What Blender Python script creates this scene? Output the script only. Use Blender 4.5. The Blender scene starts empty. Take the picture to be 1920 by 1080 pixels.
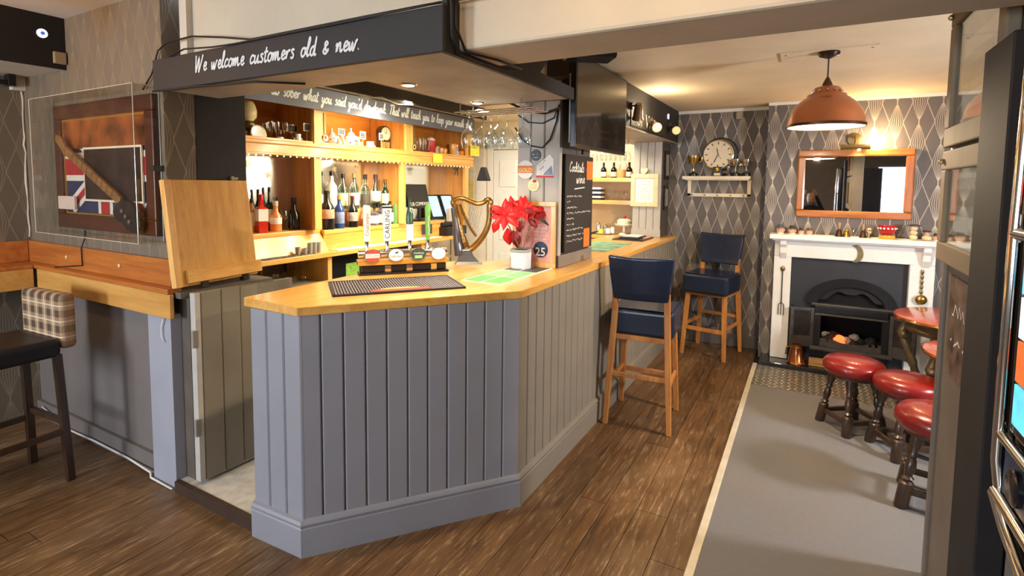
import bpy, bmesh, math, random
from mathutils import Vector, Matrix
random.seed(7)
PI = math.pi
SC = bpy.context.scene
COL = SC.collection

# ------------------------------------------------------------------ camera
CAM_H = 1.65
F_PX, CX, CY = 994.2, 960.0, 419.4
YAW, PITCH, ROLL = -0.51005, -0.0736, 0.010366
_f = Vector((math.sin(YAW)*math.cos(PITCH), math.cos(YAW)*math.cos(PITCH), math.sin(PITCH)))
_r = Vector((math.cos(YAW), -math.sin(YAW), 0))
_u = _r.cross(_f)
R_ = _r*math.cos(ROLL) + _u*math.sin(ROLL)
U_ = -_r*math.sin(ROLL) + _u*math.cos(ROLL)
cd = bpy.data.cameras.new('camera')
cam = bpy.data.objects.new('camera', cd)
COL.objects.link(cam)
cd.sensor_width = 36
cd.lens = 36*F_PX/1920
cd.shift_y = -(540-CY)/1920
cd.clip_start = 0.02
cam.matrix_world = Matrix(((R_.x, U_.x, -_f.x, 0), (R_.y, U_.y, -_f.y, 0), (R_.z, U_.z, -_f.z, CAM_H), (0, 0, 0, 1)))
SC.camera = cam

# ------------------------------------------------------------------ world, exposure
SC.view_settings.view_transform = 'Standard'
SC.view_settings.look = 'None'
SC.view_settings.gamma = 1
SC.view_settings.use_curve_mapping = False
SC.view_settings.exposure = 0.52
W = bpy.data.worlds.new('overcast_sky'); SC.world = W
W.use_nodes = True
bg = W.node_tree.nodes['Background']
bg.inputs['Color'].default_value = (0.62, 0.78, 1.0, 1)
bg.inputs['Strength'].default_value = 2.5

# ------------------------------------------------------------------ lights of the place
def area(name, loc, target, sx, sy, power, col):
    d = bpy.data.lights.new(name, 'AREA'); d.shape = 'RECTANGLE'; d.size = sx; d.size_y = sy
    d.energy = power; d.color = col
    o = bpy.data.objects.new(name, d); COL.objects.link(o)
    o.location = loc
    o.rotation_euler = (Vector(target)-Vector(loc)).to_track_quat('-Z', 'Y').to_euler()
    return o
def point(name, loc, power, col, r=0.05):
    d = bpy.data.lights.new(name, 'POINT'); d.energy = power; d.color = col; d.shadow_soft_size = r
    o = bpy.data.objects.new(name, d); COL.objects.link(o); o.location = loc
    return o
def spot(name, loc, target, power, col, size=70, blend=0.5, r=0.03):
    d = bpy.data.lights.new(name, 'SPOT'); d.energy = power; d.color = col; d.spot_size = math.radians(size)
    d.spot_blend = blend; d.shadow_soft_size = r
    o = bpy.data.objects.new(name, d); COL.objects.link(o); o.location = loc
    o.rotation_euler = (Vector(target)-Vector(loc)).to_track_quat('-Z', 'Y').to_euler()
    return o
WARM = (1.0, 0.66, 0.34)
WARM2 = (1.0, 0.78, 0.52)
COOL = (0.82, 0.90, 1.0)
# daylight entering by the windows of the wall behind the photographer
area('window_daylight', (-3.6, -2.42, 1.48), (-1.9, 1.6, 0.5), 0.7, 0.9, 88, COOL)
area('window_daylight', (-1.35, -2.42, 1.48), (-1.3, 1.8, 0.4), 1.3, 1.2, 30, COOL)
area('window_daylight', (1.75, -2.42, 1.48), (0.9, 3.5, 0.3), 1.0, 1.25, 5, COOL)
area('side_window_daylight', (2.22, 3.15, 1.55), (-0.9, 3.5, 0.1), 0.25, 0.3, 60, (0.95, 0.96, 1.0))
# ceiling lamps of the front room
point('ceiling_lamp_light', (-0.35, 0.95, 2.40), 10, WARM2, 0.05)
point('ceiling_lamp_light', (-3.55, 0.55, 2.35), 15, WARM, 0.06)
# strip lamps over the back bar and along the far servery
area('back_bar_strip_light', (-3.12, 3.55, 2.41), (-3.62, 3.55, 1.5), 0.10, 2.3, 34, (1.0, 0.87, 0.64))
area('cubby_strip_light', (-3.66, 3.7, 2.40), (-3.95, 3.7, 1.9), 0.03, 3.2, 48, (1.0, 0.84, 0.56))
area('niche_strip_light', (-3.64, 3.7, 1.845), (-3.78, 3.7, 1.2), 0.03, 3.2, 17, (1.0, 0.85, 0.6))
area('servery_strip_light', (-2.15, 4.9, 2.42), (-2.05, 5.4, 1.2), 0.7, 0.25, 38, (1.0, 0.88, 0.66))
# ------------------------------------------------------------------ pixel -> point on a real plane
CAM = Vector((0, 0, CAM_H))
def ray(px, py):
    return R_*((px-CX)/F_PX) - U_*((py-CY)/F_PX) + _f
def onx(px, py, X): d = ray(px, py); return CAM + d*(X/d.x)
def ony(px, py, Y): d = ray(px, py); return CAM + d*(Y/d.y)
def onz(px, py, Z): d = ray(px, py); return CAM + d*((Z-CAM_H)/d.z)

# ------------------------------------------------------------------ scene helpers
def tag(o, label=None, cat=None, group=None, kind=None):
    if label: o['label'] = label
    if cat: o['category'] = cat
    if group: o['group'] = group
    if kind: o['kind'] = kind
    return o
def thing(name, label, cat, loc=(0, 0, 0), rz=0, group=None):
    o = bpy.data.objects.new(name, None); COL.objects.link(o)
    o.location = loc; o.rotation_euler = (0, 0, rz); o.empty_display_size = 0.05
    return tag(o, label, cat, group)
def copy_tree(o, parent=None):
    c = o.copy(); COL.objects.link(c)
    if parent is not None: c.parent = parent
    for ch in list(o.children): copy_tree(ch, c)
    return c
def frame(o, u, v):
    """matrix with origin o, x axis u, y axis v, z axis u x v"""
    u = Vector(u).normalized(); v = Vector(v).normalized(); n = u.cross(v).normalized(); v = n.cross(u)
    o = Vector(o)
    return Matrix(((u.x, v.x, n.x, o.x), (u.y, v.y, n.y, o.y), (u.z, v.z, n.z, o.z), (0, 0, 0, 1)))
def face_cam(o): return frame(o, (1, 0, 0), (0, 0, 1))          # sheet standing, facing -Y
def face_room(o): return frame(o, (0, 1, 0), (0, 0, 1))         # sheet standing, facing +X
class MB:
    def __init__(s, M=None): s.v = []; s.f = []; s.M = M or Matrix.Identity(4); s.mi = []; s.cur = 0
    def add(s, vs, fs):
        b = len(s.v)
        s.v += [s.M @ Vector(p) for p in vs]
        s.f += [tuple(i+b for i in f) for f in fs]; s.mi += [s.cur]*len(fs)
        return s
    def box(s, a, b):
        x0, x1 = sorted((a[0], b[0])); y0, y1 = sorted((a[1], b[1])); z0, z1 = sorted((a[2], b[2]))
        return s.add([(x0, y0, z0), (x1, y0, z0), (x1, y1, z0), (x0, y1, z0), (x0, y0, z1), (x1, y0, z1), (x1, y1, z1), (x0, y1, z1)],
                     [(0, 3, 2, 1), (4, 5, 6, 7), (0, 1, 5, 4), (1, 2, 6, 5), (2, 3, 7, 6), (3, 0, 4, 7)])
    def cbox(s, c, d): return s.box([c[i]-d[i]/2 for i in range(3)], [c[i]+d[i]/2 for i in range(3)])
    def prism(s, pts, z0, z1):
        n = len(pts)
        A = sum(pts[i][0]*pts[(i+1) % n][1]-pts[(i+1) % n][0]*pts[i][1] for i in range(n))
        if A < 0: pts = pts[::-1]
        return s.add([(p[0], p[1], z0) for p in pts]+[(p[0], p[1], z1) for p in pts],
                     [tuple(range(n))[::-1], tuple(range(n, 2*n))]+[(i, (i+1) % n, n+(i+1) % n, n+i) for i in range(n)])
    def loft(s, rings, cap=True, closed=True):
        n = len(rings[0]); vs = [p for r in rings for p in r]; fs = []
        m = n if closed else n-1
        for k in range(len(rings)-1):
            for i in range(m):
                j = (i+1) % n
                fs.append((k*n+i, k*n+j, (k+1)*n+j, (k+1)*n+i))
        if cap: fs += [tuple(range(n))[::-1], tuple(range((len(rings)-1)*n, len(rings)*n))]
        return s.add(vs, fs)
    def lathe(s, prof, n=20, c=(0, 0, 0), sx=1, sy=1, cap=True):
        rings = [[(c[0]+r*math.cos(2*PI*i/n)*sx, c[1]+r*math.sin(2*PI*i/n)*sy, c[2]+z) for i in range(n)] for r, z in prof]
        return s.loft(rings, cap)
    def tube(s, path, r, n=8, cap=True):
        P = [Vector(p) for p in path]; rings = []
        rr = r if isinstance(r, (list, tuple)) else [r]*len(P)
        t0 = (P[1]-P[0]).normalized(); up = Vector((0, 0, 1)) if abs(t0.z) < .9 else Vector((1, 0, 0))
        a = t0.cross(up).normalized()
        for k, p in enumerate(P):
            t = (P[min(k+1, len(P)-1)]-P[max(k-1, 0)]).normalized()
            a = (a-t*a.dot(t)).normalized(); b = t.cross(a)
            rings.append([p+(a*math.cos(2*PI*i/n)+b*math.sin(2*PI*i/n))*rr[k] for i in range(n)])
        return s.loft(rings, cap)
    def cyl(s, p0, p1, r0, r1=None, n=14):
        return s.tube([p0, p1], [r0, r0 if r1 is None else r1], n)
    def bar(s, p0, p1, w, h, up=(0, 0, 1)):
        p0 = Vector(p0); p1 = Vector(p1); t = (p1-p0).normalized(); a = t.cross(Vector(up)).normalized(); b = a.cross(t)
        q = lambda p, i, j: p+a*(i*w/2)+b*(j*h/2)
        return s.loft([[q(p, -1, -1), q(p, 1, -1), q(p, 1, 1), q(p, -1, 1)] for p in (p0, p1)])
    def sphere(s, c, r, nu=14, nv=8, sx=1, sy=1, sz=1):
        rings = []
        for k in range(nv+1):
            a = -PI/2+PI*k/nv; rr = max(r*math.cos(a), 1e-4)
            rings.append([(c[0]+rr*math.cos(2*PI*i/nu)*sx, c[1]+rr*math.sin(2*PI*i/nu)*sy, c[2]+r*math.sin(a)*sz) for i in range(nu)])
        return s.loft(rings)
    def quad(s, a, b, c, d): return s.add([a, b, c, d], [(0, 1, 2, 3)])
    def ribbon(s, path, w):
        """flat stroke in the local xy plane, each stroke a hair above the last"""
        s.rz = getattr(s, 'rz', 0)+.00012
        p = [path[0]]
        for q in path[1:]:
            if math.hypot(q[0]-p[-1][0], q[1]-p[-1][1]) > 1e-5: p.append(q)
        if len(p) < 2: return s
        n = len(p); vs = []
        for i in range(n):
            a, b = p[max(i-1, 0)], p[min(i+1, n-1)]; L = math.hypot(b[0]-a[0], b[1]-a[1]) or 1e-6
            nx, ny = -(b[1]-a[1])/L*w/2, (b[0]-a[0])/L*w/2; z = s.rz % .0012+i*.00002
            vs += [(p[i][0]-nx, p[i][1]-ny, z), (p[i][0]+nx, p[i][1]+ny, z)]
        return s.add(vs, [(2*i, 2*i+2, 2*i+3, 2*i+1) for i in range(n-1)])
    def mesh(s, name, mat, smooth=False):
        me = bpy.data.meshes.new(name); me.from_pydata([tuple(p) for p in s.v], [], s.f)
        ms = mat if isinstance(mat, (list, tuple)) else [mat]
        for m in ms: me.materials.append(m)
        if len(ms) > 1: me.polygons.foreach_set('material_index', s.mi)
        if smooth: me.polygons.foreach_set('use_smooth', [True]*len(me.polygons))
        me.update()
        return me
    def build(s, name, mat, parent=None, smooth=False, bevel=0, seg=2, ang=40, label=None):
        o = bpy.data.objects.new(name, s.mesh(name, mat, smooth)); COL.objects.link(o)
        if parent is not None: o.parent = parent
        if smooth and smooth != 'all':
            m = o.modifiers.new('es', 'EDGE_SPLIT'); m.split_angle = math.radians(ang)
        if bevel:
            m = o.modifiers.new('bev', 'BEVEL'); m.width = bevel; m.segments = seg; m.limit_method = 'ANGLE'; m.angle_limit = math.radians(35)
        if label: o['label'] = label
        return o
def inst(name, me, parent, loc=(0, 0, 0), rot=(0, 0, 0), scale=(1, 1, 1)):
    o = bpy.data.objects.new(name, me); COL.objects.link(o); o.parent = parent
    o.location = loc; o.rotation_euler = rot; o.scale = scale
    return o
def struct(name, mb, mat, parent=None, bevel=0, label=None):
    o = mb.build(name, mat, parent, bevel=bevel)
    if parent is None: o['kind'] = 'structure'
    if label: o['label'] = label
    return o

# ------------------------------------------------------------------ lettering
def text_mb(mb, txt, size, M, align='CENTER', shear=0, space=1.0, bold=0.0, sx=1.0):
    cu = bpy.data.curves.new('lettering', 'FONT'); cu.body = txt; cu.size = size; cu.align_x = align; cu.align_y = 'CENTER'
    cu.shear = shear; cu.space_character = space; cu.offset = bold; cu.resolution_u = 2
    o = bpy.data.objects.new('lettering', cu)
    me = bpy.data.meshes.new_from_object(o)
    old = mb.M; mb.M = M
    mb.add([(v.co.x*sx, v.co.y, 0) for v in me.vertices], [tuple(p.vertices) for p in me.polygons])
    mb.M = old
    bpy.data.objects.remove(o); bpy.data.curves.remove(cu); bpy.data.meshes.remove(me)
    return mb
def lettering(txt, size, M, mat, parent, lift=0.0015, **k):
    mb = MB(); text_mb(mb, txt, size, M @ Matrix.Translation((0, 0, lift)), **k)
    return mb.build('lettering', mat, parent)
# hand-painted script, one stroke list per letter (x to the right, x-height = 1)
GL = {
 'a': (.9, [[(.75, .85), (.5, 1), (.2, .75), (.12, .35), (.3, .02), (.55, .2), (.75, .85), (.72, .25), (.85, 0), (1, .15)]]),
 'b': (.85, [[(0, .2), (.35, 1.3), (.38, 2), (.2, 1.9), (.15, .6), (.25, .05), (.55, .05), (.75, .5), (.6, .9), (.35, .7)]]),
 'c': (.75, [[(.7, .8), (.5, 1), (.22, .75), (.15, .3), (.35, .02), (.75, .25)]]),
 'd': (.9, [[(.7, .8), (.5, 1), (.2, .75), (.12, .35), (.3, .02), (.6, .3), (.85, 2), (.72, .4), (.8, 0), (1, .15)]]),
 'e': (.75, [[(.12, .4), (.5, .55), (.6, .85), (.4, 1), (.18, .7), (.18, .25), (.4, 0), (.78, .25)]]),
 'h': (.95, [[(0, .2), (.4, 1.4), (.38, 2), (.22, 1.7), (.12, 0), (.3, .7), (.55, .95), (.65, .7), (.62, .2), (.75, 0), (.95, .2)]]),
 'i': (.45, [[(.1, .3), (.25, .95), (.18, .2), (.3, 0), (.5, .2)], [(.34, 1.45), (.38, 1.55)]]),
 'k': (.9, [[(0, .2), (.4, 1.4), (.38, 2), (.22, 1.7), (.12, 0), (.2, .5), (.6, 1), (.62, .75), (.25, .5), (.5, .2), (.7, 0), (.95, .2)]]),
 'l': (.5, [[(0, .2), (.4, 1.4), (.4, 2), (.25, 1.8), (.15, .4), (.25, 0), (.5, .2)]]),
 'm': (1.35, [[(0, .6), (.15, .95), (.1, 0), (.3, .75), (.48, .95), (.5, .4), (.46, 0), (.7, .8), (.88, .95), (.9, .3), (1.02, 0), (1.3, .25)]]),
 'n': (.95, [[(0, .6), (.15, .95), (.1, 0), (.32, .75), (.55, .95), (.6, .3), (.7, 0), (.95, .25)]]),
 'o': (.85, [[(.55, 1), (.25, .85), (.12, .4), (.3, .02), (.6, .15), (.72, .6), (.55, 1), (.7, .85), (.95, .9)]]),
 'p': (.9, [[(.05, .6), (.2, .95), (.05, -.8), (.2, .6), (.5, 1), (.72, .6), (.5, .05), (.2, .2)]]),
 'r': (.7, [[(0, .5), (.18, .95), (.12, 0), (.25, .65), (.5, .95), (.68, .85)]]),
 's': (.7, [[(.6, .85), (.4, 1), (.2, .8), (.55, .35), (.4, .02), (.1, .12)]]),
 't': (.6, [[(.35, 1.7), (.2, .4), (.3, 0), (.6, .2)], [(0, 1.1), (.65, 1.2)]]),
 'u': (.95, [[(.05, .7), (.15, .95), (.12, .25), (.28, 0), (.52, .3), (.7, .95), (.62, .25), (.75, 0), (.98, .2)]]),
 'v': (.8, [[(.05, .9), (.15, .9), (.3, 0), (.6, .9), (.8, .95)]]),
 'w': (1.2, [[(.05, .9), (.12, .2), (.28, 0), (.5, .85), (.55, .1), (.7, 0), (.95, .9), (1.15, .95)]]),
 'y': (.9, [[(.05, .7), (.15, .95), (.15, .3), (.35, .1), (.6, .5), (.7, .95), (.5, -.5), (.25, -.85), (.15, -.6), (.5, -.1), (.95, .2)]]),
 'W': (1.7, [[(.1, 2), (.25, .1), (.35, 0), (.75, 1.8), (.85, 0), (.95, .05), (1.5, 2)]]),
 'T': (1.1, [[(.1, 1.8), (.5, 1.95), (1.25, 2)], [(.7, 1.95), (.4, 0)]]),
 'A': (1.2, [[(.05, 0), (.75, 2), (.9, 0), (1.1, .1)], [(.2, .7), (1, .8)]]),
 'C': (1.1, [[(1.05, 1.6), (.8, 2), (.35, 1.5), (.15, .6), (.4, 0), (1, .35)]]),
 '&': (1.15, [[(.95, .35), (.6, 0), (.25, .25), (.55, .8), (.8, 1.05), (.6, 1.3), (.4, 1.05), (.55, .6), (.7, .25), (1, .5)]]),
 '.': (.4, [[(.1, .02), (.16, .08)]]),
 "'": (.3, [[(.25, 2), (.2, 1.6)]]),
 '+': (.8, [[(.1, .6), (.7, .6)], [(.4, .95), (.4, .25)]]),
 ' ': (.85, []),
}
def smooth_path(p, k=3):
    if len(p) < 3: return p
    out = []
    for i in range(len(p)-1):
        p0 = p[max(i-1, 0)]; p1 = p[i]; p2 = p[i+1]; p3 = p[min(i+2, len(p)-1)]
        for j in range(k):
            t = j/k
            out.append(tuple(.5*((2*p1[a])+(-p0[a]+p2[a])*t+(2*p0[a]-5*p1[a]+4*p2[a]-p3[a])*t*t+(-p0[a]+3*p1[a]-3*p2[a]+p3[a])*t**3) for a in (0, 1)))
    return out+[p[-1]]
def script_width(txt): return sum(GL[c][0] for c in txt)
def script(mb, txt, M, width, xh, w, slant=.18):
    """write txt in brush script from the local origin, width wide, x-height xh"""
    sx = width/script_width(txt); x = 0
    old = mb.M; mb.M = M
    for c in txt:
        adv, strokes = GL[c]
        for st in strokes:
            mb.ribbon([((x+px)*sx+py*xh*slant, py*xh) for px, py in smooth_path(st)], w)
        x += adv
    mb.M = old
    return mb
def scribble(mb, M, x, y, w, h, t, rnd):
    """a line of small writing that cannot be read"""
    old = mb.M; mb.M = M; p = []; cx = x
    while cx < x+w:
        if rnd.random() < .12 and p:
            if len(p) > 1: mb.ribbon(p, t)
            p = []; cx += h*.5; continue
        p.append((cx, y+rnd.uniform(0, h))); cx += h*rnd.uniform(.25, .5)
    if len(p) > 1: mb.ribbon(p, t)
    mb.M = old

# ------------------------------------------------------------------ procedural materials
def lin(c):
    if isinstance(c, str): c = [int(c[i:i+2], 16)/255 for i in (1, 3, 5)]
    return tuple((x/12.92 if x <= .04045 else ((x+.055)/1.055)**2.4) for x in c)
MATS = {}
class NT:
    """small helper that writes node maths"""
    def __init__(s, nt): s.nt = nt
    def n(s, t, **k):
        o = s.nt.nodes.new(t)
        for a, b in k.items(): setattr(o, a, b)
        return o
    def put(s, sock, v):
        if hasattr(v, 'links') or hasattr(v, 'is_linked'): s.nt.links.new(v, sock)
        else: sock.default_value = v
    def m(s, op, a, b=None, c=None):
        o = s.n('ShaderNodeMath', operation=op)
        for i, v in enumerate((a, b, c)):
            if v is not None: s.put(o.inputs[i], v)
        return o.outputs[0]
    def mix(s, f, a, b):
        o = s.n('ShaderNodeMix', data_type='RGBA')
        s.put(o.inputs[0], f); s.put(o.inputs[6], a); s.put(o.inputs[7], b)
        return o.outputs[2]
    def noise(s, vec, scale, detail=3, rough=.55):
        o = s.n('ShaderNodeTexNoise'); s.put(o.inputs['Vector'], vec); o.inputs['Scale'].default_value = scale
        o.inputs['Detail'].default_value = detail; o.inputs['Roughness'].default_value = rough
        return o.outputs[0]
    def mapping(s, vec, scale=(1, 1, 1), loc=(0, 0, 0), rot=(0, 0, 0)):
        o = s.n('ShaderNodeMapping'); s.put(o.inputs['Vector'], vec); o.inputs['Scale'].default_value = scale
        o.inputs['Location'].default_value = loc; o.inputs['Rotation'].default_value = rot
        return o.outputs[0]
    def coord(s, which='Object'): return s.n('ShaderNodeTexCoord').outputs[which]
    def ramp(s, f, lo, hi):
        o = s.n('ShaderNodeMapRange'); s.put(o.inputs[0], f); o.inputs[1].default_value = lo; o.inputs[2].default_value = hi
        return o.outputs[0]
    def bump(s, h, strength, dist=.002):
        o = s.n('ShaderNodeBump'); s.put(o.inputs['Height'], h); o.inputs['Strength'].default_value = strength; o.inputs['Distance'].default_value = dist
        return o.outputs[0]
def base(name):
    m = bpy.data.materials.new(name); m.use_nodes = True
    nt = m.node_tree; b = nt.nodes['Principled BSDF']
    return m, NT(nt), b
def sc(c, k): return tuple(min(1, x*k) for x in c[:3])+(1,)
def pm(name, col, rough=.5, metal=0, var=.08, vs=8, bump=0, bs=60, trans=0, emis=None, estr=0, coat=0, ior=1.45, spec=.5, alpha=1):
    """plain painted / metal / plastic surface with a little unevenness"""
    if name in MATS: return MATS[name]
    m, N, b = base(name); c = lin(col)
    co = N.coord()
    if var:
        n = N.noise(co, vs, 4)
        N.put(b.inputs['Base Color'], N.mix(N.ramp(n, .3, .7), sc(c, 1-var), sc(c, 1+var)))
    else: b.inputs['Base Color'].default_value = c+(1,)
    b.inputs['Roughness'].default_value = rough; b.inputs['Metallic'].default_value = metal
    b.inputs['Transmission Weight'].default_value = trans; b.inputs['IOR'].default_value = ior
    b.inputs['Coat Weight'].default_value = coat; b.inputs['Specular IOR Level'].default_value = spec
    if bump: N.put(b.inputs['Normal'], N.bump(N.noise(co, bs, 3), bump))
    if emis: b.inputs['Emission Color'].default_value = lin(emis)+(1,); b.inputs['Emission Strength'].default_value = estr
    if alpha < 1: b.inputs['Alpha'].default_value = alpha
    MATS[name] = m
    return m
def wood(name, c1, c2, axis='x', rough=.4, scale=1.0, knots=.0, coat=0, bump=.15, per_object=True, stretch=14):
    if name in MATS: return MATS[name]
    m, N, b = base(name); c1 = lin(c1); c2 = lin(c2)
    co = N.coord()
    if per_object:
        oi = N.n('ShaderNodeObjectInfo'); add = N.n('ShaderNodeVectorMath', operation='ADD')
        cmb = N.n('ShaderNodeCombineXYZ')
        r10 = N.m('MULTIPLY', oi.outputs['Random'], 37.)
        for i in range(3): N.put(cmb.inputs[i], r10)
        N.put(add.inputs[0], co); N.put(add.inputs[1], cmb.outputs[0]); co = add.outputs[0]
    s = [stretch*scale]*3; s['xyz'.index(axis)] = 1.1*scale
    mp = N.mapping(co, tuple(s))
    g = N.noise(mp, 1.6, 5, .6)
    s2 = [x*6 for x in s]; g2 = N.noise(N.mapping(co, tuple(s2)), 1.5, 3)
    f = N.m('ADD', N.m('MULTIPLY', g, .75), N.m('MULTIPLY', g2, .25))
    colr = N.mix(N.ramp(f, .36, .64), c1+(1,), c2+(1,))
    if knots:
        vo = N.n('ShaderNodeTexVoronoi'); k = [3.2*scale]*3; k['xyz'.index(axis)] = 1.5*scale
        N.put(vo.inputs['Vector'], N.mapping(co, tuple(k))); vo.inputs['Scale'].default_value = 1.6
        kf = N.m('MULTIPLY', N.m('SUBTRACT', 1., N.ramp(vo.outputs['Distance'], .02, .10)), knots)
        colr = N.mix(kf, colr, sc(c1, .35))
    N.put(b.inputs['Base Color'], colr)
    b.inputs['Roughness'].default_value = rough; b.inputs['Coat Weight'].default_value = coat; b.inputs['Coat Roughness'].default_value = .15
    if bump: N.put(b.inputs['Normal'], N.bump(g2, bump, .0015))
    MATS[name] = m
    return m
def glass(name, col=(.95, .97, .97), rough=.02, edge=.56):
    """thin clear glass: mostly clear with mirror-like glints"""
    if name in MATS: return MATS[name]
    m, N, b = base(name)
    nt = m.node_tree; out = nt.nodes['Material Output']
    t = N.n('ShaderNodeBsdfTransparent'); t.inputs[0].default_value = lin(col)+(1,)
    g = N.n('ShaderNodeBsdfGlossy'); g.inputs['Roughness'].default_value = rough; g.inputs[0].default_value = (1, 1, 1, 1)
    lw = N.n('ShaderNodeLayerWeight'); lw.inputs[0].default_value = .35
    mx = N.n('ShaderNodeMixShader')
    f = N.m('MULTIPLY_ADD', lw.outputs['Facing'], edge, .04)
    N.put(mx.inputs[0], f); N.put(mx.inputs[1], t.outputs[0]); N.put(mx.inputs[2], g.outputs[0])
    nt.links.new(mx.outputs[0], out.inputs[0]); nt.nodes.remove(b)
    MATS[name] = m
    return m
def wallpaper(name, swap, ground, line, du=.155, dv=.34, off=(0, 0)):
    """grey paper printed with string-art spindles inside a lattice of diamonds"""
    m, N, b = base(name)
    sx = N.n('ShaderNodeSeparateXYZ'); N.put(sx.inputs[0], N.n('ShaderNodeNewGeometry').outputs['Position'])
    u = N.m('DIVIDE', N.m('ADD', sx.outputs[1 if swap else 0], off[0]+20*du), du); v = N.m('DIVIDE', N.m('ADD', sx.outputs[2], off[1]), dv)
    col = N.m('ROUND', u); x = N.m('ABSOLUTE', N.m('SUBTRACT', u, col))             # 0..0.5 from the column line
    odd = N.m('MODULO', N.m('ABSOLUTE', col), 2.)
    vv = N.m('FRACT', N.m('ADD', v, N.m('MULTIPLY', odd, .5)))
    y = N.m('ABSOLUTE', N.m('SUBTRACT', vv, .5))                                     # 0 mid spindle .. 0.5 node
    env = N.m('MULTIPLY', N.m('POWER', N.m('MAXIMUM', N.m('SUBTRACT', 1., N.m('MULTIPLY', y, 2.25)), .001), .8), .30)
    env = N.m('ADD', env, .022)
    k = N.m('DIVIDE', x, env)                                                        # 0 axis .. 1 rim of the spindle
    st = N.m('ABSOLUTE', N.m('SUBTRACT', N.m('FRACT', N.m('ADD', N.m('MULTIPLY', k, 3.), .5)), .5))
    dist = N.m('MULTIPLY', N.m('MULTIPLY', st, env), 1/3.)                           # distance in units of du
    strings = N.m('MULTIPLY', N.m('LESS_THAN', dist, .0125), N.m('LESS_THAN', k, 1.1))
    l1 = N.m('ABSOLUTE', N.m('SUBTRACT', x, N.m('ADD', .3, N.m('MULTIPLY', y, .8))))
    y2 = N.m('SUBTRACT', .5, y)
    l2 = N.m('ABSOLUTE', N.m('SUBTRACT', x, N.m('SUBTRACT', .7, N.m('MULTIPLY', y2, .8))))
    lat = N.m('LESS_THAN', N.m('MINIMUM', l1, l2), .024)
    f = N.m('MAXIMUM', N.m('MULTIPLY', strings, .9), N.m('MULTIPLY', lat, .7))
    n = N.noise(N.coord(), 9, 3)
    g = N.mix(n, sc(lin(ground), .82), sc(lin(ground), 1.15))
    N.put(b.inputs['Base Color'], N.mix(f, g, lin(line)+(1,)))
    N.put(b.inputs['Roughness'], N.m('SUBTRACT', .62, N.m('MULTIPLY', f, .25)))
    N.put(b.inputs['Metallic'], N.m('MULTIPLY', f, .25))
    N.put(b.inputs['Normal'], N.bump(N.noise(N.coord(), 160, 2), .12))
    return m
# ------------------------------------------------------------------ materials of the setting
M_cream = pm('cream_plaster', '#cdbfa8', .8, var=.06, vs=3, bump=.25, bs=35)
M_ceil = pm('textured_ceiling', '#e0d0b0', .75, var=.07, vs=2.5, bump=.5, bs=28)
M_ceilf = pm('front_ceiling', '#cbc2b4', .85, var=.05, vs=3, bump=.2, bs=40)
M_greyw = pm('grey_wall_paint', '#726963', .7, var=.1, vs=3)
M_black = pm('black_paint', '#262322', .62, var=.18, vs=6, bump=.1, bs=40)
M_blk2 = pm('black_gloss', '#141315', .3, var=.05)
M_panel = pm('cool_lit_grey_paint', '#8d8c91', .42, var=.04, vs=5, bump=.06, bs=90)  # bar grey with the cool daylight on its front painted in
M_panel2 = pm('warm_lit_grey_paint', '#7f776b', .5, var=.06, vs=5, bump=.06, bs=90)  # same bar grey, the warmer dimmer light on its side painted in
M_post = pm('pale_grey_paint', '#9a9aa2', .5, var=.05, vs=4)
M_white = pm('white_gloss_paint', '#e4e1da', .35, var=.03, vs=6)
M_wall = wallpaper('string_art_wallpaper', False, '#625c59', '#b9ad9b')
M_wallL = wallpaper('string_art_wallpaper_warm_lit', False, '#6f6352', '#95846a', off=(.05, .1))  # lamp warmth painted in: browner ground and fainter lines than the far paper
M_wallS = wallpaper('string_art_wallpaper_side', True, '#655a4c', '#93846f')
M_pine = wood('honey_pine', '#cb8f3c', '#e6b261', 'y', .32, 1., knots=.55, coat=.35)
M_pinex = wood('honey_pine_x', '#cb8f3c', '#e6b261', 'x', .32, 1., knots=.55, coat=.35)
M_pinez = wood('honey_pine_z', '#d39a48', '#ecbd70', 'z', .4, 1., knots=.5, coat=.2)
M_red = wood('orange_stained_wood', '#9c5524', '#bd7434', 'x', .35, 1., coat=.3)
M_oak = wood('plain_oak_board', '#b98540', '#cf9d55', 'x', .4, .8)
M_dkwood = wood('dark_wood', '#2c1c13', '#46301f', 'z', .35, 1., coat=.3)
M_soffit = pm('worn_soffit_paint', '#8f8575', .45, var=.2, vs=5, bump=.2, bs=25)

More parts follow.
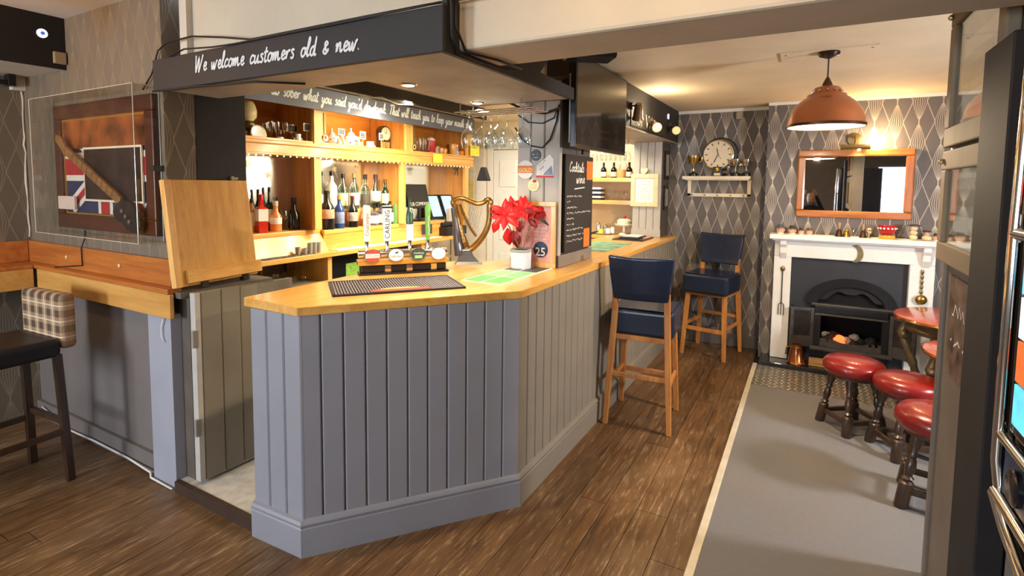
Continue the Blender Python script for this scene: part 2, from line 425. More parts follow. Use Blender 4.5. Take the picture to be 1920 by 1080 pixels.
def floor_mat():
    m, N, b = base('worn_floorboards')
    co = N.coord(); oi = N.n('ShaderNodeObjectInfo')
    pos = N.n('ShaderNodeNewGeometry').outputs['Position']
    g = N.noise(N.mapping(pos, (26, 1.6, 4)), 1.5, 5, .62)
    g2 = N.noise(N.mapping(pos, (90, 5, 9)), 1.4, 3)
    big = N.noise(N.mapping(pos, (1.6, .8, 1)), 1.5, 4, .6)
    scr = N.noise(N.mapping(pos, (34, 3.2, 1)), 1.7, 5, .72)
    f = N.ramp(N.m('ADD', N.m('MULTIPLY', g, .7), N.m('MULTIPLY', g2, .3)), .35, .65)
    c = N.mix(f, lin('#3f2a17')+(1,), lin('#6c4c2b')+(1,))
    c = N.mix(N.m('MULTIPLY', N.ramp(big, .45, .7), .55), c, lin('#86694a')+(1,))
    c = N.mix(N.m('MULTIPLY', N.ramp(scr, .54, .68), N.ramp(big, .30, .62)), c, lin('#a48c6c')+(1,))
    br = N.m('ADD', .82, N.m('MULTIPLY', oi.outputs['Random'], .36))
    mul = N.n('ShaderNodeVectorMath', operation='SCALE'); N.put(mul.inputs[0], c); N.put(mul.inputs['Scale'], br)
    N.put(b.inputs['Base Color'], mul.outputs[0])
    N.put(b.inputs['Roughness'], N.m('ADD', .24, N.m('MULTIPLY', scr, .34)))
    N.put(b.inputs['Normal'], N.bump(g2, .25, .002))
    return m
M_floor = floor_mat()
def carpet_mat():
    m, N, b = base('grey_carpet_pile')
    co = N.coord(); n = N.noise(co, 420, 2); big = N.noise(co, 2.2, 4, .6)
    c = N.mix(n, lin('#4a4848')+(1,), lin('#8e8b8a')+(1,))
    c = N.mix(N.m('MULTIPLY', N.ramp(big, .5, .75), .3), c, lin('#7d6c58')+(1,))
    N.put(b.inputs['Base Color'], c); b.inputs['Roughness'].default_value = .95
    N.put(b.inputs['Normal'], N.bump(n, .6, .004)); b.inputs['Specular IOR Level'].default_value = .15
    return m
M_carpet = carpet_mat()

# ------------------------------------------------------------------ floor
fl = struct('floor', MB().box((-4.9, -2.7, -.08), (2.5, 6.1, -.016)), pm('gap_dirt', '#1a120b', .9))
PW = .152
x = -4.80; k = 0
while x < -.40:
    y0 = -2.6; ymax = 1.55 if x < -2.95 else (1.5 if x < -2.2 else 5.84)
    if x < -1.35 and ymax > 3: ymax = 2.3
    y = y0 - (k*.83 % 1.9)
    while y < ymax-.001:
        L = (2.1, 2.7, 1.6, 2.4)[(k*3+int(y*2)) % 4]
        if ymax-(y+L) < .4: L = ymax-y
        a, b2 = max(y, y0), min(y+L, ymax)
        if b2-a > .03:
            w2 = min(x+PW-.003, -.393)
            MB().box((x, a+.0015, -.016), (w2, b2-.0015, 0.0)).build('floor_board', M_floor, fl)
        y += L
    x += PW; k += 1
cp = thing('carpet', 'grey carpet beside the floorboards in front of the fireplace', 'carpet', (0, 0, 0))
MB().box((-.355, -2.5, -.015), (2.3, 4.755, .010)).build('pile', M_carpet, cp)
MB().box((-.392, -2.5, -.015), (-.355, 5.35, .014)).build('edge_strip', pm('worn_brass_strip', '#d3c8b2', .4, .3, var=.1, vs=12), cp, bevel=.004, label='pale metal strip along the carpet edge')
# chequer plate before the hearth
tp = thing('tread_plate', 'silver chequered metal tread plate before the black hearth', 'metal plate', (0, 0, 0))
M_alu = pm('worn_aluminium', '#7d7569', .38, .5, var=.15, vs=10); M_alu2 = pm('bright_tread', '#e9e0d0', .25, .6, var=.05)
MB().box((-.352, 4.757, -.015), (1.25, 5.325, .009)).build('plate', M_alu, tp)
mb = MB()
for i in range(32):
    for j in range(14):
        cx, cy = -.325+i*.050, 4.775+j*.040
        a = PI/4 if (i+j) % 2 else -PI/4
        ca, sa = math.cos(a), math.sin(a); l, w = .024, .0085
        p = [(cx+ca*l, cy+sa*l, .0095), (cx-sa*w, cy+ca*w, .0135), (cx-ca*l, cy-sa*l, .0095), (cx+sa*w, cy-ca*w, .0135)]
        mb.add(p, [(0, 1, 3), (1, 2, 3)])
o = mb.build('raised_tread', M_alu2, tp); o['kind'] = 'stuff'

# ------------------------------------------------------------------ left part of the room
WX = -2.96
wl = struct('wall_left', MB().box((-4.85, -2.6, 0), (-4.66, 1.95, 2.63)), M_wallS)
wm = struct('wall_middle', MB().box((-4.85, 1.56, 0), (WX, 2.0, 2.63)), M_greyw)
MB().box((-4.66, 1.553, 1.2), (WX+.001, 1.56, 2.63)).build('wallpaper', M_wallL, wm, label='grey wallpaper with string-art diamonds')
MB().box((WX, 1.553, 1.0), (WX+.004, 1.714, 2.63)).build('wallpaper', M_wallS, wm, label='grey wallpaper with string-art diamonds')
MB().box((WX, 1.714, .06), (WX+.012, 2.005, 2.3)).build('black_panel', M_black, wm, label='matt black painted board')
# thin curl of peeling paper at the corner of the two papered walls
struct('trim_1', MB().box((-3.105, 1.51, 0), (-2.884, 1.57, .95)), M_post, label='pale grey painted post under the wooden shelf end')
struct('trim_2', MB().box((-2.81, 1.57, 2.25), (-2.755, 1.60, 2.63)), pm('pale_trim', '#c9bfae', .6))
bb = struct('trim_3', MB().box((-4.66, -2.6, 2.33), (-4.03, 1.553, 2.63)), M_cream)
MB().box((-4.03, -2.6, 2.322), (-4.012, 1.553, 2.63)).build('black_facing', M_blk2, bb, label='glossy black facing board')
struct('baseboard_left', MB().box((-4.66, 1.535, 0), (-3.105, 1.56, .11)), M_greyw, bevel=.004)
struct('trim_4', MB().box((-2.96, 1.562, .0), (-2.80, 1.60, 1.06)), pm('brown_jamb', '#5d5348', .6, var=.15), label='brown wooden hatch jamb')

# ------------------------------------------------------------------ ceilings and beam
struct('ceiling', MB().box((-4.9, -2.7, 2.63), (2.5, 1.62, 2.75)), M_ceilf)
struct('ceiling_far', MB().box((-4.4, 1.86, 2.44), (2.5, 6.1, 2.60)), M_ceil)
bm_ = struct('trim_5', MB().box((-2.88, 1.60, 2.127), (2.4, 1.888, 2.63)), pm('beam_plaster', '#c4b79f', .75, var=.07, vs=3, bump=.5, bs=30), bevel=.012, label='cream textured ceiling beam')
MB().box((-1.14, 1.594, 2.292), (.50, 1.6, 2.30)).build('trunking', M_cream, bm_, label='thin cable trunking line')
# walls of the far room
struct('wall_back', MB().box((-1.42, 5.85, 0), (2.4, 6.0, 2.44)), M_wall)
ch = struct('wall_chimney', MB().box((-.37, 5.60, 0), (-.12, 5.85, 1.02)).box((.765, 5.60, 0), (2.4, 5.85, 1.02)).box((-.37, 5.60, 1.02), (2.4, 5.85, 2.44)), M_wall)
struct('trim_6', MB().box((-1.25, 5.835, 2.41), (-.37, 5.85, 2.44)), M_white)
struct('trim_7', MB().box((-.37, 5.585, 2.415), (2.4, 5.60, 2.44)), M_white)
struct('baseboard_back', MB().box((-1.23, 5.825, 0), (-.37, 5.85, .13)), pm('grey_skirting', '#5d5650', .5), bevel=.006)
struct('wall_bar_back', MB().box((-4.35, 2.0, 0), (-4.2, 6.0, 2.44)), M_cream)
struct('wall_bar_end', MB().box((-4.35, 5.85, 0), (-1.42, 6.0, 2.44)), pm('cream_end_wall', '#d9cbab', .7, var=.04))
# partition on the right and the rest of the room behind the photographer
wr = struct('wall_right', MB().box((.50, 1.46, 0), (.60, 2.70, 2.63)), pm('partition_paint', '#6a5f54', .55, var=.12, vs=4))
struct('trim_8', MB().box((.488, 2.70, 0), (.612, 2.745, 2.44)), pm('partition_edge', '#6e6458', .5, var=.1), bevel=.006)
struct('wall_far_right', MB().box((2.3, -2.6, 0), (2.45, 6.0, 2.63)), M_wallS)
mb = MB()
for y in (2.72, 3.125, 3.53): mb.box((2.25, y, 1.15), (2.3, y+.05, 1.95))
for z in (1.15, 1.9): mb.box((2.25, 2.72, z), (2.3, 3.58, z+.05))
w3 = struct('window_3', mb, M_white)
for y in (2.77, 3.175): MB().box((2.28, y, 1.2), (2.286, y+.355, 1.9)).build('pane', glass('window_glass', (.96, .98, 1), .01, .4), w3)
# wall with three windows behind the photographer
wins = [(-4.3, -2.9), (-2.1, -.6), (1.2, 2.25)]
mb = MB(); px = -4.85
for a, b2 in wins:
    mb.box((px, -2.62, 0), (a, -2.5, 2.63)); mb.box((a, -2.62, 0), (b2, -2.5, .85)); mb.box((a, -2.62, 2.1), (b2, -2.5, 2.63)); px = b2
mb.box((px, -2.62, 0), (2.45, -2.5, 2.63))
struct('wall_front', mb, pm('front_wall', '#7d7060', .7))
for i, (a, b2) in enumerate(wins):
    mb = MB()
    for q in (a, (a+b2)/2-.025, b2-.05): mb.box((q, -2.56, .85), (q+.05, -2.5, 2.1))
    for q in (.85, 1.45, 2.05): mb.box((a, -2.56, q), (b2, -2.5, q+.05))
    w = struct('window_%d' % (i+1), mb, M_white)
    for q in (a+.05, (a+b2)/2+.025):
        for z in (.9, 1.5): MB().box((q, -2.535, z), (q+(b2-a)/2-.075, -2.529, z+.55)).build('pane', glass('window_glass', (.96, .98, 1), .01, .4), w)
# ------------------------------------------------------------------ bar counter
pB, pA, pC, pD = Vector((-2.200, 1.476, 0)), Vector((-1.876, 1.489, 0)), Vector((-1.226, 2.307, 0)), Vector((-1.226, 5.84, 0))
bar = thing('bar_counter', 'grey panelled bar counter with an angled front corner', 'bar counter', (-1.876, 1.489, 0))
def wpart(mb, name, mat, parent=bar, **k):
    """mesh given in world coordinates, parented to a thing at its own place"""
    o = mb.build(name, mat, parent, **k)
    o.matrix_parent_inverse = Matrix.Translation(-Vector(parent.location)) if parent.rotation_euler.z == 0 else parent.matrix_basis.inverted()
    return o
def board_mesh(w, h, t=.016, c=.006):
    """one tongue-and-groove board with eased long edges, face on local +z"""
    prof = [(0, 0), (w, 0), (w, t-c), (w-c, t), (c, t), (0, t-c)]
    mb = MB()
    mb.loft([[(x, 0, z) for x, z in prof], [(x, h, z) for x, z in prof]])
    return mb
def boards(p, q, n, z0, z1, mat, inset, parent):
    u = (q-p).normalized(); L = (q-p).length; w = L/n
    nrm = u.cross(Vector((0, 0, 1))).normalized()
    F = frame(p-nrm*inset+Vector((0, 0, z0)), u, (0, 0, 1))
    for i in range(n):
        mb = board_mesh(w-.0035, z1-z0)
        mb.v = [F @ Matrix.Translation((i*w+.00175, 0, -.016)) @ v for v in mb.v]
        wpart(mb, 'board', mat, parent)
    return F
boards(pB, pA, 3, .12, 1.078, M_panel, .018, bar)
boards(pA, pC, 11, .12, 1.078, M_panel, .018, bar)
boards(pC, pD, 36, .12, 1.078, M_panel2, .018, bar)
ins = lambda t: [(pB.x+t*.2, pB.y+t), (pA.x-t*.3, pA.y+t), (pC.x-t, pC.y+t*.3), (pD.x-t, pD.y)]
core = ins(.037)+[(-1.80, 5.84), (-1.80, 2.75), (-2.18, 2.2)]
mb = MB().prism(core, .0, 1.076); wpart(mb, 'carcass', pm('bar_carcass', '#3c3a3e', .7))
def skirting(p, q, mat, e0=0, e1=0):
    u = (q-p).normalized(); F = frame(p-u*e0, u, (0, 0, 1)); L = (q-p).length+e0+e1
    prof = [(-.02, 0), (0, 0), (0, .128), (-.004, .134), (-.0005, .140), (.002, .150), (-.004, .162), (-.018, .168), (-.02, .168)]
    mb = MB(F); mb.loft([[(0, y, z) for z, y in prof][::-1], [(L, y, z) for z, y in prof][::-1]])
    wpart(mb, 'skirting_board', mat)
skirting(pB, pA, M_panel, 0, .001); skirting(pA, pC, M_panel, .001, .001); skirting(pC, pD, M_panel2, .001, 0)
# worktop
top = thing('bar_worktop', 'honey pine bar worktop on the grey panelled counter', 'worktop', (-1.876, 1.489, 1.078))
P0 = [(-2.252, 1.500), (-1.884, 1.496), (-1.238, 2.325), (-1.238, 5.845), (-1.86, 5.845), (-1.86, 3.22), (-1.93, 3.09), (-2.10, 3.07), (-2.288, 2.25)]
mb = MB().prism(P0, 1.078, 1.12)
wpart(mb, 'worktop', M_pine, top, bevel=.005)
# raised floor behind the bar
struct('floor_bar', MB().prism([(-2.875, 1.52), (-2.19, 1.50), (-2.19, 2.3), (-1.8, 2.8), (-1.8, 5.85), (-4.2, 5.85), (-4.2, 2.0), (-2.875, 2.0)], 0, .055),
       pm('worn_vinyl', '#b9b4aa', .55, var=.22, vs=14, bump=.1))
struct('trim_9', MB().box((-2.875, 1.495, 0), (-2.205, 1.522, .058)), pm('dark_step_edge', '#3b2a1c', .6, var=.2), label='dark wooden step edge at the bar hatch')

# hatch gate, open inwards
gate = thing('hatch_gate', 'grey boarded bar hatch gate standing open', 'gate', (-2.735, 1.56, .06))
M_gate = pm('olive_grey_paint', '#837b6c', .55, var=.08, vs=4)
for i in range(5):
    mb = board_mesh(.105, 1.0 if i < 4 else .965); F = frame((-2.735, 1.575+i*.108, .075), (.06, 1, 0), (0, 0, 1))
    mb.v = [F @ v for v in mb.v]; wpart(mb, 'board', M_gate, gate)
F = frame((-2.735, 1.575, .075), (.06, 1, 0), (0, 0, 1))
mb = MB(F); mb.box((-.012, 0, -.03), (.545, 1.0, -.001)); wpart(mb, 'backing', M_gate, gate)
mb = MB(F); mb.box((-.03, 0, -.03), (-.004, 1.0, .018)); wpart(mb, 'edge_stile', pm('pale_edge', '#b8b3aa', .5, var=.12), gate)
for z in (.25, .72):
    mb = MB(F); mb.box((-.045, z, .005), (-.02, z+.09, .022)); wpart(mb, 'hinge', pm('painted_hinge', '#a19a8c', .4, .4), gate)

# raised counter flap
fp = thing('counter_flap', 'pine counter flap raised upright against the black panel', 'counter flap', (-2.845, 1.52, 1.09))
F = frame((-2.835, 1.515, 1.098), (-.06, .49, 0), (-.07, 0, .56))
mb = MB(F); mb.box((.0, .0, 0), (.49, .56, .030)); wpart(mb, 'flap_board', wood('flap_pine', '#c08a3c', '#d8a452', 'z', .4, 1., knots=.25), fp, bevel=.003)
mb = MB(F); mb.box((.04, .015, .030), (.505, .085, .055)); wpart(mb, 'batten', M_pine, fp, bevel=.003)
mb = MB(F); mb.box((-.02, .0, .0), (.018, .56, .036)); wpart(mb, 'edge_lipping', M_pinez, fp, bevel=.002)
mb = MB(F); mb.cyl((.40, .56, .02), (.40, .585, .02), .009); mb.box((.385, .565, .012), (.43, .578, .03)); wpart(mb, 'catch', pm('steel_catch', '#a89b80', .3, .9), fp)
for x in (.12, .38):
    mb = MB(F); mb.box((x, -.018, .008), (x+.04, .012, .04)); wpart(mb, 'hinge', pm('dark_hinge', '#2a241d', .5, .5), fp)
struct('trim_10', MB().box((-2.955, 1.515, 1.045), (-2.79, 2.05, 1.078)), pm('dark_rest', '#5a5148', .6), label='dark wooden ledge under the raised flap')

# ------------------------------------------------------------------ pillar standing on the bar
CX0, CX1, CY0, CY1 = -1.685, -1.39, 3.075, 3.65
col = thing('bar_pillar', 'grey boarded pillar standing on the bar behind the poinsettia', 'pillar', ((CX0+CX1)/2, (CY0+CY1)/2, 1.12))
mb = MB().box((CX0, CY0+.016, 1.12), (CX1-.01, CY1, 2.44)); wpart(mb, 'core', pm('pillar_side', '#6d6358', .6, var=.12), col)
w = (CX1-CX0)/3
for i in range(3):
    mb = board_mesh(w-.004, 1.32); F = frame((CX0+i*w+.002, CY0+.016, 1.12), (1, 0, 0), (0, 0, 1)); mb.v = [F @ v for v in mb.v]
    wpart(mb, 'board', pm('pillar_grey', '#b2aea6', .5, var=.08), col)
mb = MB().box((CX1-.012, CY0-.004, 1.20), (CX1+.01, CY0+.035, 2.44)); wpart(mb, 'corner_bead', pm('pale_bead', '#aba69e', .5), col)
mb = MB().box((CX0, CY0-.012, 1.121), (CX1+.014, CY0, 1.20)).box((CX1, CY0-.012, 1.121), (CX1+.014, CY1+.012, 1.20)); wpart(mb, 'plinth', pm('plinth_grey', '#7a7168', .5, var=.1), col, bevel=.004)

# ------------------------------------------------------------------ canopy over the bar front
cano = thing('bar_canopy', 'black bar canopy lettered with a painted welcome line', 'canopy', (-2.0, 1.5, 2.105))
mb = MB().box((-2.945, 1.500, 2.105), (-1.118, 1.525, 2.262)); wpart(mb, 'fascia_board', M_black, cano, bevel=.004)
mb = MB(face_room((-1.138, 0, 0))); mb.prism([(1.525, 2.105), (2.66, 2.105), (2.66, 2.165), (2.25, 2.172), (2.45, 2.33), (1.525, 2.30)], 0, .02)
wpart(mb, 'side_board', M_black, cano)
mb = MB().box((-2.945, 1.525, 2.112), (-2.92, 1.553, 2.26)); wpart(mb, 'end_board', M_black, cano)
mb = MB().box((-2.87, 1.525, 2.108), (-1.77, 1.80, 2.122)); wpart(mb, 'front_soffit', M_soffit, cano)
mb = MB().box((-1.77, 1.525, 2.108), (-1.138, 2.66, 2.122)); wpart(mb, 'side_soffit', M_soffit, cano)
mb = MB().box((-1.775, 1.80, 2.108), (-1.76, 2.66, 2.26)).box((-1.77, 2.645, 2.108), (-1.138, 2.66, 2.2)); wpart(mb, 'back_board', M_black, cano)
M_chalk = pm('white_brush_paint', '#d9d6d0', .7, var=.1, vs=60)
a, b2 = ony(365, 134, 1.499), ony(676, 92, 1.499)
mb = MB(); script(mb, 'We welcome customers old & new.', frame((a.x, 1.4985, a.z), (1, 0, (b2.z-a.z)/(b2.x-a.x)), (0, 0, 1)), b2.x-a.x, .036, .0092)
wpart(mb, 'lettering', M_chalk, cano, label='white hand-painted lettering')
def downlight(px, py, k):
    p = onz(px, py, 2.108)
    t = thing('recessed_downlight', ('lit recessed downlight in the canopy above the beer taps', 'lit recessed downlight in the canopy above the hanging glasses')[k], 'downlight', (p.x, p.y, 2.105))
    MB().lathe([(.036, 0), (.042, .003), (.036, -.004), (.028, -.004), (.028, .002)], 20, cap=False).build('bezel', pm('chrome', '#d8d4cc', .12, 1, var=0), t, smooth=True)
    MB().lathe([(.027, -.003), (.012, -.006), (.001, -.007)], 16).build('lamp_face', pm('lit_lamp', '#fff4dc', .5, emis='#fff0d0', estr=30, var=0), t)
    l = spot('downlight_light', (0, 0, -.012), (0, 0, -1), 52, WARM2, 120, .6, .02); l.parent = t
downlight(766, 158, 0); downlight(895, 192, 1)
# black bulkhead over the far half of the bar
bk = struct('trim_11', MB().box((-1.42, 3.66, 2.11), (-1.25, 5.84, 2.44)), M_black, label='black painted bulkhead over the servery')
MB().box((-1.72, 3.66, 2.100), (-1.25, 5.84, 2.11)).build('soffit', M_soffit, bk)
MB().box((-1.42, 2.95, 2.30), (-1.27, 3.66, 2.44)).build('end_box', M_black, bk)
# ------------------------------------------------------------------ back bar joinery
M_pbk = wood('lit_orange_pine_back', '#c4752a', '#dd9440', 'y', .45, 1., knots=.4)  # orange glow of the lit cubbies put into the pine colour
M_pfin = wood('pine_fin', '#b9772f', '#d6964a', 'z', .42, 1., knots=.5)
M_mirror = pm('old_mirror', '#dfe0dc', .14, 1, var=0)
M_chrome = MATS['chrome']
M_glass = glass('clear_glass')
bb_ = thing('back_bar_unit', 'pine back bar unit with mirrored bottle niches and open cubbies', 'back bar', (-3.9, 3.5, .055))
W_ = lambda mb, name, mat, par=bb_, **k: wpart(mb, name, mat, par, **k)
YE = 5.45
W_(MB().box((-4.19, 2.01, 1.21), (-3.70, 3.20, 1.248)), 'ledge', M_pine, bevel=.004)
W_(MB().box((-4.19, 3.205, 1.20), (-3.66, 4.95, 1.237)), 'ledge', M_pine, bevel=.004)
mb = MB(frame((0, 2.01, 0), (1, 0, 0), (0, 0, 1))); mb.prism([(-3.715, 1.21), (-3.70, 1.21), (-3.60, 1.062), (-3.63, 1.062)], -1.19, 0); W_(mb, 'sloping_board', M_pine)
W_(MB().box((-3.69, 3.205, 1.062), (-3.668, 4.95, 1.20)), 'riser_board', M_pine)
W_(MB().box((-4.19, 3.205, 1.062), (-3.69, 3.225, 1.20)), 'riser_end', M_pfin)
W_(MB().box((-3.91, 3.16, 1.237), (-3.785, 4.15, 1.40)), 'bottle_step', M_pine, bevel=.003)
for y in (3.10, 4.18, 5.33):
    W_(MB().box((-3.92, y, 1.25 if y < 5 else 1.062), (-3.66, y+.022, 1.86)), 'fin', M_pfin)
    W_(MB().box((-3.66, y-.02, 1.238 if y > 3.2 else 1.249), (-3.625, y+.055, 1.86)), 'post', M_pinez, bevel=.003)
for y0, y1 in ((2.02, 3.10), (3.125, 4.18), (4.205, 5.33)):
    W_(MB().box((-3.935, y0, 1.25), (-3.92, y1, 1.86)), 'mirror_panel', M_mirror)
# etched vine leaves on the mirrors
M_etch = pm('frosted_etching', '#cdb994', .6, var=.05, alpha=.55)
rnd = random.Random(3)
for y0, y1 in ((2.02, 3.10), (3.125, 4.18)):
    mb = MB(face_room((-3.918, 0, 0)))
    for q in range(5):
        cx, cy = y0+.10+rnd.random()*(y1-y0-.2), 1.62+rnd.random()*.2
        r = rnd.uniform(.022, .038); pts = []
        for i in range(15):
            a = 2*PI*i/15; rr = r*(1 if i % 3 else .62); pts.append((cx+rr*math.cos(a), cy+rr*math.sin(a)))
        mb.add([(p[0], p[1], 0) for p in pts], [tuple(range(15))])
        mb.ribbon([(cx, cy-r*.4), (cx+rnd.uniform(-.05, .05), cy-r-.06)], .006)
    W_(mb, 'etched_leaves', M_etch)['kind'] = 'stuff'
W_(MB().box((-4.19, 2.01, 1.865), (-3.62, YE, 1.955)), 'shelf', M_pine)
W_(MB().box((-3.62, 2.01, 1.862), (-3.598, YE, 1.94)), 'shelf_front', M_pine, bevel=.004)
W_(MB().box((-3.63, 2.01, 1.94), (-3.588, YE, 1.972)), 'cornice_moulding', M_pine, bevel=.008)
W_(MB().box((-3.612, 2.01, 1.858), (-3.59, YE, 1.876)), 'lower_moulding', M_pine, bevel=.005)
# light string under the shelf
mb = MB()
y = 2.05
while y < 5.35:
    mb.sphere((-3.60, y, 1.852), .0055, 6, 4); y += .06
W_(mb, 'light_string', pm('warm_led', '#fff0cc', .5, emis='#ffdf9e', estr=4, var=0), label='string of warm lights under the shelf')['kind'] = 'stuff'
# open cubbies over the shelf
W_(MB().box((-4.19, 2.01, 1.956), (-4.165, YE, 2.43)), 'back_board', M_pbk)
for y in (3.13, 4.29, 5.40):
    W_(MB().box((-4.16, y, 1.956), (-3.66, y+.02, 2.43)), 'fin', M_pfin)
    W_(MB().box((-3.66, y-.045, 1.972), (-3.625, y+.065, 2.43)), 'post', M_pinez, bevel=.004)
for y0, y1 in ((2.02, 3.08), (3.2, 4.24), (4.36, 5.35)):
    W_(MB().box((-3.655, y0, 1.972), (-3.630, y1, 1.992)), 'lower_rail', M_pine, bevel=.003)
# counter, supports and fittings below
bc = thing('back_counter', 'pine back counter under the bottle ledge', 'worktop', (-3.8, 3.5, 1.02))
wpart(MB().box((-4.19, 2.01, 1.02), (-3.53, 5.05, 1.06)), 'counter_top', M_pine, bc, bevel=.004)
for y in (3.16, 4.42):
    wpart(MB().box((-4.1, y, .056), (-3.57, y+.045, 1.02)), 'support', M_pinez, bc)
wpart(MB().box((-4.19, 2.01, .056), (-4.15, 5.05, 1.02)), 'back_panel', pm('dim_grey_back', '#8a8174', .7, var=.15), bc)
wpart(MB().box((-4.14, 2.02, .78), (-3.62, 3.15, .80)), 'glass_shelf', pm('grey_shelf', '#8e8778', .5), bc)
wpart(MB().box((-4.14, 4.47, .80), (-3.62, 5.03, .82)), 'glass_shelf', pm('grey_shelf', '#8e8778', .5), bc)
# bottle fridge between the supports
fr = thing('bottle_fridge', 'black bottle fridge under the back counter', 'fridge', (-3.85, 3.8, .056))
wpart(MB().box((-4.13, 3.24, .058), (-3.66, 4.38, .99)), 'cabinet', M_blk2, fr, bevel=.004)
wpart(MB().box((-3.66, 3.26, .12), (-3.635, 3.80, .97)).box((-3.66, 3.82, .12), (-3.635, 4.36, .97)), 'door', pm('fridge_door', '#191a1c', .15), fr)
wpart(MB().box((-3.634, 3.72, .45), (-3.612, 3.74, .8)).box((-3.634, 3.88, .45), (-3.612, 3.90, .8)), 'handle', M_chrome, fr)
wpart(MB().box((-3.633, 3.42, .74), (-3.631, 3.6, .92)), 'sticker', pm('green_sticker', '#7fb04a', .5, var=.3, vs=30), fr, label='green sticker')
wpart(MB().box((-3.633, 3.62, .80), (-3.631, 3.70, .9)), 'sticker', pm('dark_blue_sticker', '#2b3550', .5), fr, label='dark blue sticker')
# slogan board over the cubbies
sb = thing('slogan_board', 'grey-blue slogan board lettered about doing sober what you said drunk', 'sign', (-3.57, 3.8, 2.25))
wpart(MB().box((-3.585, 2.05, 2.25), (-3.565, 5.42, 2.424)), 'board', pm('slate_blue_board', '#5f6573', .55, var=.1, vs=4), sb)
a = onx(508, 172, -3.563); b2 = onx(884, 243, -3.563)
mb = MB(); script(mb, "do sober what you said you'd do drunk. That will teach you to keep your mouth shut", frame((-3.5635, a.y, 2.312), (0, 1, 0), (0, 0, 1)), b2.y-a.y, .047, .0125)
wpart(mb, 'lettering', pm('pale_blue_brush_paint', '#d8e6ea', .6, var=.04), sb, label='pale hand-painted lettering')
wpart(MB().box((-3.62, 2.05, 2.40), (-3.586, 5.42, 2.436)), 'head_batten', M_black, sb)
# black pelmet hiding the strip lamp over the aisle
tr = thing('strip_lamp', 'strip lamp behind a black pelmet over the bar aisle', 'lamp', (-3.05, 3.4, 2.40))
wpart(MB().box((-3.03, 2.02, 2.325), (-3.005, 4.80, 2.439)), 'pelmet', M_black, tr)
wpart(MB().box((-3.16, 2.4, 2.425), (-3.10, 4.7, 2.439)), 'tube', pm('lit_diffuser', '#fff2d8', .5, emis='#ffe2b0', estr=4, var=0), tr)
# white six panel door in the end wall
dr = struct('door_1', MB().box((-3.52, 5.80, .056), (-2.74, 5.845, 2.08)), pm('door_white', '#dfe3e2', .4, var=.02))
for cx in (-3.31, -2.95):
    for z0, z1 in ((.25, .78), (.95, 1.48), (1.62, 1.95)):
        mb = MB().box((cx-.12, 5.790, z0), (cx+.12, 5.80, z1)); mb.build('door_panel', MATS['door_white'], dr, bevel=.008)
MB().box((-2.85, 5.77, 1.02), (-2.78, 5.80, 1.14)).box((-2.93, 5.755, 1.075), (-2.80, 5.77, 1.095)).build('door_handle', M_chrome, dr)
mb = MB().box((-3.62, 5.80, .056), (-3.53, 5.848, 2.17)).box((-2.73, 5.80, .056), (-2.64, 5.848, 2.17)).box((-3.53, 5.80, 2.09), (-2.73, 5.848, 2.17))
struct('trim_12', mb, M_white, bevel=.004, label='white door architrave')
struct('trim_13', MB().box((-4.18, 5.80, .056), (-3.63, 5.848, 2.1)), pm('white_boarding', '#e2ddd0', .5), label='white boarding beside the door')
# grey boarded end panel of the servery
ep = thing('servery_end_panel', 'pale grey boarded end panel at the far end of the bar', 'panel', (-1.48, 5.6, 1.12))
wpart(MB().box((-1.625, 5.52, 1.121), (-1.33, 5.84, 2.10)), 'core', pm('servery_side', '#4b433c', .6, var=.2), ep)
for i in range(4):
    mb = board_mesh(.0705, .978); F = frame((-1.625+i*.07375, 5.52, 1.121), (1, 0, 0), (0, 0, 1)); mb.v = [F @ v for v in mb.v]
    wpart(mb, 'board', pm('servery_grey', '#aeaaa2', .5, var=.05), ep)
wpart(MB().box((-1.63, 5.49, 1.121), (-1.325, 5.504, 1.20)), 'plinth', pm('servery_grey', '#aeaaa2', .5), ep, bevel=.003)
# far servery shelves
for z, lb in ((1.455, 'pine shelf of glasses in the far servery'), (1.70, 'pine shelf of dark bottles in the far servery')):
    s = thing('servery_shelf', lb, 'shelf', (-2.1, 5.8, z))
    wpart(MB().box((-2.60, 5.60, z), (-1.63, 5.845, z+.032)), 'board', M_pinex, s, bevel=.003)
    wpart(MB().box((-2.60, 5.588, z-.008), (-1.63, 5.60, z+.036)), 'lipping', M_pinex, s)
sv = thing('servery_worktop', 'pine worktop under the far servery shelves', 'worktop', (-2.1, 5.7, 1.09))
wpart(MB().box((-2.60, 5.45, 1.08), (-1.865, 5.845, 1.118)), 'worktop', M_pinex, sv, bevel=.003)
wpart(MB().box((-2.58, 5.5, .056), (-1.87, 5.84, 1.08)), 'base_unit', M_pfin, sv)
ORD = ['first', 'second', 'third', 'fourth', 'fifth', 'sixth', 'seventh', 'eighth', 'ninth', 'tenth']
# ------------------------------------------------------------------ bottles, glasses and oddments of the back bar
def depth(p): return (Vector(p)-CAM).dot(_f)
def px_h(p, n): return n*depth(p)/F_PX          # real length of n pixels at p
M_cap = pm('black_cap', '#18161a', .35)
M_lab = pm('cream_label', '#e3d7bd', .6, var=.06, vs=40)
M_labw = pm('white_label', '#e9e7e2', .6, var=.05, vs=40)
G_dark = pm('dark_bottle_glass', '#14100e', .08, coat=.5, var=0)
G_amber = pm('amber_spirit', '#7a3410', .06, coat=.5, var=.1)
G_red = pm('red_liqueur', '#c42a1c', .08, coat=.5, var=.1)
G_orange = pm('orange_liqueur', '#d98a4c', .08, coat=.5, var=.1)
G_blue = pm('blue_bottle', '#1f3f7c', .1, coat=.5, var=.1)
G_green = pm('green_bottle', '#5f9a5a', .1, coat=.4, var=.1)
G_grn2 = pm('dark_green_bottle', '#12301c', .08, coat=.5, var=.1)
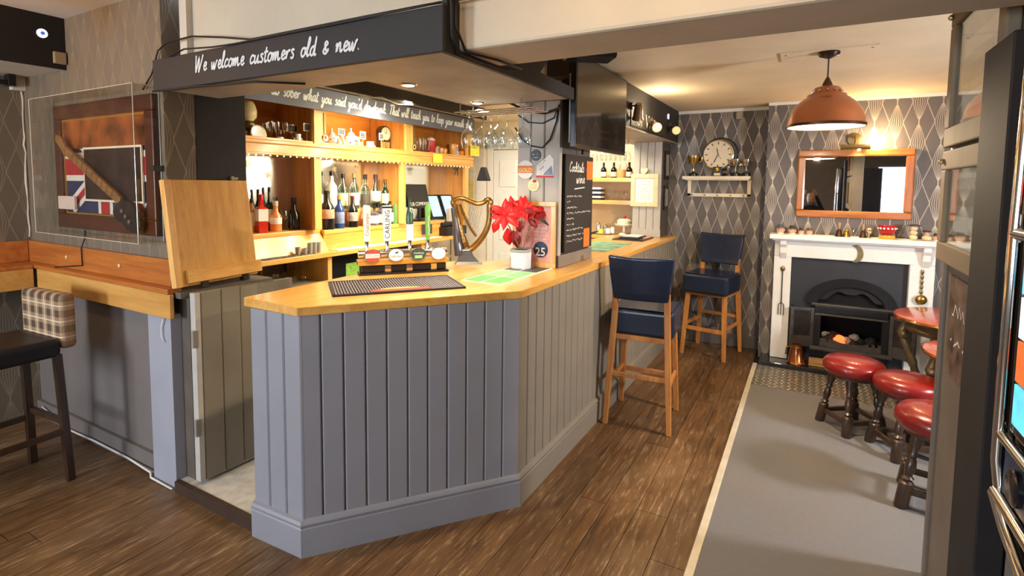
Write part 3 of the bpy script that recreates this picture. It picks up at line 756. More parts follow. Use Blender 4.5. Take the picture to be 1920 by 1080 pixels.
G_frost = pm('frosted_pale_glass', '#cfdbe0', .35, var=.05)
G_clear = glass('bottle_glass', (.86, .92, .9), .03, .62)
B_PROF = {
 'spirit': [(.30, 0), (1, .0), (1, .02), (1, .56), (.93, .62), (.55, .70), (.38, .74), (.36, .90)],
 'square': [(.3, 0), (1, 0), (1, .60), (.95, .64), (.42, .70), (.38, .88)],
 'wine': [(.3, 0), (1, 0), (1, .52), (.9, .60), (.5, .70), (.38, .76), (.36, .92)],
 'squat': [(.3, 0), (1, 0), (1.02, .1), (1, .45), (.85, .55), (.45, .66), (.4, .86)],
}
def bottle(p, h, r, prof, glassm, labm, capm, label, lab=(.14, .48), group='spirit bottles on the back bar', name='bottle', cat='bottle', n=14, sq=False):
    t = thing(name, label, cat, p, random.uniform(-.3, .3), group)
    pr = B_PROF[prof]
    if sq: pr2 = [(rr*r*1.25, z*h) for rr, z in pr]; nn = 4
    else: pr2 = [(rr*r, z*h) for rr, z in pr]; nn = n
    mb = MB(Matrix.Rotation(PI/4, 4, 'Z') if sq else None); mb.lathe(pr2, nn); mb.build('glass_body', glassm, t, smooth=not sq, bevel=.004 if sq else 0)
    nr = pr[-1][0]*r*1.12; mb = MB().lathe([(nr, pr[-1][1]*h-.02*h), (nr, h), (nr*.9, h+.001)], 10); mb.build('cap', capm, t, smooth=True)
    if labm:
        k = 1.012
        if sq:
            mb = MB(); q = r*1.25*math.sqrt(.5)*1.01
            mb.box((-q, -q, lab[0]*h), (q, q, lab[1]*h))
        else:
            mb = MB().lathe([(r*k*.99, lab[0]*h), (r*k, lab[0]*h+.001), (r*k, lab[1]*h), (r*k*.99, lab[1]*h)], nn, cap=False)
        mb.build('paper_label', labm, t, smooth=not sq)
    return t
def place(px, py0, py1, X, z):
    q = onx(px, (py0+py1)/2, X); p = Vector((X, q.y, z)); return p, px_h(p, py0-py1)
BT = [  # px, base y, top y, X, surface z, radius px, profile, glass, label mat, cap, label, (lab), square
 (472, 434, 372, -3.87, 1.249, 8, 'spirit', G_orange, M_lab, M_cap, 'pale amber spirit bottle at the black panel end of the ledge', (.2, .6), 0),
 (490, 437, 366, -3.80, 1.249, 10, 'square', G_red, M_labw, pm('red_cap', '#c0202a', .3), 'red liqueur bottle with red cap and white label', (.3, .62), 1),
 (517, 433, 377, -3.82, 1.249, 10.5, 'squat', G_orange, M_labw, pm('clear_cap', '#cfc8b8', .3), 'squat pale orange gin bottle with a big white label', (.1, .45), 0),
 (551, 431, 371, -3.80, 1.249, 10.5, 'squat', G_dark, pm('banner_label', '#e7ddd2', .6), M_cap, 'squat black rum bottle with a narrow white banner label', (.10, .22), 0),
 (505, 425, 344, -3.88, 1.249, 6.5, 'wine', G_grn2, M_lab, M_cap, 'tall dark green wine bottle behind the orange gin', (.2, .5), 0),
 (484, 425, 346, -3.88, 1.249, 6.5, 'wine', G_dark, M_lab, M_cap, 'tall dark wine bottle behind the red liqueur', (.2, .5), 0),
 (613, 428, 356, -3.725, 1.238, 13.5, 'wine', G_dark, pm('cream_round_label', '#c9a48a', .6, var=.3, vs=30), M_cap, 'large black cream-liqueur bottle beside the pine post', (.28, .52), 0),
 (636, 427, 366, -3.725, 1.238, 9.5, 'spirit', G_blue, pm('blue_pink_label', '#7f8fb8', .6, var=.35, vs=40), pm('orange_cap', '#d98a2c', .35), 'blue liqueur bottle with an orange cap', (.15, .5), 0),
 (661, 424, 366, -3.725, 1.238, 10, 'wine', G_dark, pm('red_white_label', '#b9a6a2', .6, var=.5, vs=40), pm('dark_red_cap', '#5c1a20', .35), 'black liqueur bottle with dark red cap and small crest', (.2, .48), 0),
 (597, 404, 338, -3.848, 1.401, 8.5, 'spirit', G_clear, M_labw, M_cap, 'clear spirit bottle nearest the post on the back row', (.1, .45), 0),
 (622, 400, 328, -3.848, 1.401, 10, 'spirit', G_frost, None, M_cap, 'frosted white bottle on the back row', (.1, .4), 0),
 (643, 396, 330, -3.848, 1.401, 9, 'spirit', G_clear, M_lab, M_cap, 'clear rum bottle with cream label and black cap', (.1, .45), 0),
 (664, 394, 328, -3.848, 1.401, 9, 'spirit', G_clear, M_labw, pm('tan_cap', '#9a7648', .4), 'clear spirit bottle with white label and tan cap', (.1, .45), 0),
 (684, 392, 330, -3.848, 1.401, 8, 'spirit', G_clear, pm('slate_label', '#55504c', .6), M_cap, 'clear vodka bottle with a dark grey label', (.12, .42), 0),
 (704, 390, 328, -3.848, 1.401, 9.5, 'squat', G_clear, M_labw, pm('brown_cap', '#4a2320', .4), 'clear rounded gin bottle with a brown cap', (.2, .5), 0),
 (722, 388, 336, -3.848, 1.401, 8, 'wine', G_grn2, M_lab, pm('amber_cap', '#7a3a1c', .4), 'dark green whiskey bottle with a cream label', (.15, .5), 0),
 (685, 421, 382, -3.725, 1.238, 8, 'squat', G_amber, M_labw, pm('wooden_cap', '#c7a26a', .5), 'small amber whisky bottle behind the red lettered tap', (.35, .6), 0),
 (702, 420, 384, -3.725, 1.238, 7, 'square', pm('smoky_bottle', '#5a5560', .1, coat=.4), M_labw, M_cap, 'short smoky bottle behind the black lettered tap', (.1, .5), 1),
 (714, 419, 380, -3.735, 1.238, 7, 'square', pm('slate_bottle', '#454a5e', .1, coat=.4), M_labw, M_cap, 'short slate blue bottle behind the black lettered tap', (.1, .5), 1),
 (743, 417, 362, -3.725, 1.238, 6.8, 'wine', G_green, None, pm('silver_cap', '#8d8d8a', .3, .6), 'pale green tonic bottle at the end of the ledge', (.1, .5), 0),
 (731, 416, 374, -3.735, 1.238, 7, 'spirit', G_clear, M_labw, M_cap, 'small clear bottle beside the green tonic bottle', (.1, .5), 0),
]
for px, y0, y1, X, z, rp, prof, g, lm, cm, lbl, lab, sq in BT:
    p, h = place(px, y0, y1, X, z); bottle(p, h, px_h(p, rp), prof, g, lm, cm, lbl, lab, sq=bool(sq))

BALLOON = [(.30, 0), (.32, .004), (.06, .012), (.045, .03), (.045, .40), (.10, .45), (.32, .55), (.42, .70), (.40, .85), (.34, 1.0)]
WINE = [(.19, 0), (.20, .006), (.04, .02), (.022, .04), (.020, .40), (.06, .45), (.17, .55), (.225, .70), (.22, .85), (.19, 1.0)]
FLUTE = [(.26, 0), (.26, .006), (.04, .02), (.035, .36), (.08, .42), (.18, .65), (.24, 1.0)]
PINT = [(.20, 0), (.205, .01), (.24, .5), (.29, .75), (.28, 1.0)]
def glassware(p, h, prof, label, group, name='wine_glass', flip=False, cat='glass', wall=True):
    pr = [(r*h if prof is not FLUTE else r*h*.62, z*h) for r, z in prof]
    if flip: pr = [(r, h-z) for r, z in pr]
    o = MB().lathe(pr, 16, cap=False).build(name, M_glass, None, smooth=True); o.location = p
    return tag(o, label, cat, group)
# champagne flutes on the top shelf
for i, (px, y0, y1) in enumerate(((497, 256, 218), (508, 257, 216), (519, 258, 217), (535, 260, 218), (547, 260, 220))):
    p, h = place(px, y0, y1, -3.80, 1.956)
    glassware(p, h, FLUTE, 'champagne flute on the top shelf, '+ORD[i]+' from the display plate', 'champagne flutes on the top shelf', 'champagne_flute')
p, h = place(529, 404, 368, -3.885, 1.249); glassware(p, h, BALLOON, 'large balloon glass behind the squat orange gin bottle', 'balloon glass', 'balloon_glass')
# oddments in the first cubby
M_china = pm('white_china', '#ece9e0', .25, coat=.4, var=.03)
def plate(px, py, X, z, rp, tilt, label):
    p, h = place(px, py+rp, py-rp, X, z); r = h/2
    t = thing('display_plate', label, 'plate', (p.x, p.y, z))
    M = Matrix.Translation((0, 0, r*math.cos(tilt)+.004)) @ Matrix.Rotation(PI/2-tilt, 4, 'Y')
    MB(M).lathe([(.6*r, 0), (.95*r, .008), (r, .014), (.95*r, .014), (.6*r, .006)], 24).build('plate_disc', M_china, t, smooth=True)
    MB(M).lathe([(.97*r, .0142), (.9*r, .0145), (.9*r, .0150), (.97*r, .0147)], 24, cap=False).build('gilt_rim', pm('gilt', '#c79a3c', .3, .7), t)
plate(483, 240, -3.78, 1.956, 16, .2, 'white display plate leaning in the first cubby')
p, h = place(467, 255, 196, -3.86, 1.956)
t = thing('oil_lamp', 'small brass oil lamp with a cream globe at the cubby end', 'oil lamp', p)
MB().lathe([(.05, 0), (.055, .01), (.02, .03), (.015, .09), (.04, .11), (.045, .15), (.03, .17)], 16).build('lamp_base', pm('aged_brass', '#7a6a44', .35, .8), t, smooth=True)
MB().lathe([(.03, .17), (.055, .20), (.06, .25), (.045, .30), (.03, .32)], 16).build('globe', pm('cream_globe', '#e2cf95', .3), t, smooth=True)
p, h = place(525, 259, 233, -3.74, 1.956); bottle(p, h, px_h(p, 6), 'squat', G_clear, M_labw, pm('brown_cork', '#6b4a2c', .7), 'miniature clear bottle with a brown cork between the flutes', (.2, .5))
p, h = place(552, 240, 198, -4.0, 1.956); bottle(p, .42, px_h(p, 7), 'wine', G_dark, M_lab, pm('gold_foil', '#c8a860', .35, .6), 'tall dark bottle with pale foil neck in the first cubby', (.2, .5))
def jug(px, y0, y1, X, z, rp, label, handle=1, spout=1, knob=False, name='china_jug', cat='jug', deco=True):
    p, h = place(px, y0, y1, X, z); r = px_h(p, rp)
    t = thing(name, label, cat, p)
    if knob: prof = [(.6*r, 0), (.95*r, .15*h), (r, .35*h), (.85*r, .58*h), (.5*r, .66*h), (.52*r, .70*h), (.3*r, .80*h), (.1*r, .84*h), (.14*r, .9*h), (.1*r, h)]
    else: prof = [(.65*r, 0), (.95*r, .2*h), (r, .45*h), (.75*r, .75*h), (.8*r, h), (.74*r, h), (.66*r, .75*h)]
    MB().lathe(prof, 18).build('pot_body', M_china, t, smooth=True)
    if handle: MB().tube([(0, .8*r, .65*h), (0, 1.35*r, .62*h), (0, 1.5*r, .4*h), (0, 1.25*r, .2*h), (0, .9*r, .18*h)], .07*r+.002, 8).build('handle', M_china, t, smooth=True)
    if spout: MB().tube([(0, -.8*r, .25*h), (0, -1.15*r, .35*h), (0, -1.45*r, .66*h)], [.2*r, .14*r, .09*r], 8).build('spout', M_china, t, smooth=True)
    if deco:
        mb = MB(); rn = random.Random(int(px))
        for k in range(6):
            a = rn.uniform(-.9, .9); zz = rn.uniform(.2, .5)*h; q = r*1.005
            c = Vector((q*math.cos(a), q*math.sin(a), zz)); s = r*.13
            u = Vector((-math.sin(a), math.cos(a), 0))*s; mb.add([c-u, c-Vector((0, 0, s)), c+u, c+Vector((0, 0, s))], [(0, 1, 2, 3)])
        mb.build('flower_print', pm('blue_print', '#4a5a78', .4, var=.3, vs=50), t)['kind'] = 'stuff'
jug(559, 262, 241, -3.72, 1.956, 6.5, 'small white milk jug beside the flutes', name='milk_jug')
jug(622, 268, 230, -3.80, 1.956, 12, 'white china teapot against the cubby post', knob=True, name='teapot', cat='teapot', spout=0)
jug(658, 270, 228, -3.84, 1.956, 14.5, 'large white teapot in the middle of the second cubby', knob=True, name='teapot', cat='teapot')
jug(694, 274, 256, -3.72, 1.956, 9, 'white sugar bowl beside the pendulum clock', spout=0, name='sugar_bowl', cat='bowl')
jug(636, 268, 250, -3.70, 1.956, 5, 'small white china cup before the teapots', spout=0, name='china_cup', cat='cup', deco=False)
jug(676, 272, 256, -3.72, 1.956, 5, 'small white cream jug between teapot and sugar bowl', name='cream_jug', deco=False)
def stick_sign(px, y0, y1, w, hgt, X, z, label):
    p, h = place(px, y0, y1, X, z); ww, hh = px_h(p, w), px_h(p, hgt)
    t = thing('stick_sign', label, 'sign', p, 0, 'small chalk price signs')
    MB().box((-.003, -.004, 0), (.003, .004, h-hh)).build('stick', M_pinez, t)
    MB().box((-.004, -ww/2, h-hh), (.004, ww/2, h)).build('sign_frame', M_white, t, bevel=.002)
    F = face_room((.0045, -ww/2, h-hh)); mb = MB(F); mb.box((ww*.12, hh*.14, 0), (ww*.88, hh*.86, .001)); mb.build('slate', pm('slate', '#33343a', .7), t)
    mb = MB(); rn = random.Random(int(px))
    for k in range(3): scribble(mb, F @ Matrix.Translation((0, 0, .002)), ww*.18, hh*(.25+.2*k), ww*.6, hh*.1, .0022, rn)
    mb.build('chalk_writing', M_chalk, t)['kind'] = 'stuff'
stick_sign(549, 262, 221, 20, 15, -3.90, 1.956, 'small framed chalk sign behind the flutes')
stick_sign(575, 264, 222, 15, 15, -3.70, 1.956, 'small framed chalk sign on a stick beside the cubby post')
stick_sign(640, 269, 232, 16, 12, -3.68, 1.956, 'small chalk sign before the left white teapot')
stick_sign(680, 272, 237, 15, 14, -3.68, 1.956, 'small cream-framed sign before the large teapot')
stick_sign(715, 276, 241, 12, 13, -3.68, 1.956, 'small sign before the pendulum clock')
# pendulum clock
p, h = place(723, 274, 222, -3.86, 1.956)
t = thing('pendulum_clock', 'dark wooden pendulum clock in the second cubby', 'clock', p); r = px_h(p, 12)
F = face_room((0, 0, 0))
mb = MB(F); mb.box((-r*1.15, 0, -.06), (r*1.15, h*.62, 0)); mb.lathe([(r*1.25, -.06), (r*1.25, 0)], 28, (0, h-r*1.25, 0)); mb.build('case', M_dkwood, t, bevel=.003)
MB(F).lathe([(r*1.1, .001), (r*1.1, .004), (r*1.0, .006)], 28, (0, h-r*1.25, 0)).build('bezel', pm('aged_brass', '#7a6a44', .35, .8), t, smooth=True)
MB(F).lathe([(r, .006), (r*.98, .008)], 28, (0, h-r*1.25, 0)).build('dial', M_lab, t)
mb = MB(F @ Matrix.Translation((0, h-r*1.25, .0095)))
for k in range(12): a = PI*k/6; mb.ribbon([(r*.75*math.sin(a), r*.75*math.cos(a)), (r*.9*math.sin(a), r*.9*math.cos(a))], .004)
mb.build('numerals', M_blk2, t)['kind'] = 'stuff'
mb = MB(F @ Matrix.Translation((0, h-r*1.25, .0105))); mb.ribbon([(0, 0), (0, r*.7)], .005); mb.ribbon([(0, 0), (-r*.35, r*.2)], .006); mb.build('hands', M_blk2, t)
mb = MB(F); mb.box((-r*.85, .02, 0), (r*.85, h*.42, .003)); mb.build('pendulum_window', pm('gold_pane', '#b79a58', .2, .3), t)
mb = MB(F); mb.cyl((0, h*.42, .006), (0, .06, .006), .002); mb.lathe([(.018, .004), (.018, .009)], 16, (0, .05, 0)); mb.build('pendulum', pm('aged_brass', '#7a6a44', .35, .8), t)
# bottle openers screwed to the posts
for k, (px, lb) in enumerate(((609, 'brass wall bottle opener on the left cubby post'), (776, 'brass wall bottle opener on the right cubby post'))):
    q = onx(px, 250, -3.623); t = thing('bottle_opener', lb, 'bottle opener', (-3.625, q.y, 2.02))
    MB().box((0, -.012, .04), (.006, .012, .22)).build('handle_plate', pm('aged_brass', '#7a6a44', .35, .8), t, bevel=.003)
    MB(face_room((.003, 0, .01))).lathe([(.026, 0), (.028, .004), (.026, .008), (.016, .008), (.016, 0)], 18, cap=False).build('opener_ring', M_chrome, t, smooth=True)
# third cubby
p, h = place(808, 281, 244, -3.80, 1.956)
t = thing('red_tin', 'red tin dispenser with a white lid in the third cubby', 'tin', p); r = px_h(p, 8)
MB().lathe([(r, 0), (r, .12*h), (.8*r, .2*h), (.8*r, .3*h), (r, .36*h), (r, .82*h)], 16).build('tin_body', pm('red_enamel', '#bb2a2e', .3), t, smooth=True)
MB().lathe([(r*1.05, .82*h), (r*.9, .9*h), (.3*r, h)], 16).build('lid', M_white, t, smooth=True)
for i, (px, y0, y1) in enumerate(((787, 279, 246), (798, 280, 248))):
    p, h = place(px, y0, y1, -3.78, 1.956); glassware(p, h, PINT, ('tall straight glass against the third cubby post', 'tall straight glass touching the red tin')[i], 'straight glasses in the third cubby', 'straight_glass')
plate(821, 262, -3.90, 1.956, 11, .15, 'round cream plate beside the red tin')
p, h = place(840, 286, 256, -3.76, 1.956)
t = thing('star_trophy', 'small gold star trophy in the third cubby', 'trophy', p)
MB().box((-.02, -.025, 0), (.02, .025, .02)).build('trophy_base', M_lab, t, bevel=.002)
M_gold = pm('gold_metal', '#c99a35', .25, .9, var=.05)
MB().lathe([(.015, .02), (.005, .03), (.005, .07), (.018, .09)], 10).build('stem', M_gold, t, smooth=True)
pts = [((.05 if i % 2 == 0 else .02)*math.sin(PI*i/5), .13+(.05 if i % 2 == 0 else .02)*math.cos(PI*i/5)) for i in range(10)]
MB(face_room((-.006, 0, 0))).prism(pts, 0, .012).build('star', M_gold, t)
for i, (px, y0, y1) in enumerate(((827, 285, 268), (834, 286, 270), (849, 288, 262))):
    p, h = place(px, y0, y1, -3.70, 1.956)
    t = MB().lathe([(r_*h, z_*h) for r_, z_ in PINT], 12).build('gold_tumbler', pm('amber_glass', '#c08a3e', .1, coat=.5), None, smooth=True); t.location = p
    tag(t, 'small amber tumbler in the third cubby, '+ORD[i]+' from the red tin', 'glass', 'amber tumblers in the third cubby')
p, h = place(856, 290, 262, -3.72, 1.956)
t = thing('china_figurine', 'blue and white china figurine in the third cubby', 'figurine', p)
MB().lathe([(.035, 0), (.04, .02), (.028, .07), (.02, .10), (.026, .12), (.012, .13)], 12).build('gown', pm('blue_china', '#9fb0c4', .25, var=.3, vs=40), t, smooth=True)
MB().sphere((0, 0, .148), .02).build('head', M_china, t, smooth=True)
p, h = place(864, 291, 262, -3.71, 1.956)
tag(MB().box((p.x-.035, p.y-.045, p.z), (p.x+.035, p.y+.045, p.z+.09)).build('orange_box', pm('orange_card', '#d9822a', .6), None, bevel=.003), 'orange cardboard box at the end of the third cubby', 'box')
# yellow notes on the shelf front
def note(px0, py0, px1, py1, X, mat, label, name='paper_note', lines=0):
    a = onx(px0, py0, X); b3 = onx(px1, py1, X)
    t = thing(name, label, 'note', (X, a.y, b3.z))
    MB().box((0, 0, 0), (.003, b3.y-a.y, a.z-b3.z)).build('card', mat, t)
    if lines:
        mb = MB(); rn = random.Random(int(px0)); F = face_room((.0035, 0, 0)); w, h = b3.y-a.y, a.z-b3.z
        for k in range(lines): scribble(mb, F, w*.12, h*(.15+.75*k/lines), w*.75, h*.35/lines, .0025, rn)
        mb.build('writing', M_blk2, t)['kind'] = 'stuff'
    return t
M_yel = pm('yellow_card', '#f2e24a', .6, var=.03)
note(812, 288, 829, 306, -3.584, M_yel, 'plain yellow note on the shelf front')
note(882, 272, 898, 293, -3.584, M_yel, 'yellow written card at the end of the shelf', lines=4)
# string bow hanging under the shelf
q = onx(856, 306, -3.57)
t = thing('dark_bow', 'dark ribbon bow hanging from the end of the shelf', 'bow', (-3.575, q.y, 1.80))
for s in (-1, 1): MB().sphere((0, s*.03, .03), .028, 10, 6, .5, 1, .7).build('loop', pm('dark_ribbon', '#3a322c', .7, var=.3, vs=60), t, smooth=True)
for s in (-1, 1): MB().tube([(0, 0, .03), (.005, s*.02, -.01), (0, s*.03, -.05)], .006, 6).build('tail', MATS['dark_ribbon'], t)
# steel measuring cups
for i, (px, y0, y1) in enumerate(((558, 459, 443), (571, 459, 447), (581, 459, 438), (589, 459, 438), (597, 458, 438))):
    p, h = place(px, y0, y1, -3.58, 1.06); r = px_h(p, 5)
    o = MB().lathe([(r*.8, 0), (r*.82, .002), (r, h), (r*.93, h), (r*.75, .006)], 14, cap=False).build('steel_cup', pm('brushed_steel', '#b5b1a8', .42, .45), None, smooth=True); o.location = p
    tag(o, 'small steel measuring cup by the sloping board, '+ORD[i]+' from the hatch', 'cup', 'steel measuring cups')
# mats and runner on the back counter
tag(MB().box((-3.60, 2.12, 1.06), (-3.545, 3.02, 1.066)).box((-3.6, 2.12, 1.066), (-3.595, 3.02, 1.069)).build('bar_runner', pm('printed_runner', '#5c564c', .7, var=.9, vs=28), None), 'dark printed bar runner on the back counter', 'bar runner')
tag(MB().box((-3.652, 3.26, 1.06), (-3.548, 4.75, 1.065)).build('bar_towel', pm('white_runner', '#e6e6e2', .8, var=.06, vs=30), None), 'long white bar towel on the back counter', 'bar towel')
# upturned glasses on the shelves below
i = 0
for px in (796, 816, 836, 857):
    for X in (-3.70, -3.90):
        q = onx(px, 480, X); p = Vector((X, q.y, .822))
        if 4.5 < p.y < 5.0: glassware(p, .16, PINT, ('front' if X > -3.8 else 'back')+' row upturned pint glass under the till, '+ORD[(796, 816, 836, 857).index(px)]+' from the support', 'upturned pint glasses by the till', 'pint_glass', True)
for k in range(9):
    for X in (-3.72, -3.92):
        glassware(Vector((X, 2.3+k*.092, .802)), .11, WINE if k > 5 else PINT, ('front' if X > -3.8 else 'back')+' row upturned glass behind the hatch, '+ORD[k]+' from the black panel', 'upturned glasses behind the hatch', 'pint_glass', True)
# till with twin screens and the display beside it
q = onx(838, 420, -3.72)
till = thing('cash_till', 'black cash till with two tilted blue screens', 'cash till', (-3.76, q.y, 1.06))
MB().box((-.15, -.22, 0), (.20, .18, .10)).build('cash_drawer', M_blk2, till, bevel=.006)
MB().box((-.16, -.2, .10), (.12, .14, .15)).build('till_base', M_blk2, till, bevel=.01)
Fm = frame((.02, 0, .15), (.25, .97, 0), (-.45, 0, .9))
for s in (-1, 1):
    mb = MB(Fm); mb.box((-.20 if s < 0 else .01, .02, -.012), (-.01 if s < 0 else .20, .34, .012)); mb.build('screen_housing', M_blk2, till, bevel=.004)
    mb = MB(Fm); mb.box((-.17 if s < 0 else .03, .06, .012), (-.03 if s < 0 else .18, .32, .015)); mb.build('screen', pm('lit_screen', '#8fbadf', .3, emis='#86b6e2', estr=.9, var=.15, vs=12), till, label='lit pale blue screen')
MB().box((.05, -.03, .15), (.10, .04, .30)).build('printer', pm('receipt_printer', '#b8b2a6', .4), till, bevel=.005)
q = onx(787, 380, -3.76)
mo = thing('till_display', 'black display board with white capital lettering beside the till', 'display', (-3.77, q.y, 1.237))
MB().box((-.07, -.06, 0), (.07, .06, .02)).build('foot', M_blk2, mo, bevel=.005)
MB().cyl((0, 0, .02), (0, 0, .18), .02).build('stem', M_blk2, mo)
Fm = frame((.01, 0, .14), (0, 1, 0), (-.22, .28, .95)); mb = MB(Fm); mb.box((-.19, 0, -.015), (.17, .27, .015)); mb.build('board', M_blk2, mo, bevel=.004)
lettering('PUB COMPANY', .058, Fm @ Matrix.Translation((-.01, .045, .0155)), M_white, mo, sx=.85)
tag(MB(face_room((-3.64, onx(801, 412, -3.64).y, 1.10))).box((-.09, 0, 0), (.07, .11, .012)).build('small_chalkboard', pm('slate', '#33343a', .7), None), 'small black chalkboard leaning on the riser by the till', 'chalkboard')
# papers on the white boarding beside the door
def paper_y(px0, py0, px1, py1, Y, mat, label, lines=5, cat='notice', name='paper_notice', ink=None):
    a = ony(px0, py0, Y); b3 = ony(px1, py1, Y); w, h = b3.x-a.x, a.z-b3.z
    t = thing(name, label, cat, (a.x, Y, b3.z))
    MB().box((0, -.004, 0), (w, 0, h)).build('sheet', mat, t)
    mb = MB(); rn = random.Random(int(px0+py0)); F = face_cam((0, -.0045, 0))
    for k in range(lines): scribble(mb, F, w*.12, h*(.1+.8*k/lines), w*.76, h*.4/lines, h*.012, rn)
    if lines: mb.build('print', ink or M_greyw, t)['kind'] = 'stuff'
    return t
paper_y(875, 335, 889, 376, 5.80, pm('pale_yellow_paper', '#ead98a', .7), 'yellow printed notice on the white boarding', 8)
paper_y(874, 312, 890, 332, 5.80, pm('floral_paper', '#e6e0cf', .7, var=.1, vs=20), 'pale notice above the yellow notice', 2)
paper_y(893, 330, 912, 378, 5.80, M_labw, 'white paper notice beside the door', 0)
# black triangular cloth bag hanging in the aisle
q = onx(907, 330, -2.9)
t = thing('hanging_bag', 'black triangular cloth bag hanging on a cord', 'bag', (q.x, q.y, q.z))
MB(face_cam((0, -.0, -.05))).prism([(-.07, 0), (.07, 0), (.065, .02), (.02, .14), (-.02, .14), (-.065, .02)], -.035, .035).build('bag_body', pm('black_cloth', '#25252a', .9, var=.2, vs=40, bump=.4), t, bevel=.012)
MB().tube([(0, 0, .09), (0.004, 0, .15), (0, 0, .25), (0, 0, 2.43-q.z)], .004, 6).build('cord', pm('pale_cord', '#b8a878', .8), t)
# ------------------------------------------------------------------ things on the bar
TZ = 1.12
# beer font with four taps
pL, pR = onz(674, 518, TZ), onz(842, 509, TZ)
ud = (pR-pL).normalized(); LF = (pR-pL).length; ang = math.atan2(ud.y, ud.x)
font = thing('beer_font', 'chrome and wood beer font with four upright tap handles', 'beer font', (pL.x, pL.y, TZ), ang)
M_font = wood('font_wood', '#a8741f', '#c8923a', 'x', .35, 1., coat=.3)
MB().box((0, 0, 0), (LF, .12, .012)).build('drip_base', M_blk2, font, bevel=.003)
MB().box((.01, .03, .012), (LF-.01, .11, .055)).build('font_body', pm('dark_font', '#1d1715', .25), font, bevel=.006)
for k in (.28, .52, .8): MB().box((LF*k, .026, .012), (LF*k+.035, .032, .05)).build('glint_plate', M_chrome, font)
MB().box((-.005, .02, .055), (LF+.005, .115, .082)).build('wood_rail', M_font, font, bevel=.003)
MB().cyl((.0, .065, .115), (LF, .065, .115), .024, n=16).build('chrome_pipe', M_chrome, font, smooth=True)
TAPS = [(690, 698, '#e8e2d2', 'Cruzcampo', '#b5342c', '#c9463f'), (727, 741, '#e9e6dc', 'CARLING', '#1b1a1c', '#ebe8e0'),
        (770, 783, '#e6e6e0', 'Carlsberg', '#1f3a2a', '#3a4a44'), (805, 822, '#6fa544', '', '#3f7a2c', '#dfe3de')]
wpp = depth((pL+pR)/2)/F_PX
for i, (hx, mx, hc, word, wc, mc) in enumerate(TAPS):
    lx = (hx-674)/(842-674)*LF; lm = (mx-674)/(842-674)*LF
    tp_ = MB().lathe([(.012, .115), (.014, .135), (.010, .15), (.012, .19)], 12, (lx, .065, 0)).build('tap_stem', M_chrome, font, smooth=True)
    hm = pm('tap_handle_%d' % i, hc, .3, var=.03)
    if i == 3: mb = MB().lathe([(.012, .19), (.014, .22), (.018, .36), (.019, .385), (.014, .405), (.005, .41)], 14, (lx, .065, 0)); mb.build('tap_handle', hm, font, smooth=True, label='green rounded tap handle')
    elif i == 2:
        MB().box((lx-.020, .05, .19), (lx+.020, .08, .29)).build('tap_handle', hm, font, bevel=.006)
        MB().lathe([(.021, .29), (.022, .34), (.016, .37), (.008, .39), (.007, .44), (.009, .445)], 14, (lx, .065, 0)).build('bottle_top', pm('tap_green', '#2e4a38', .25), font, smooth=True, label='green bottle-shaped handle top')
    else:
        w0, w1 = (.018, .021) if i == 0 else (.020, .026)
        mb = MB(); mb.loft([[(lx-w, .065-.015, z), (lx+w, .065-.015, z), (lx+w, .065+.015, z), (lx-w, .065+.015, z)] for w, z in ((w0, .19), (w1, .38), (w1*.9 if i == 0 else w1, .40))])
        mb.build('tap_handle', hm, font, bevel=.005)
        if i: MB().box((lx-.028, .048, .385), (lx+.030, .082, .395)).build('tap_band', M_blk2, font)
    if word:
        Fv = frame((lx+.002, .0495, .29 if i < 2 else .335), (0, 0, 1), (-1, 0, 0))
        lettering(word, (.028, .040, .026)[i], Fv, pm('ink_%d' % i, wc if i < 2 else '#e8ece6', .5), font, sx=1.0)
    else:
        mb = MB(); Fv = frame((lx+.002, .045, .21), (0, 0, 1), (-1, 0, 0)); scribble(mb, Fv, 0, -.006, .13, .012, .003, random.Random(2)); mb.build('lettering', M_white, font)
    # oval badge
    Fb = frame((lm, .012, .112), (1, 0, 0), (0, 0, 1))
    MB().box((lm-.006, .012, .105), (lm+.006, .06, .12)).build('badge_arm', M_chrome, font)
    bd = MB(Fb); bd.lathe([(.046, -.004), (.048, 0), (.046, .004)], 24, sx=1, sy=.82); bdo = bd.build('badge', M_chrome, font, smooth=True)
    MB(Fb).lathe([(.043, .0045), (.042, .005)], 24, sx=1, sy=.82).build('badge_face', pm('badge_%d' % i, mc, .35, var=.04), font)
    if i == 0: MB(Fb).box((-.04, -.012, .005), (.04, .012, .0056)).build('badge_band', pm('badge_pale', '#e9d9cc', .5), font); lettering('CRUZCAMPO', .0125, Fb @ Matrix.Translation((0, 0, .006)), pm('ink_0', '#b5342c', .5), font)
    if i == 1:
        lettering('CARLING', .017, Fb @ Matrix.Translation((0, -.008, .006)), pm('ink_1', '#1b1a1c', .5), font)
        MB(Fb @ Matrix.Translation((0, .016, .006))).prism([(-.012, -.004), (.016, .008), (.008, -.002), (.014, -.006)], 0, .0008).build('lion_mark', M_blk2, font)
    if i == 2:
        lettering('Carlsberg', .015, Fb @ Matrix.Translation((0, .008, .006)), M_white, font, shear=.2)
        MB(Fb).box((-.022, -.024, .005), (.022, -.006, .0058)).build('badge_leaf', pm('leaf_green', '#8fcf7a', .5), font)
    if i == 3: mb = MB(); scribble(mb, Fb @ Matrix.Translation((0, 0, .006)), -.03, .003, .06, .007, .0016, random.Random(9)); mb.build('lettering', pm('grey_green_ink', '#7f8f86', .5), font)
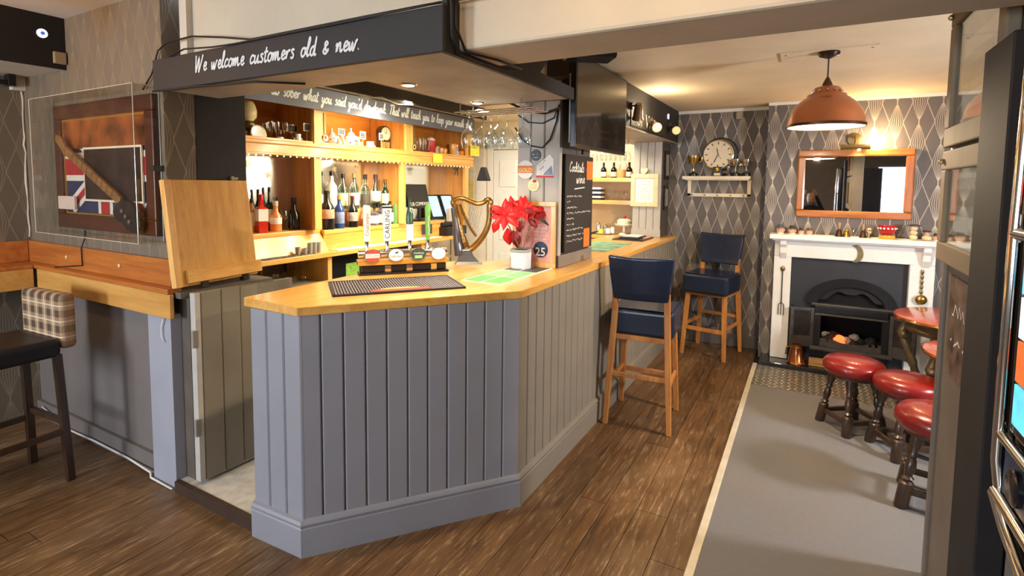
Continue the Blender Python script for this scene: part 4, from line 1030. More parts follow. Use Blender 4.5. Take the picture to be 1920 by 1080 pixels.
# ribbed rubber bar mat
q0, q1, q2, q3 = [onz(*q, 1.121) for q in ((617, 531), (842, 518), (870, 541), (622, 557))]
um = ((q1-q0)+(q2-q3)).normalized(); vm = Vector((-um.y, um.x, 0)); cm = (q0+q1+q2+q3)/4
LM = ((q1-q0).length+(q2-q3).length)/2; DM = abs((q0-q3).dot(vm)+(q1-q2).dot(vm))/2
mat_ = thing('bar_mat', 'black ribbed rubber bar mat along the angled bar edge', 'bar mat', (cm.x, cm.y, TZ), math.atan2(um.y, um.x))
M_rub = pm('black_rubber', '#2a2830', .5, var=.1)
MB().box((-LM/2, -DM/2, 0), (LM/2, DM/2, .004)).build('mat_base', M_rub, mat_)
mb = MB().box((-LM/2, -DM/2, 0), (LM/2, -DM/2+.012, .011)).box((-LM/2, DM/2-.012, 0), (LM/2, DM/2, .011)).box((-LM/2, -DM/2, 0), (-LM/2+.012, DM/2, .011)).box((LM/2-.012, -DM/2, 0), (LM/2, DM/2, .011))
mb.build('rim', M_rub, mat_, bevel=.002)
mb = MB(); n = 46
for i in range(n):
    x = -LM/2+.018+(LM-.036)*i/(n-1); mb.box((x-.0035, -DM/2+.014, .004), (x+.0035, DM/2-.014, .0095))
mb.build('rib', pm('grey_rubber_rib', '#6f6d78', .45), mat_)['kind'] = 'stuff'
Fl = frame((.0, -DM/2+.045, .0105), (1, 0, 0), (0, 1, 0))
MB(Fl).prism([(-.13, -.028), (.13, -.028), (.15, .005), (.10, .022), (-.10, .022), (-.15, .005)], -.001, .0005).build('logo_plate', pm('logo_red', '#c4423a', .5), mat_, label='red and yellow logo')
MB(Fl @ Matrix.Translation((0, .014, .0007))).prism([(.1*math.cos(PI*i/12), .028*math.sin(PI*i/12)) for i in range(13)], 0, .0005).build('logo_arc', pm('logo_yellow', '#ecc65a', .5), mat_)
# green chequered runner under the plant
g0, g1, g2, g3 = [onz(*q, 1.121) for q in ((863, 526), (942, 535), (1042, 503), (964, 501))]
gm = thing('bar_runner', 'green and white chequered runner under the poinsettia', 'bar runner', (g0.x, g0.y, TZ))
gx0, gx1, gy0, gy1 = g0.x, -1.40, 2.385, 3.035
wpart(MB().box((gx0, gy0, TZ), (gx1, gy1, TZ+.004)), 'runner_base', pm('white_card', '#e4e8dc', .5), gm)
cg = (pm('runner_green', '#5fae5e', .5, var=.06), pm('runner_green2', '#86c58a', .5, var=.1, vs=30), pm('runner_dark', '#4a4648', .5, var=.2, vs=30))
for i in range(2):
    for j in range(3):
        w = (gx1-gx0-.03)/2; h = (gy1-gy0-.04)/3
        a = (gx0+.01+i*(w+.01), gy0+.01+j*(h+.01))
        wpart(MB().box((a[0], a[1], TZ+.004), (a[0]+w, a[1]+h, TZ+.0045)), 'printed_square', cg[j], gm)
# harp tap
hb = onz(884, 489, TZ); hb = Vector((-1.975, 2.94, TZ)); hs = depth(hb)/F_PX
dv_ = (hb-CAM); dv_.z = 0; dv_.normalize(); uh = Vector((dv_.y, -dv_.x, 0))
harp = thing('harp_tap', 'bronze harp beer tap on a grey pedestal', 'beer tap', hb, math.atan2(uh.y, uh.x))
hp = lambda x, y: ((x-780)/5.4*hs, 0, (1045-y)/5.4*hs)        # sketch units -> local metres
M_brz = pm('antique_bronze', '#9a7a45', .32, .85, var=.2, vs=25)
M_hgry = pm('gun_grey', '#6a6c72', .3, .5, var=.06)
def htube(pts, r, name, mat, sy=1.0, **k):
    mb = MB(Matrix.Diagonal((1, sy, 1, 1))); mb.tube([hp(*p) for p in smooth_path(pts)], r if not isinstance(r, tuple) else [r[0]+(r[1]-r[0])*i/(len(smooth_path(pts))-1) for i in range(len(smooth_path(pts)))], 10)
    return mb.build(name, mat, harp, smooth=True, **k)
htube([(632, 470), (618, 425), (650, 392), (715, 385), (785, 412), (860, 440), (930, 425), (965, 395), (1000, 415), (985, 460)], .017, 'harp_neck', M_brz, 1.3)
htube([(985, 450), (988, 560), (962, 690), (900, 800), (830, 875), (785, 905)], (.018, .024), 'harp_pillar', M_brz, 1.3)
htube([(640, 450), (668, 600), (705, 740), (760, 880)], (.018, .024), 'sound_box', M_brz, 1.3)
htube([(688, 445), (740, 570), (800, 690), (855, 770)], .009, 'inner_rail', M_brz, 1.2)
htube([(625, 480), (650, 640), (668, 800), (690, 960)], (.018, .036), 'back_column', M_hgry, 1.2)
for i in range(9):
    t = i/8; htube([(730+t*190, 400+t*32-(12 if i > 6 else 0)), (700+t*150, 480+t*280)], .0024, 'harp_string', pm('steel_string', '#cfc6b0', .25, .9))
zb = lambda y: (1045-y)/5.4*hs; xb = lambda x: (x-780)/5.4*hs
mb = MB(); mb.loft([[(xb(c+s*w), d*dd, zb(y)) for s, d in ((-1, -1), (1, -1), (1, 1), (-1, 1))] for y, c, w, dd in ((1062, 782, 145, .055), (1045, 782, 142, .054), (1020, 770, 110, .045), (960, 755, 70, .036), (900, 745, 55, .028))])
mb.build('pedestal', M_hgry, harp, bevel=.008)
lettering('GUINNESS', .026, frame((xb(718)-.003, -.034, zb(740)), (.25, 0, -.97), (.97, 0, .25)), pm('pale_gold_ink', '#e6d6a8', .4), harp, lift=.001)
# poinsettia in a ribbed pot
pb = Vector((-1.572, 2.93, TZ+.0045)); ps = depth(pb)/F_PX
poi = thing('poinsettia', 'red poinsettia in a ribbed white pot on the green runner', 'plant', pb)
R0 = 19.5*ps; H0 = 36*ps
mb = MB(); rings = []
for z, k in ((0, .93), (H0*.05, .97), (H0*.86, 1.0)):
    rings.append([((R0*k*(1 if i % 2 else .955))*math.cos(2*PI*i/56), (R0*k*(1 if i % 2 else .955))*math.sin(2*PI*i/56), z) for i in range(56)])
mb.loft(rings); mb.build('pot', pm('white_ribbed_pot', '#d3d9e0', .45, var=.04), poi)
MB().lathe([(R0*1.0, H0*.86), (R0*1.02, H0*.88), (R0*1.02, H0), (R0*.94, H0), (R0*.93, H0*.9)], 28, cap=False).build('pot_rim', pm('grey_rim', '#a3a19e', .6), poi, smooth=True)
MB().lathe([(R0*.94, H0*.93), (.01, H0*.95)], 20).build('soil', pm('dark_soil', '#2e2620', .95, var=.4, vs=80, bump=.6), poi)
view = dv_.copy(); vr = Vector((view.y, -view.x, 0))
L2 = lambda x, y, d=0: vr*((x-988)*ps)+Vector((0, 0, (503-y)*ps))+view*(d*ps)
M_stem = pm('stem_green', '#6b6a3c', .6)
for a_, b_ in (((988, 468), (957, 410)), ((988, 468), (990, 400)), ((991, 468), (1012, 400)), ((986, 468), (966, 425))):
    MB().tube([L2(*a_), (L2(*a_)+L2(*b_))/2+view*.01, L2(*b_)], .0028, 6).build('stem', M_stem, poi)
def leaf(c, d, up, ln, wd, mat, name='bract'):
    d = d.normalized(); s = d.cross(up).normalized(); n = s.cross(d)
    mb = MB(); rows = []
    for t, w in ((0, .05), (.2, .6), (.45, 1), (.65, .82), (.85, .4), (1, .02)):
        bend = n*(-.35*ln*t*t)
        m = c+d*(ln*t)+bend; rows.append([m-s*(wd*w)+n*(.12*wd*w), m, m+s*(wd*w)+n*(.12*wd*w)])
    vs = [p for r in rows for p in r]; fs = []
    for i in range(len(rows)-1):
        for j in range(2): fs.append((i*3+j, i*3+j+1, i*3+j+4, i*3+j+3))
    mb.add(vs, fs); o = mb.build(name, mat, poi, smooth='all')
    m = o.modifiers.new('thick', 'SOLIDIFY'); m.thickness = .0015
    return o
M_bract = pm('scarlet_bract', '#d8141c', .5, var=.12, vs=30); M_bract2 = pm('deep_red_bract', '#8f1620', .55, var=.15, vs=30); M_leaf = pm('dark_leaf', '#3a2a1e', .6, var=.3, vs=30)
rnd = random.Random(11)
toward = (-view+Vector((0, 0, .45))).normalized()
for cx, cy, rad, nb, dd in ((958, 404, 33, 11, -6), (992, 393, 27, 10, 4), (1015, 400, 24, 8, 14), (972, 388, 22, 7, 12)):
    c = L2(cx, cy, dd)
    for i in range(nb):
        a = 2*PI*i/nb+rnd.uniform(-.2, .2); e = vr*math.cos(a)+(Vector((0, 0, 1))*.75+view*.5)*math.sin(a)
        dr_ = e+toward*rnd.uniform(.1, .5)
        leaf(c, dr_, toward, rad*ps*rnd.uniform(.8, 1.1), rad*ps*.24, M_bract if rnd.random() < .85 else M_bract2)
leaf(L2(972, 432), L2(986, 466)-L2(968, 424), toward, 38*ps, 10*ps, M_bract2); leaf(L2(962, 428), L2(972, 470)-L2(962, 420), toward, 34*ps, 12*ps, M_bract)
leaf(L2(1000, 412), L2(1022, 425)-L2(1000, 412), toward, 24*ps, 7*ps, M_bract2); leaf(L2(985, 415), L2(986, 440)-L2(985, 415), toward, 22*ps, 8*ps, M_bract2)
leaf(L2(1016, 405), L2(1050, 425)-L2(1016, 405), toward, 34*ps, 3*ps, M_leaf, 'leaf'); leaf(L2(945, 412), L2(938, 430)-L2(945, 412), toward, 28*ps, 8*ps, M_bract)
# folded card behind the pot
q = onz(961, 496, TZ); tag(MB(face_cam((q.x, q.y, TZ))).box((-.022, 0, -.01), (.022, .05, .0)).build('table_card', pm('grey_card', '#a39f8e', .7), None), 'small grey card standing behind the flower pot', 'card')
# framed poster against the pillar
Yp = 3.062
a, b3 = ony(964, 376, Yp), ony(1043, 489, Yp)
po = thing('framed_poster', 'pale wood framed pink poster with a number 25 leaning on the pillar', 'poster', (a.x, Yp, TZ))
w, h = -1.392-a.x, a.z-TZ-.002
for r0, r1 in (((0, 0), (w, .03)), ((0, h-.03), (w, h)), ((0, .03), (.03, h-.03)), ((w-.03, .03), (w, h-.03))):
    MB(face_cam((0, 0, .001))).box((r0[0], r0[1], 0), (r1[0], r1[1], .018)).build('frame_rail', M_pinez, po, bevel=.002)
MB(face_cam((0, 0, .001))).box((.03, .03, 0), (w-.03, h-.03, .006)).build('print', pm('pink_poster', '#d99a90', .5, var=.1, vs=9), po)
mb = MB(); rn = random.Random(4)
for k in range(9): scribble(mb, face_cam((0, -.0065, 0)), w*.30, h*(.42+.055*k), w*.5, h*.02, .0022, rn)
mb.build('poster_text', pm('poster_ink', '#f4e6dc', .6), po)['kind'] = 'stuff'
MB(face_cam((w*.66, -.0066, h*.27))).lathe([(w*.17, 0), (w*.17, .001)], 24).build('number_disc', pm('navy_print', '#23304a', .5), po)
lettering('25', .075, face_cam((w*.66, -.008, h*.23)), M_white, po, bold=.001)
# badges on the pillar
def disc(px, py, rp, mat, label, word=None, wm=None, band=None, size=.02, Y=3.0745, name='pump_clip_badge'):
    c = ony(px, py, Y); r = rp*depth(c)/F_PX
    t = thing(name, label, 'badge', (c.x, Y, c.z))
    MB(face_cam((0, 0, 0))).lathe([(r, 0), (r, .004), (r*.97, .006)], 30).build('badge_disc', mat, t, smooth=True)
    if band: MB(face_cam((0, -.0062, 0))).box((-r*.93, -r*.36, 0), (r*.93, r*.42, .001)).build('badge_band', band, t)
    if word: lettering(word, size, face_cam((0, -.0076, -.004)), wm, t, bold=.0005)
    return t, r
disc(986, 318, 17.5, M_labw, 'white badge with an orange band reading GOLD on the pillar', 'GOLD', pm('cream_ink', '#f6e3a8', .5), pm('orange_band', '#e2842a', .5, var=.1), .036)
t, r = disc(1005, 291, 10.5, pm('black_badge', '#2a2a2b', .4), 'black round badge on the pillar')
mb = MB(); scribble(mb, face_cam((0, -.0066, 0)), -r*.6, -r*.1, r*1.2, r*.35, .004, random.Random(1)); scribble(mb, face_cam((0, -.0066, 0)), -r*.5, -r*.5, r, r*.15, .002, random.Random(2)); mb.build('badge_writing', M_white, t)
t, r = disc(1001, 347, 12, pm('cream_badge', '#e6ddb0', .5, var=.08, vs=60), 'cream round badge with a red top on the pillar')
MB(face_cam((r*.2, -.0066, r*.62))).lathe([(r*.35, 0), (r*.35, .001)], 12, sy=.7).build('red_emblem', pm('emblem_red', '#b52a30', .5), t)
mb = MB(); [scribble(mb, face_cam((0, -.0066, 0)), -r*.6, -r*.6+k*r*.3, r*1.2, r*.16, .002, random.Random(k)) for k in range(3)]; mb.build('badge_writing', pm('olive_ink', '#8a8a5a', .5), t)
c = ony(1022, 314, 3.0745)
t = thing('tilted_leaflet', 'white leaflet with a red foot pinned across the pillar', 'leaflet', (c.x, 3.0745, c.z)); s_ = depth(c)/F_PX
F = face_cam((0, 0, 0)); MB(F).prism([((x-1022)*s_, (314-y)*s_) for x, y in ((1005, 311), (1032, 289), (1040, 299), (1040, 333), (1004, 333))], 0, .003).build('leaflet_card', M_labw, t)
MB(F).prism([((x-1022)*s_, (314-y)*s_) for x, y in ((1004, 329), (1040, 329), (1040, 333), (1004, 333))], .003, .0036).build('red_foot', pm('leaflet_red', '#cc3a3e', .5), t)
MB(F).prism([((x-1022)*s_, (314-y)*s_) for x, y in ((1018, 328), (1036, 310), (1039, 328))], .003, .0036).build('blue_picture', pm('leaflet_blue', '#8c96ae', .5, var=.4, vs=60), t)
mb = MB(); Fr = F @ Matrix.Translation((-13*s_, 0*s_, .0042)) @ Matrix.Rotation(.68, 4, 'Z'); scribble(mb, Fr, 0, 0, .075, .010, .003, random.Random(5)); scribble(mb, Fr, .0, -.022, .05, .012, .004, random.Random(6)); mb.build('leaflet_print', pm('leaflet_ink', '#8a5a58', .5), t)
# chalkboard on the room side of the pillar
Xc = -1.384
cb = thing('chalkboard', 'tall chalkboard headed Cocktails and wine on the pillar side', 'chalkboard', (Xc, 3.14, 1.205))
wpart(MB().box((-1.390, 3.15, 1.21), (Xc+.012, 3.64, 1.85)), 'board', pm('blackboard', '#26211f', .75, var=.15, vs=5), cb)
mb = MB(); Fc = face_room((Xc+.0128, 3.15, 1.21))
script(mb, 'Cocktails +', Fc @ Matrix.Translation((.06, .53, 0)), .32, .032, .008, .1); script(mb, 'wine', Fc @ Matrix.Translation((.18, .455, 0)), .15, .034, .008, .1)
mb.M = Fc; mb.ribbon([(.15, .415), (.33, .425)], .007); mb.M = Matrix.Identity(4)
wpart(mb, 'chalk_heading', M_chalk, cb)
mb = MB(); rn = random.Random(8)
for k, (x, w) in enumerate(((.03, .26), (.03, .06), (.03, .18), (.03, .42), (.03, .12), (.03, .12), (.03, .3), (.03, .3), (.03, .28))): scribble(mb, Fc, x, .36-.037*k, w, .014, .004, rn)
wpart(mb, 'chalk_list', M_chalk, cb)['kind'] = 'stuff'
M_or = pm('orange_card2', '#e8742a', .6, var=.04)
for px, py, k, lb in ((1105, 320, 0, 'orange card stuck at the top corner of the chalkboard'), (1099, 445, 1, 'orange card stuck at the foot of the chalkboard')):
    q = onx(px, py, Xc+.014); t = thing('orange_card', lb, 'card', (Xc+.0135, q.y-.055, q.z-.065))
    MB().box((0, 0, 0), (.003, .11, .13)).build('card_sheet', M_or, t)
    mb = MB(); scribble(mb, frame((.0035, .03, .02), (0, 0, 1), (0, -1, 0)), 0, -.02, .09, .02, .003, random.Random(k)); mb.build('card_writing', pm('orange_ink', '#a8481a', .5), t)
# hanging glass rack with wine glasses
rk = thing('glass_rack', 'chrome stemware rack hanging below the canopy soffit', 'glass rack', (-1.6, 2.6, 2.05))
for y in (2.50, 2.56, 2.62, 2.68): wpart(MB().cyl((-1.78, y, 2.055), (-1.28, y, 2.055), .004, n=8), 'rack_rod', M_chrome, rk)
for x in (-1.74, -1.35):
    wpart(MB().tube([(x, 2.50, 2.055), (x, 2.50, 2.107)], .004, 6).tube([(x, 2.63, 2.055), (x, 2.63, 2.107)], .004, 6).tube([(x, 2.50, 2.063), (x, 2.70, 2.063)], .004, 6), 'rack_hanger', M_chrome, rk)
for i, (px, Y, lb) in enumerate(((880, 2.53, 'hanging wine glass nearest the slogan board'), (905, 2.53, 'second hanging wine glass from the slogan board'), (935, 2.53, 'hanging wine glass in the middle of the rack front'), (951, 2.65, 'hanging wine glass behind the middle of the rack'), (921, 2.65, 'hanging wine glass at the back of the rack'), (981, 2.62, 'hanging wine glass nearest the pillar'))):
    q = ony(px, 230, Y); o = glassware(Vector((q.x, Y, 1.853)), .21, WINE, lb, 'hanging wine glasses under the canopy', 'hanging_wine_glass', True)
# ------------------------------------------------------------------ far servery
for i, (px, lb) in enumerate(((1132, 'dark bottle on the far servery shelf, next to the chalkboard'), (1151, 'dark bottle beside the pink-eared pot on the far shelf'), (1180, 'dark bottle against the end panel on the far shelf'))):
    q = ony(px, 320, 5.72); bottle(Vector((q.x, 5.72, 1.732)), .175, .034, 'wine', G_dark, M_lab, M_cap, lb, (.1, .4), 'bottles in the far servery')
q = ony(1166, 320, 5.72)
t = thing('eared_pot', 'cream plant pot with two pink ears on the far shelf', 'pot', (q.x, 5.72, 1.732))
MB().lathe([(.035, 0), (.045, .05), (.042, .09), (.036, .09)], 16).build('pot_body', pm('tan_pot', '#c9925e', .5), t, smooth=True)
for s in (-1, 1): MB().sphere((s*.038, 0, .125), .05, 12, 8, .55, .25, .9).build('ear', pm('pink_ear', '#d9a08a', .6), t, smooth=True)
for k in range(5):
    q = ony(1116+4.0*k, 360, 5.70)
mn = thing('menu_stack', 'stack of black and white menus on the lower servery shelf', 'menus', (ony(1120, 360, 5.7).x, 5.7, 1.488))
for k in range(6): MB().box((-.09, -.06, .024*k), (.06, .08, .024*k+.020)).build('menu', (M_blk2, M_labw)[k % 2], mn)
for i, px in enumerate((1142, 1150, 1158, 1166, 1174)):
    q = ony(px, 370, 5.70); glassware(Vector((q.x, 5.68+.03*(i % 2), 1.488)), .11, WINE, 'small stemmed glass on the lower servery shelf, '+ORD[i]+' from the menus', 'stemmed glasses in the far servery', 'stemmed_glass')
q = ony(1140, 440, 5.6)
t = thing('round_tray', 'round steel tray of condiments on the servery worktop', 'tray', (q.x-.05, 5.62, 1.118))
MB().lathe([(.13, 0), (.15, .012), (.148, .014), (.128, .004)], 24).build('tray_dish', pm('brushed_steel', '#b5b1a8', .42, .45), t, smooth=True)
for k, (x, y, h, m) in enumerate(((-.07, 0, .12, M_chrome), (.0, .03, .09, M_chrome), (.05, -.02, .06, M_labw), (-.02, -.06, .05, M_yel), (.08, .04, .07, M_labw))):
    MB().lathe([(.024, .005), (.026, h*.8), (.02, h), (.005, h+.005)], 12, (x, y, 0)).build('condiment_pot', m, t, smooth=True)
q = ony(1178, 430, 5.62)
t = thing('cake_stand', 'white cake stand on the servery worktop', 'cake stand', (q.x-.05, 5.64, 1.118))
MB().lathe([(.06, 0), (.055, .01), (.02, .03), (.018, .09), (.10, .10), (.11, .115), (.10, .118)], 22).build('stand', M_china, t, smooth=True)
MB().lathe([(.075, .118), (.08, .15), (.06, .17), (.005, .175)], 18).build('cake', pm('iced_cake', '#e9dcc4', .6, var=.1, vs=30), t, smooth=True)
MB().sphere((0, 0, .19), .018).build('cherry', pm('cherry_red', '#c02a34', .3), t, smooth=True)
q = onz(1112, 458, TZ)
t = thing('succulent', 'small spiky dark green plant behind the chalkboard', 'plant', (-1.60, 4.05, TZ))
MB().lathe([(.04, 0), (.05, .06), (.045, .06)], 14).build('pot', pm('tan_pot', '#c9925e', .5), t, smooth=True)
for k in range(9):
    a = 2*PI*k/9; MB().tube([(0, 0, .05), (.07*math.cos(a), .07*math.sin(a), .14), (.13*math.cos(a), .13*math.sin(a), .16)], [.012, .009, .002], 6).build('leaf', pm('spiky_leaf', '#3b4a30', .5, var=.3), t)
# notice frame on the end panel
a, b3 = ony(1184, 326, 5.497), ony(1233, 388, 5.497); w, h = b3.x-a.x, a.z-b3.z
t = thing('framed_notice', 'cream framed white notice on the grey end panel', 'notice', (a.x, 5.497, b3.z))
for r0, r1 in (((0, 0), (w, .045)), ((0, h-.045), (w, h)), ((0, .045), (.045, h-.045)), ((w-.045, .045), (w, h-.045))):
    MB(face_cam((0, 0, 0))).box((r0[0], r0[1], -.006), (r1[0], r1[1], .014)).build('frame_rail', pm('cream_frame', '#d8c9a0', .5), t, bevel=.003)
MB(face_cam((0, 0, 0))).box((.045, .045, -.006), (w-.045, h-.045, .004)).build('notice_sheet', M_labw, t)
mb = MB(); rn = random.Random(3)
for k in range(8): scribble(mb, face_cam((0, -.005, 0)), w*.25, h*(.22+.075*k), w*.5, h*.025, .002, rn)
mb.build('notice_print', M_greyw, t)['kind'] = 'stuff'
q = ony(1209, 315, 5.497)
t = thing('hanging_ornament', 'cream heart ornament hanging above the framed notice', 'ornament', (q.x, 5.485, q.z-.03))
MB(face_cam((0, 0, 0))).prism([(.0, -.04), (.035, -.005), (.04, .02), (.02, .035), (0, .022), (-.02, .035), (-.04, .02), (-.035, -.005)], -.012, .012).build('heart', pm('cream_cloth', '#dccdb0', .8), t, bevel=.005)
MB().tube([(0, 0, .03), (0, .004, .10)], .002, 5).build('string', M_lab, t)
# menu board and runner on the far end of the bar
t = thing('menu_tray', 'black tray holding a folded menu at the far end of the bar', 'tray', (-1.50, 5.2, TZ))
MB().box((-.17, -.20, 0), (.13, .22, .012)).build('tray_board', M_blk2, t, bevel=.003)
MB().box((-.12, -.14, .012), (.07, .16, .028)).build('menu_folder', pm('dark_folder', '#26262c', .4), t, bevel=.003)
MB().box((-.10, -.08, .028), (.05, .15, .032)).build('menu_paper', M_labw, t)
MB().box((.075, -.0, .012), (.12, .15, .018)).build('red_leaflet', pm('coral_leaflet', '#d98a78', .6), t)
tag(MB().box((-1.72, 4.05, TZ), (-1.40, 4.75, TZ+.004)).build('bar_towel', pm('green_blue_runner', '#6f9a80', .7, var=.6, vs=9), None), 'green and blue patterned bar towel beyond the chalkboard', 'bar towel')
# stemware over the far servery
rk = thing('glass_rack', 'stemware rack crowded with small glasses over the far servery', 'glass rack', (-1.7, 5.2, 2.05))
for y in (4.95, 5.02, 5.1, 5.17): wpart(MB().cyl((-2.05, y, 2.062), (-1.52, y, 2.062), .004, n=6), 'rack_rod', M_chrome, rk)
for x in (-2.0, -1.55): wpart(MB().cyl((x, 5.06, 2.062), (x, 5.06, 2.435 if x < -1.72 else 2.10), .005, n=6).cyl((x, 4.95, 2.066), (x, 5.17, 2.066), .004, n=6), 'rack_hanger', M_chrome, rk)
for i in range(5):
    for j in range(2): glassware(Vector((-1.96+i*.095, 4.985+j*.15, 1.889)), .18, WINE, ('front' if j == 0 else 'back')+' row small upturned glass in the far stemware rack, '+ORD[i]+' from the left', 'glasses in the far stemware rack', 'hanging_glass', True)
# ------------------------------------------------------------------ fireplace
M_iron = pm('black_cast_iron', '#1d1c1e', .42, .3, var=.25, vs=20, bump=.3, bs=70)
M_iron2 = pm('worn_iron', '#514b47', .45, .5, var=.3, vs=16, bump=.3, bs=60)
M_slate = pm('dark_slate', '#2c2d33', .5, var=.12, vs=5)
M_fp = pm('cream_white_paint', '#e9e5dd', .45, var=.05, vs=6)
fp_ = thing('fireplace_surround', 'white painted fireplace surround with mantel shelf', 'fireplace', (.33, 5.5, 0))
Wf = lambda mb, n, m, **k: wpart(mb, n, m, fp_, **k)
Wf(MB().box((-.262, 5.50, .05), (-.118, 5.598, 1.01)), 'pilaster', M_fp, bevel=.005)
Wf(MB().box((.765, 5.50, .05), (.935, 5.598, 1.01)), 'pilaster', M_fp, bevel=.005)
Wf(MB().box((-.262, 5.505, 1.01), (.935, 5.598, 1.18)), 'frieze', M_fp, bevel=.005)
Wf(MB().box((-.302, 5.375, 1.181), (.98, 5.598, 1.223)), 'mantel_shelf', M_fp, bevel=.006)
Wf(MB().box((-.28, 5.42, 1.165), (.955, 5.50, 1.181)), 'mantel_moulding', M_fp, bevel=.006)
for x in (-.215, .84):
    mb = MB(frame((x, 0, 0), (0, 1, 0), (0, 0, 1))); mb.prism([(5.50, .99), (5.50, 1.165), (5.42, 1.165), (5.425, 1.13), (5.45, 1.10), (5.455, 1.05), (5.485, 1.01)], 0, .055); Wf(mb, 'corbel', M_fp, bevel=.003)
hz_ = tag(MB().box((-.345, 5.33, 0), (1.25, 5.6, .048)).box((-.115, 5.60, 0), (.76, 5.85, .048)).build('hearth_slab', pm('polished_black_stone', '#161517', .18, var=.1, coat=.4), None, bevel=.006), 'polished black stone hearth slab', 'hearth')
# register plate and stove front
st = thing('fire_insert', 'black cast iron fire insert with arched hood and open doors', 'stove', (.33, 5.57, .048))
Ws = lambda mb, n, m, **k: wpart(mb, n, m, st, **k)
mb = MB(face_cam((0, 5.575, 0)))
arc = lambda r, sy, n=24: [(.36+r*math.cos(PI*i/n), .60+r*sy*math.sin(PI*i/n)) for i in range(n+1)]
mb.prism([(-.118, .05), (.11, .05), (.11, .60)]+arc(.25, .66)[::-1]+[(.61, .60), (.61, .05), (.764, .05), (.764, 1.012), (-.118, 1.012)], 0, .015); Ws(mb, 'register_plate', M_slate)
mb = MB(); o_, i_ = arc(.345, .70), arc(.255, .66)
mb.M = face_cam((0, 5.56, 0)); mb.add([(p[0], p[1], 0) for p in o_]+[(p[0], p[1], 0) for p in i_]+[(p[0], p[1], .035) for p in o_]+[(p[0], p[1], .03) for p in i_],
    [f for k in range(24) for f in ((50+k, 50+k+1, 75+k+1, 75+k), (k, k+1, 50+k+1, 50+k), (25+k, 75+k, 75+k+1, 25+k+1))])
Ws(mb, 'arch_frame', M_iron)
mb = MB(face_cam((0, 5.555, 0))); top_ = arc(.26, .62); n = len(top_)
low = [(.36+.26*math.cos(PI*i/(n-1)), .60+.26*.62*math.sin(PI*i/(n-1))-.05-.02*math.cos(i*PI/3)) for i in range(n)]
low = [(x, max(y, .605) if abs(x-.36) > .03 else .70) for x, y in low]
mb.add([(p[0], p[1], 0) for p in top_]+[(p[0], p[1], .01) for p in low], [(k, k+1, n+k+1, n+k) for k in range(n-1)]); Ws(mb, 'scrolled_hood', pm('sooty_iron', '#171516', .8, var=.2))
for k in range(11):
    a = PI*(k+.5)/11; Ws(MB().sphere((.36+.275*math.cos(a), 5.54, .60+.275*.66*math.sin(a)), .016, 8, 6, 1, .6, 1), 'scroll_boss', M_iron2, smooth=True)
Ws(MB().box((.06, 5.50, .585), (.68, 5.56, .605)), 'hood_rail', M_iron2, bevel=.004)
Ws(MB().box((.09, 5.49, .52), (.64, 5.56, .585)), 'lintel', M_iron, bevel=.004)
Ws(MB().box((.09, 5.485, .50), (.64, 5.50, .518)), 'lintel_trim', M_iron2, bevel=.003)
for x in (.08, .60): Ws(MB().box((x, 5.50, .19), (x+.06, 5.57, .52)), 'jamb', M_iron)
Ws(MB().box((.06, 5.455, .185), (.68, 5.57, .215)), 'sill', M_iron2, bevel=.004)
Ws(MB().box((.10, 5.51, .05), (.64, 5.57, .185)), 'ash_pit', M_iron)
Ws(MB().box((.11, 5.80, .05), (.64, 5.845, 1.0)).box((.095, 5.575, .05), (.11, 5.845, .75)).box((.64, 5.575, .05), (.655, 5.845, .75)).box((.11, 5.575, .20), (.64, 5.80, .215)).box((.08, 5.60, .56), (.64, 5.61, .80)), 'firebox', pm('soot', '#0c0b0b', .9))
mb = MB(face_cam((0, 5.50, 0))); mb.prism([(.14, .215), (.60, .215), (.60, .29), (.575, .29), (.575, .265), (.555, .265), (.555, .29), (.53, .29), (.53, .265), (.51, .265), (.51, .29), (.45, .27), (.38, .262), (.30, .27), (.24, .29), (.21, .29), (.21, .265), (.19, .265), (.19, .29), (.14, .29)], 0, .012); Ws(mb, 'coal_guard', M_iron2)
for s in (0, 1):          # open doors
    if s == 0: F = frame((.085, 5.50, .20), (-.86, -.30, 0), (0, 0, 1)); sg = 1
    else: F = frame((.655, 5.50, .20), (.80, -.50, 0), (0, 0, 1)); sg = 1
    mb = MB(F); mb.box((0, 0, -.01), (.03, .36, .01)).box((.17, 0, -.01), (.20, .36, .01)).box((.03, .33, -.01), (.17, .36, .01)).box((.03, 0, -.01), (.17, .10, .01)); Ws(mb, 'door_frame', M_iron2, bevel=.004)
    mb = MB(F); mb.box((.03, .10, -.003), (.17, .33, .003)); Ws(mb, 'door_pane', pm('sooty_glass', '#2a2522', .15, var=.3, vs=14))
# coals
rnd = random.Random(5)
M_coal = pm('charcoal', '#1b1918', .8, var=.4, vs=30); M_ember = pm('ember', '#ff5a2a', .8, emis='#ff4a22', estr=3.5, var=.3, vs=40); M_ash = pm('pale_ash', '#8f8a82', .9, var=.3, vs=30)
for k in range(16):
    x = .18+.37*rnd.random(); y = 5.54+.16*rnd.random(); z = .25+.05*rnd.random()
    m = M_coal if k > 2 else M_ash
    if abs(x-.29) < .035 and y < 5.62: m = M_ember
    o = MB().sphere((0, 0, 0), .035+.015*rnd.random(), 7, 5, 1, .8, .75).build('coal', m, None); o.location = (x, y, z); o.rotation_euler = (rnd.random()*3, rnd.random()*3, 0)
    o.parent = st; o.matrix_parent_inverse = Matrix.Translation(-Vector(st.location))
for x, y, z in ((.275, 5.53, .285), (.305, 5.535, .30), (.29, 5.53, .26)):
    o = MB().sphere((x, y, z), .028, 7, 5, 1.2, .8, .9); Ws(o, 'glowing_coal', M_ember, label='glowing orange-red coal')
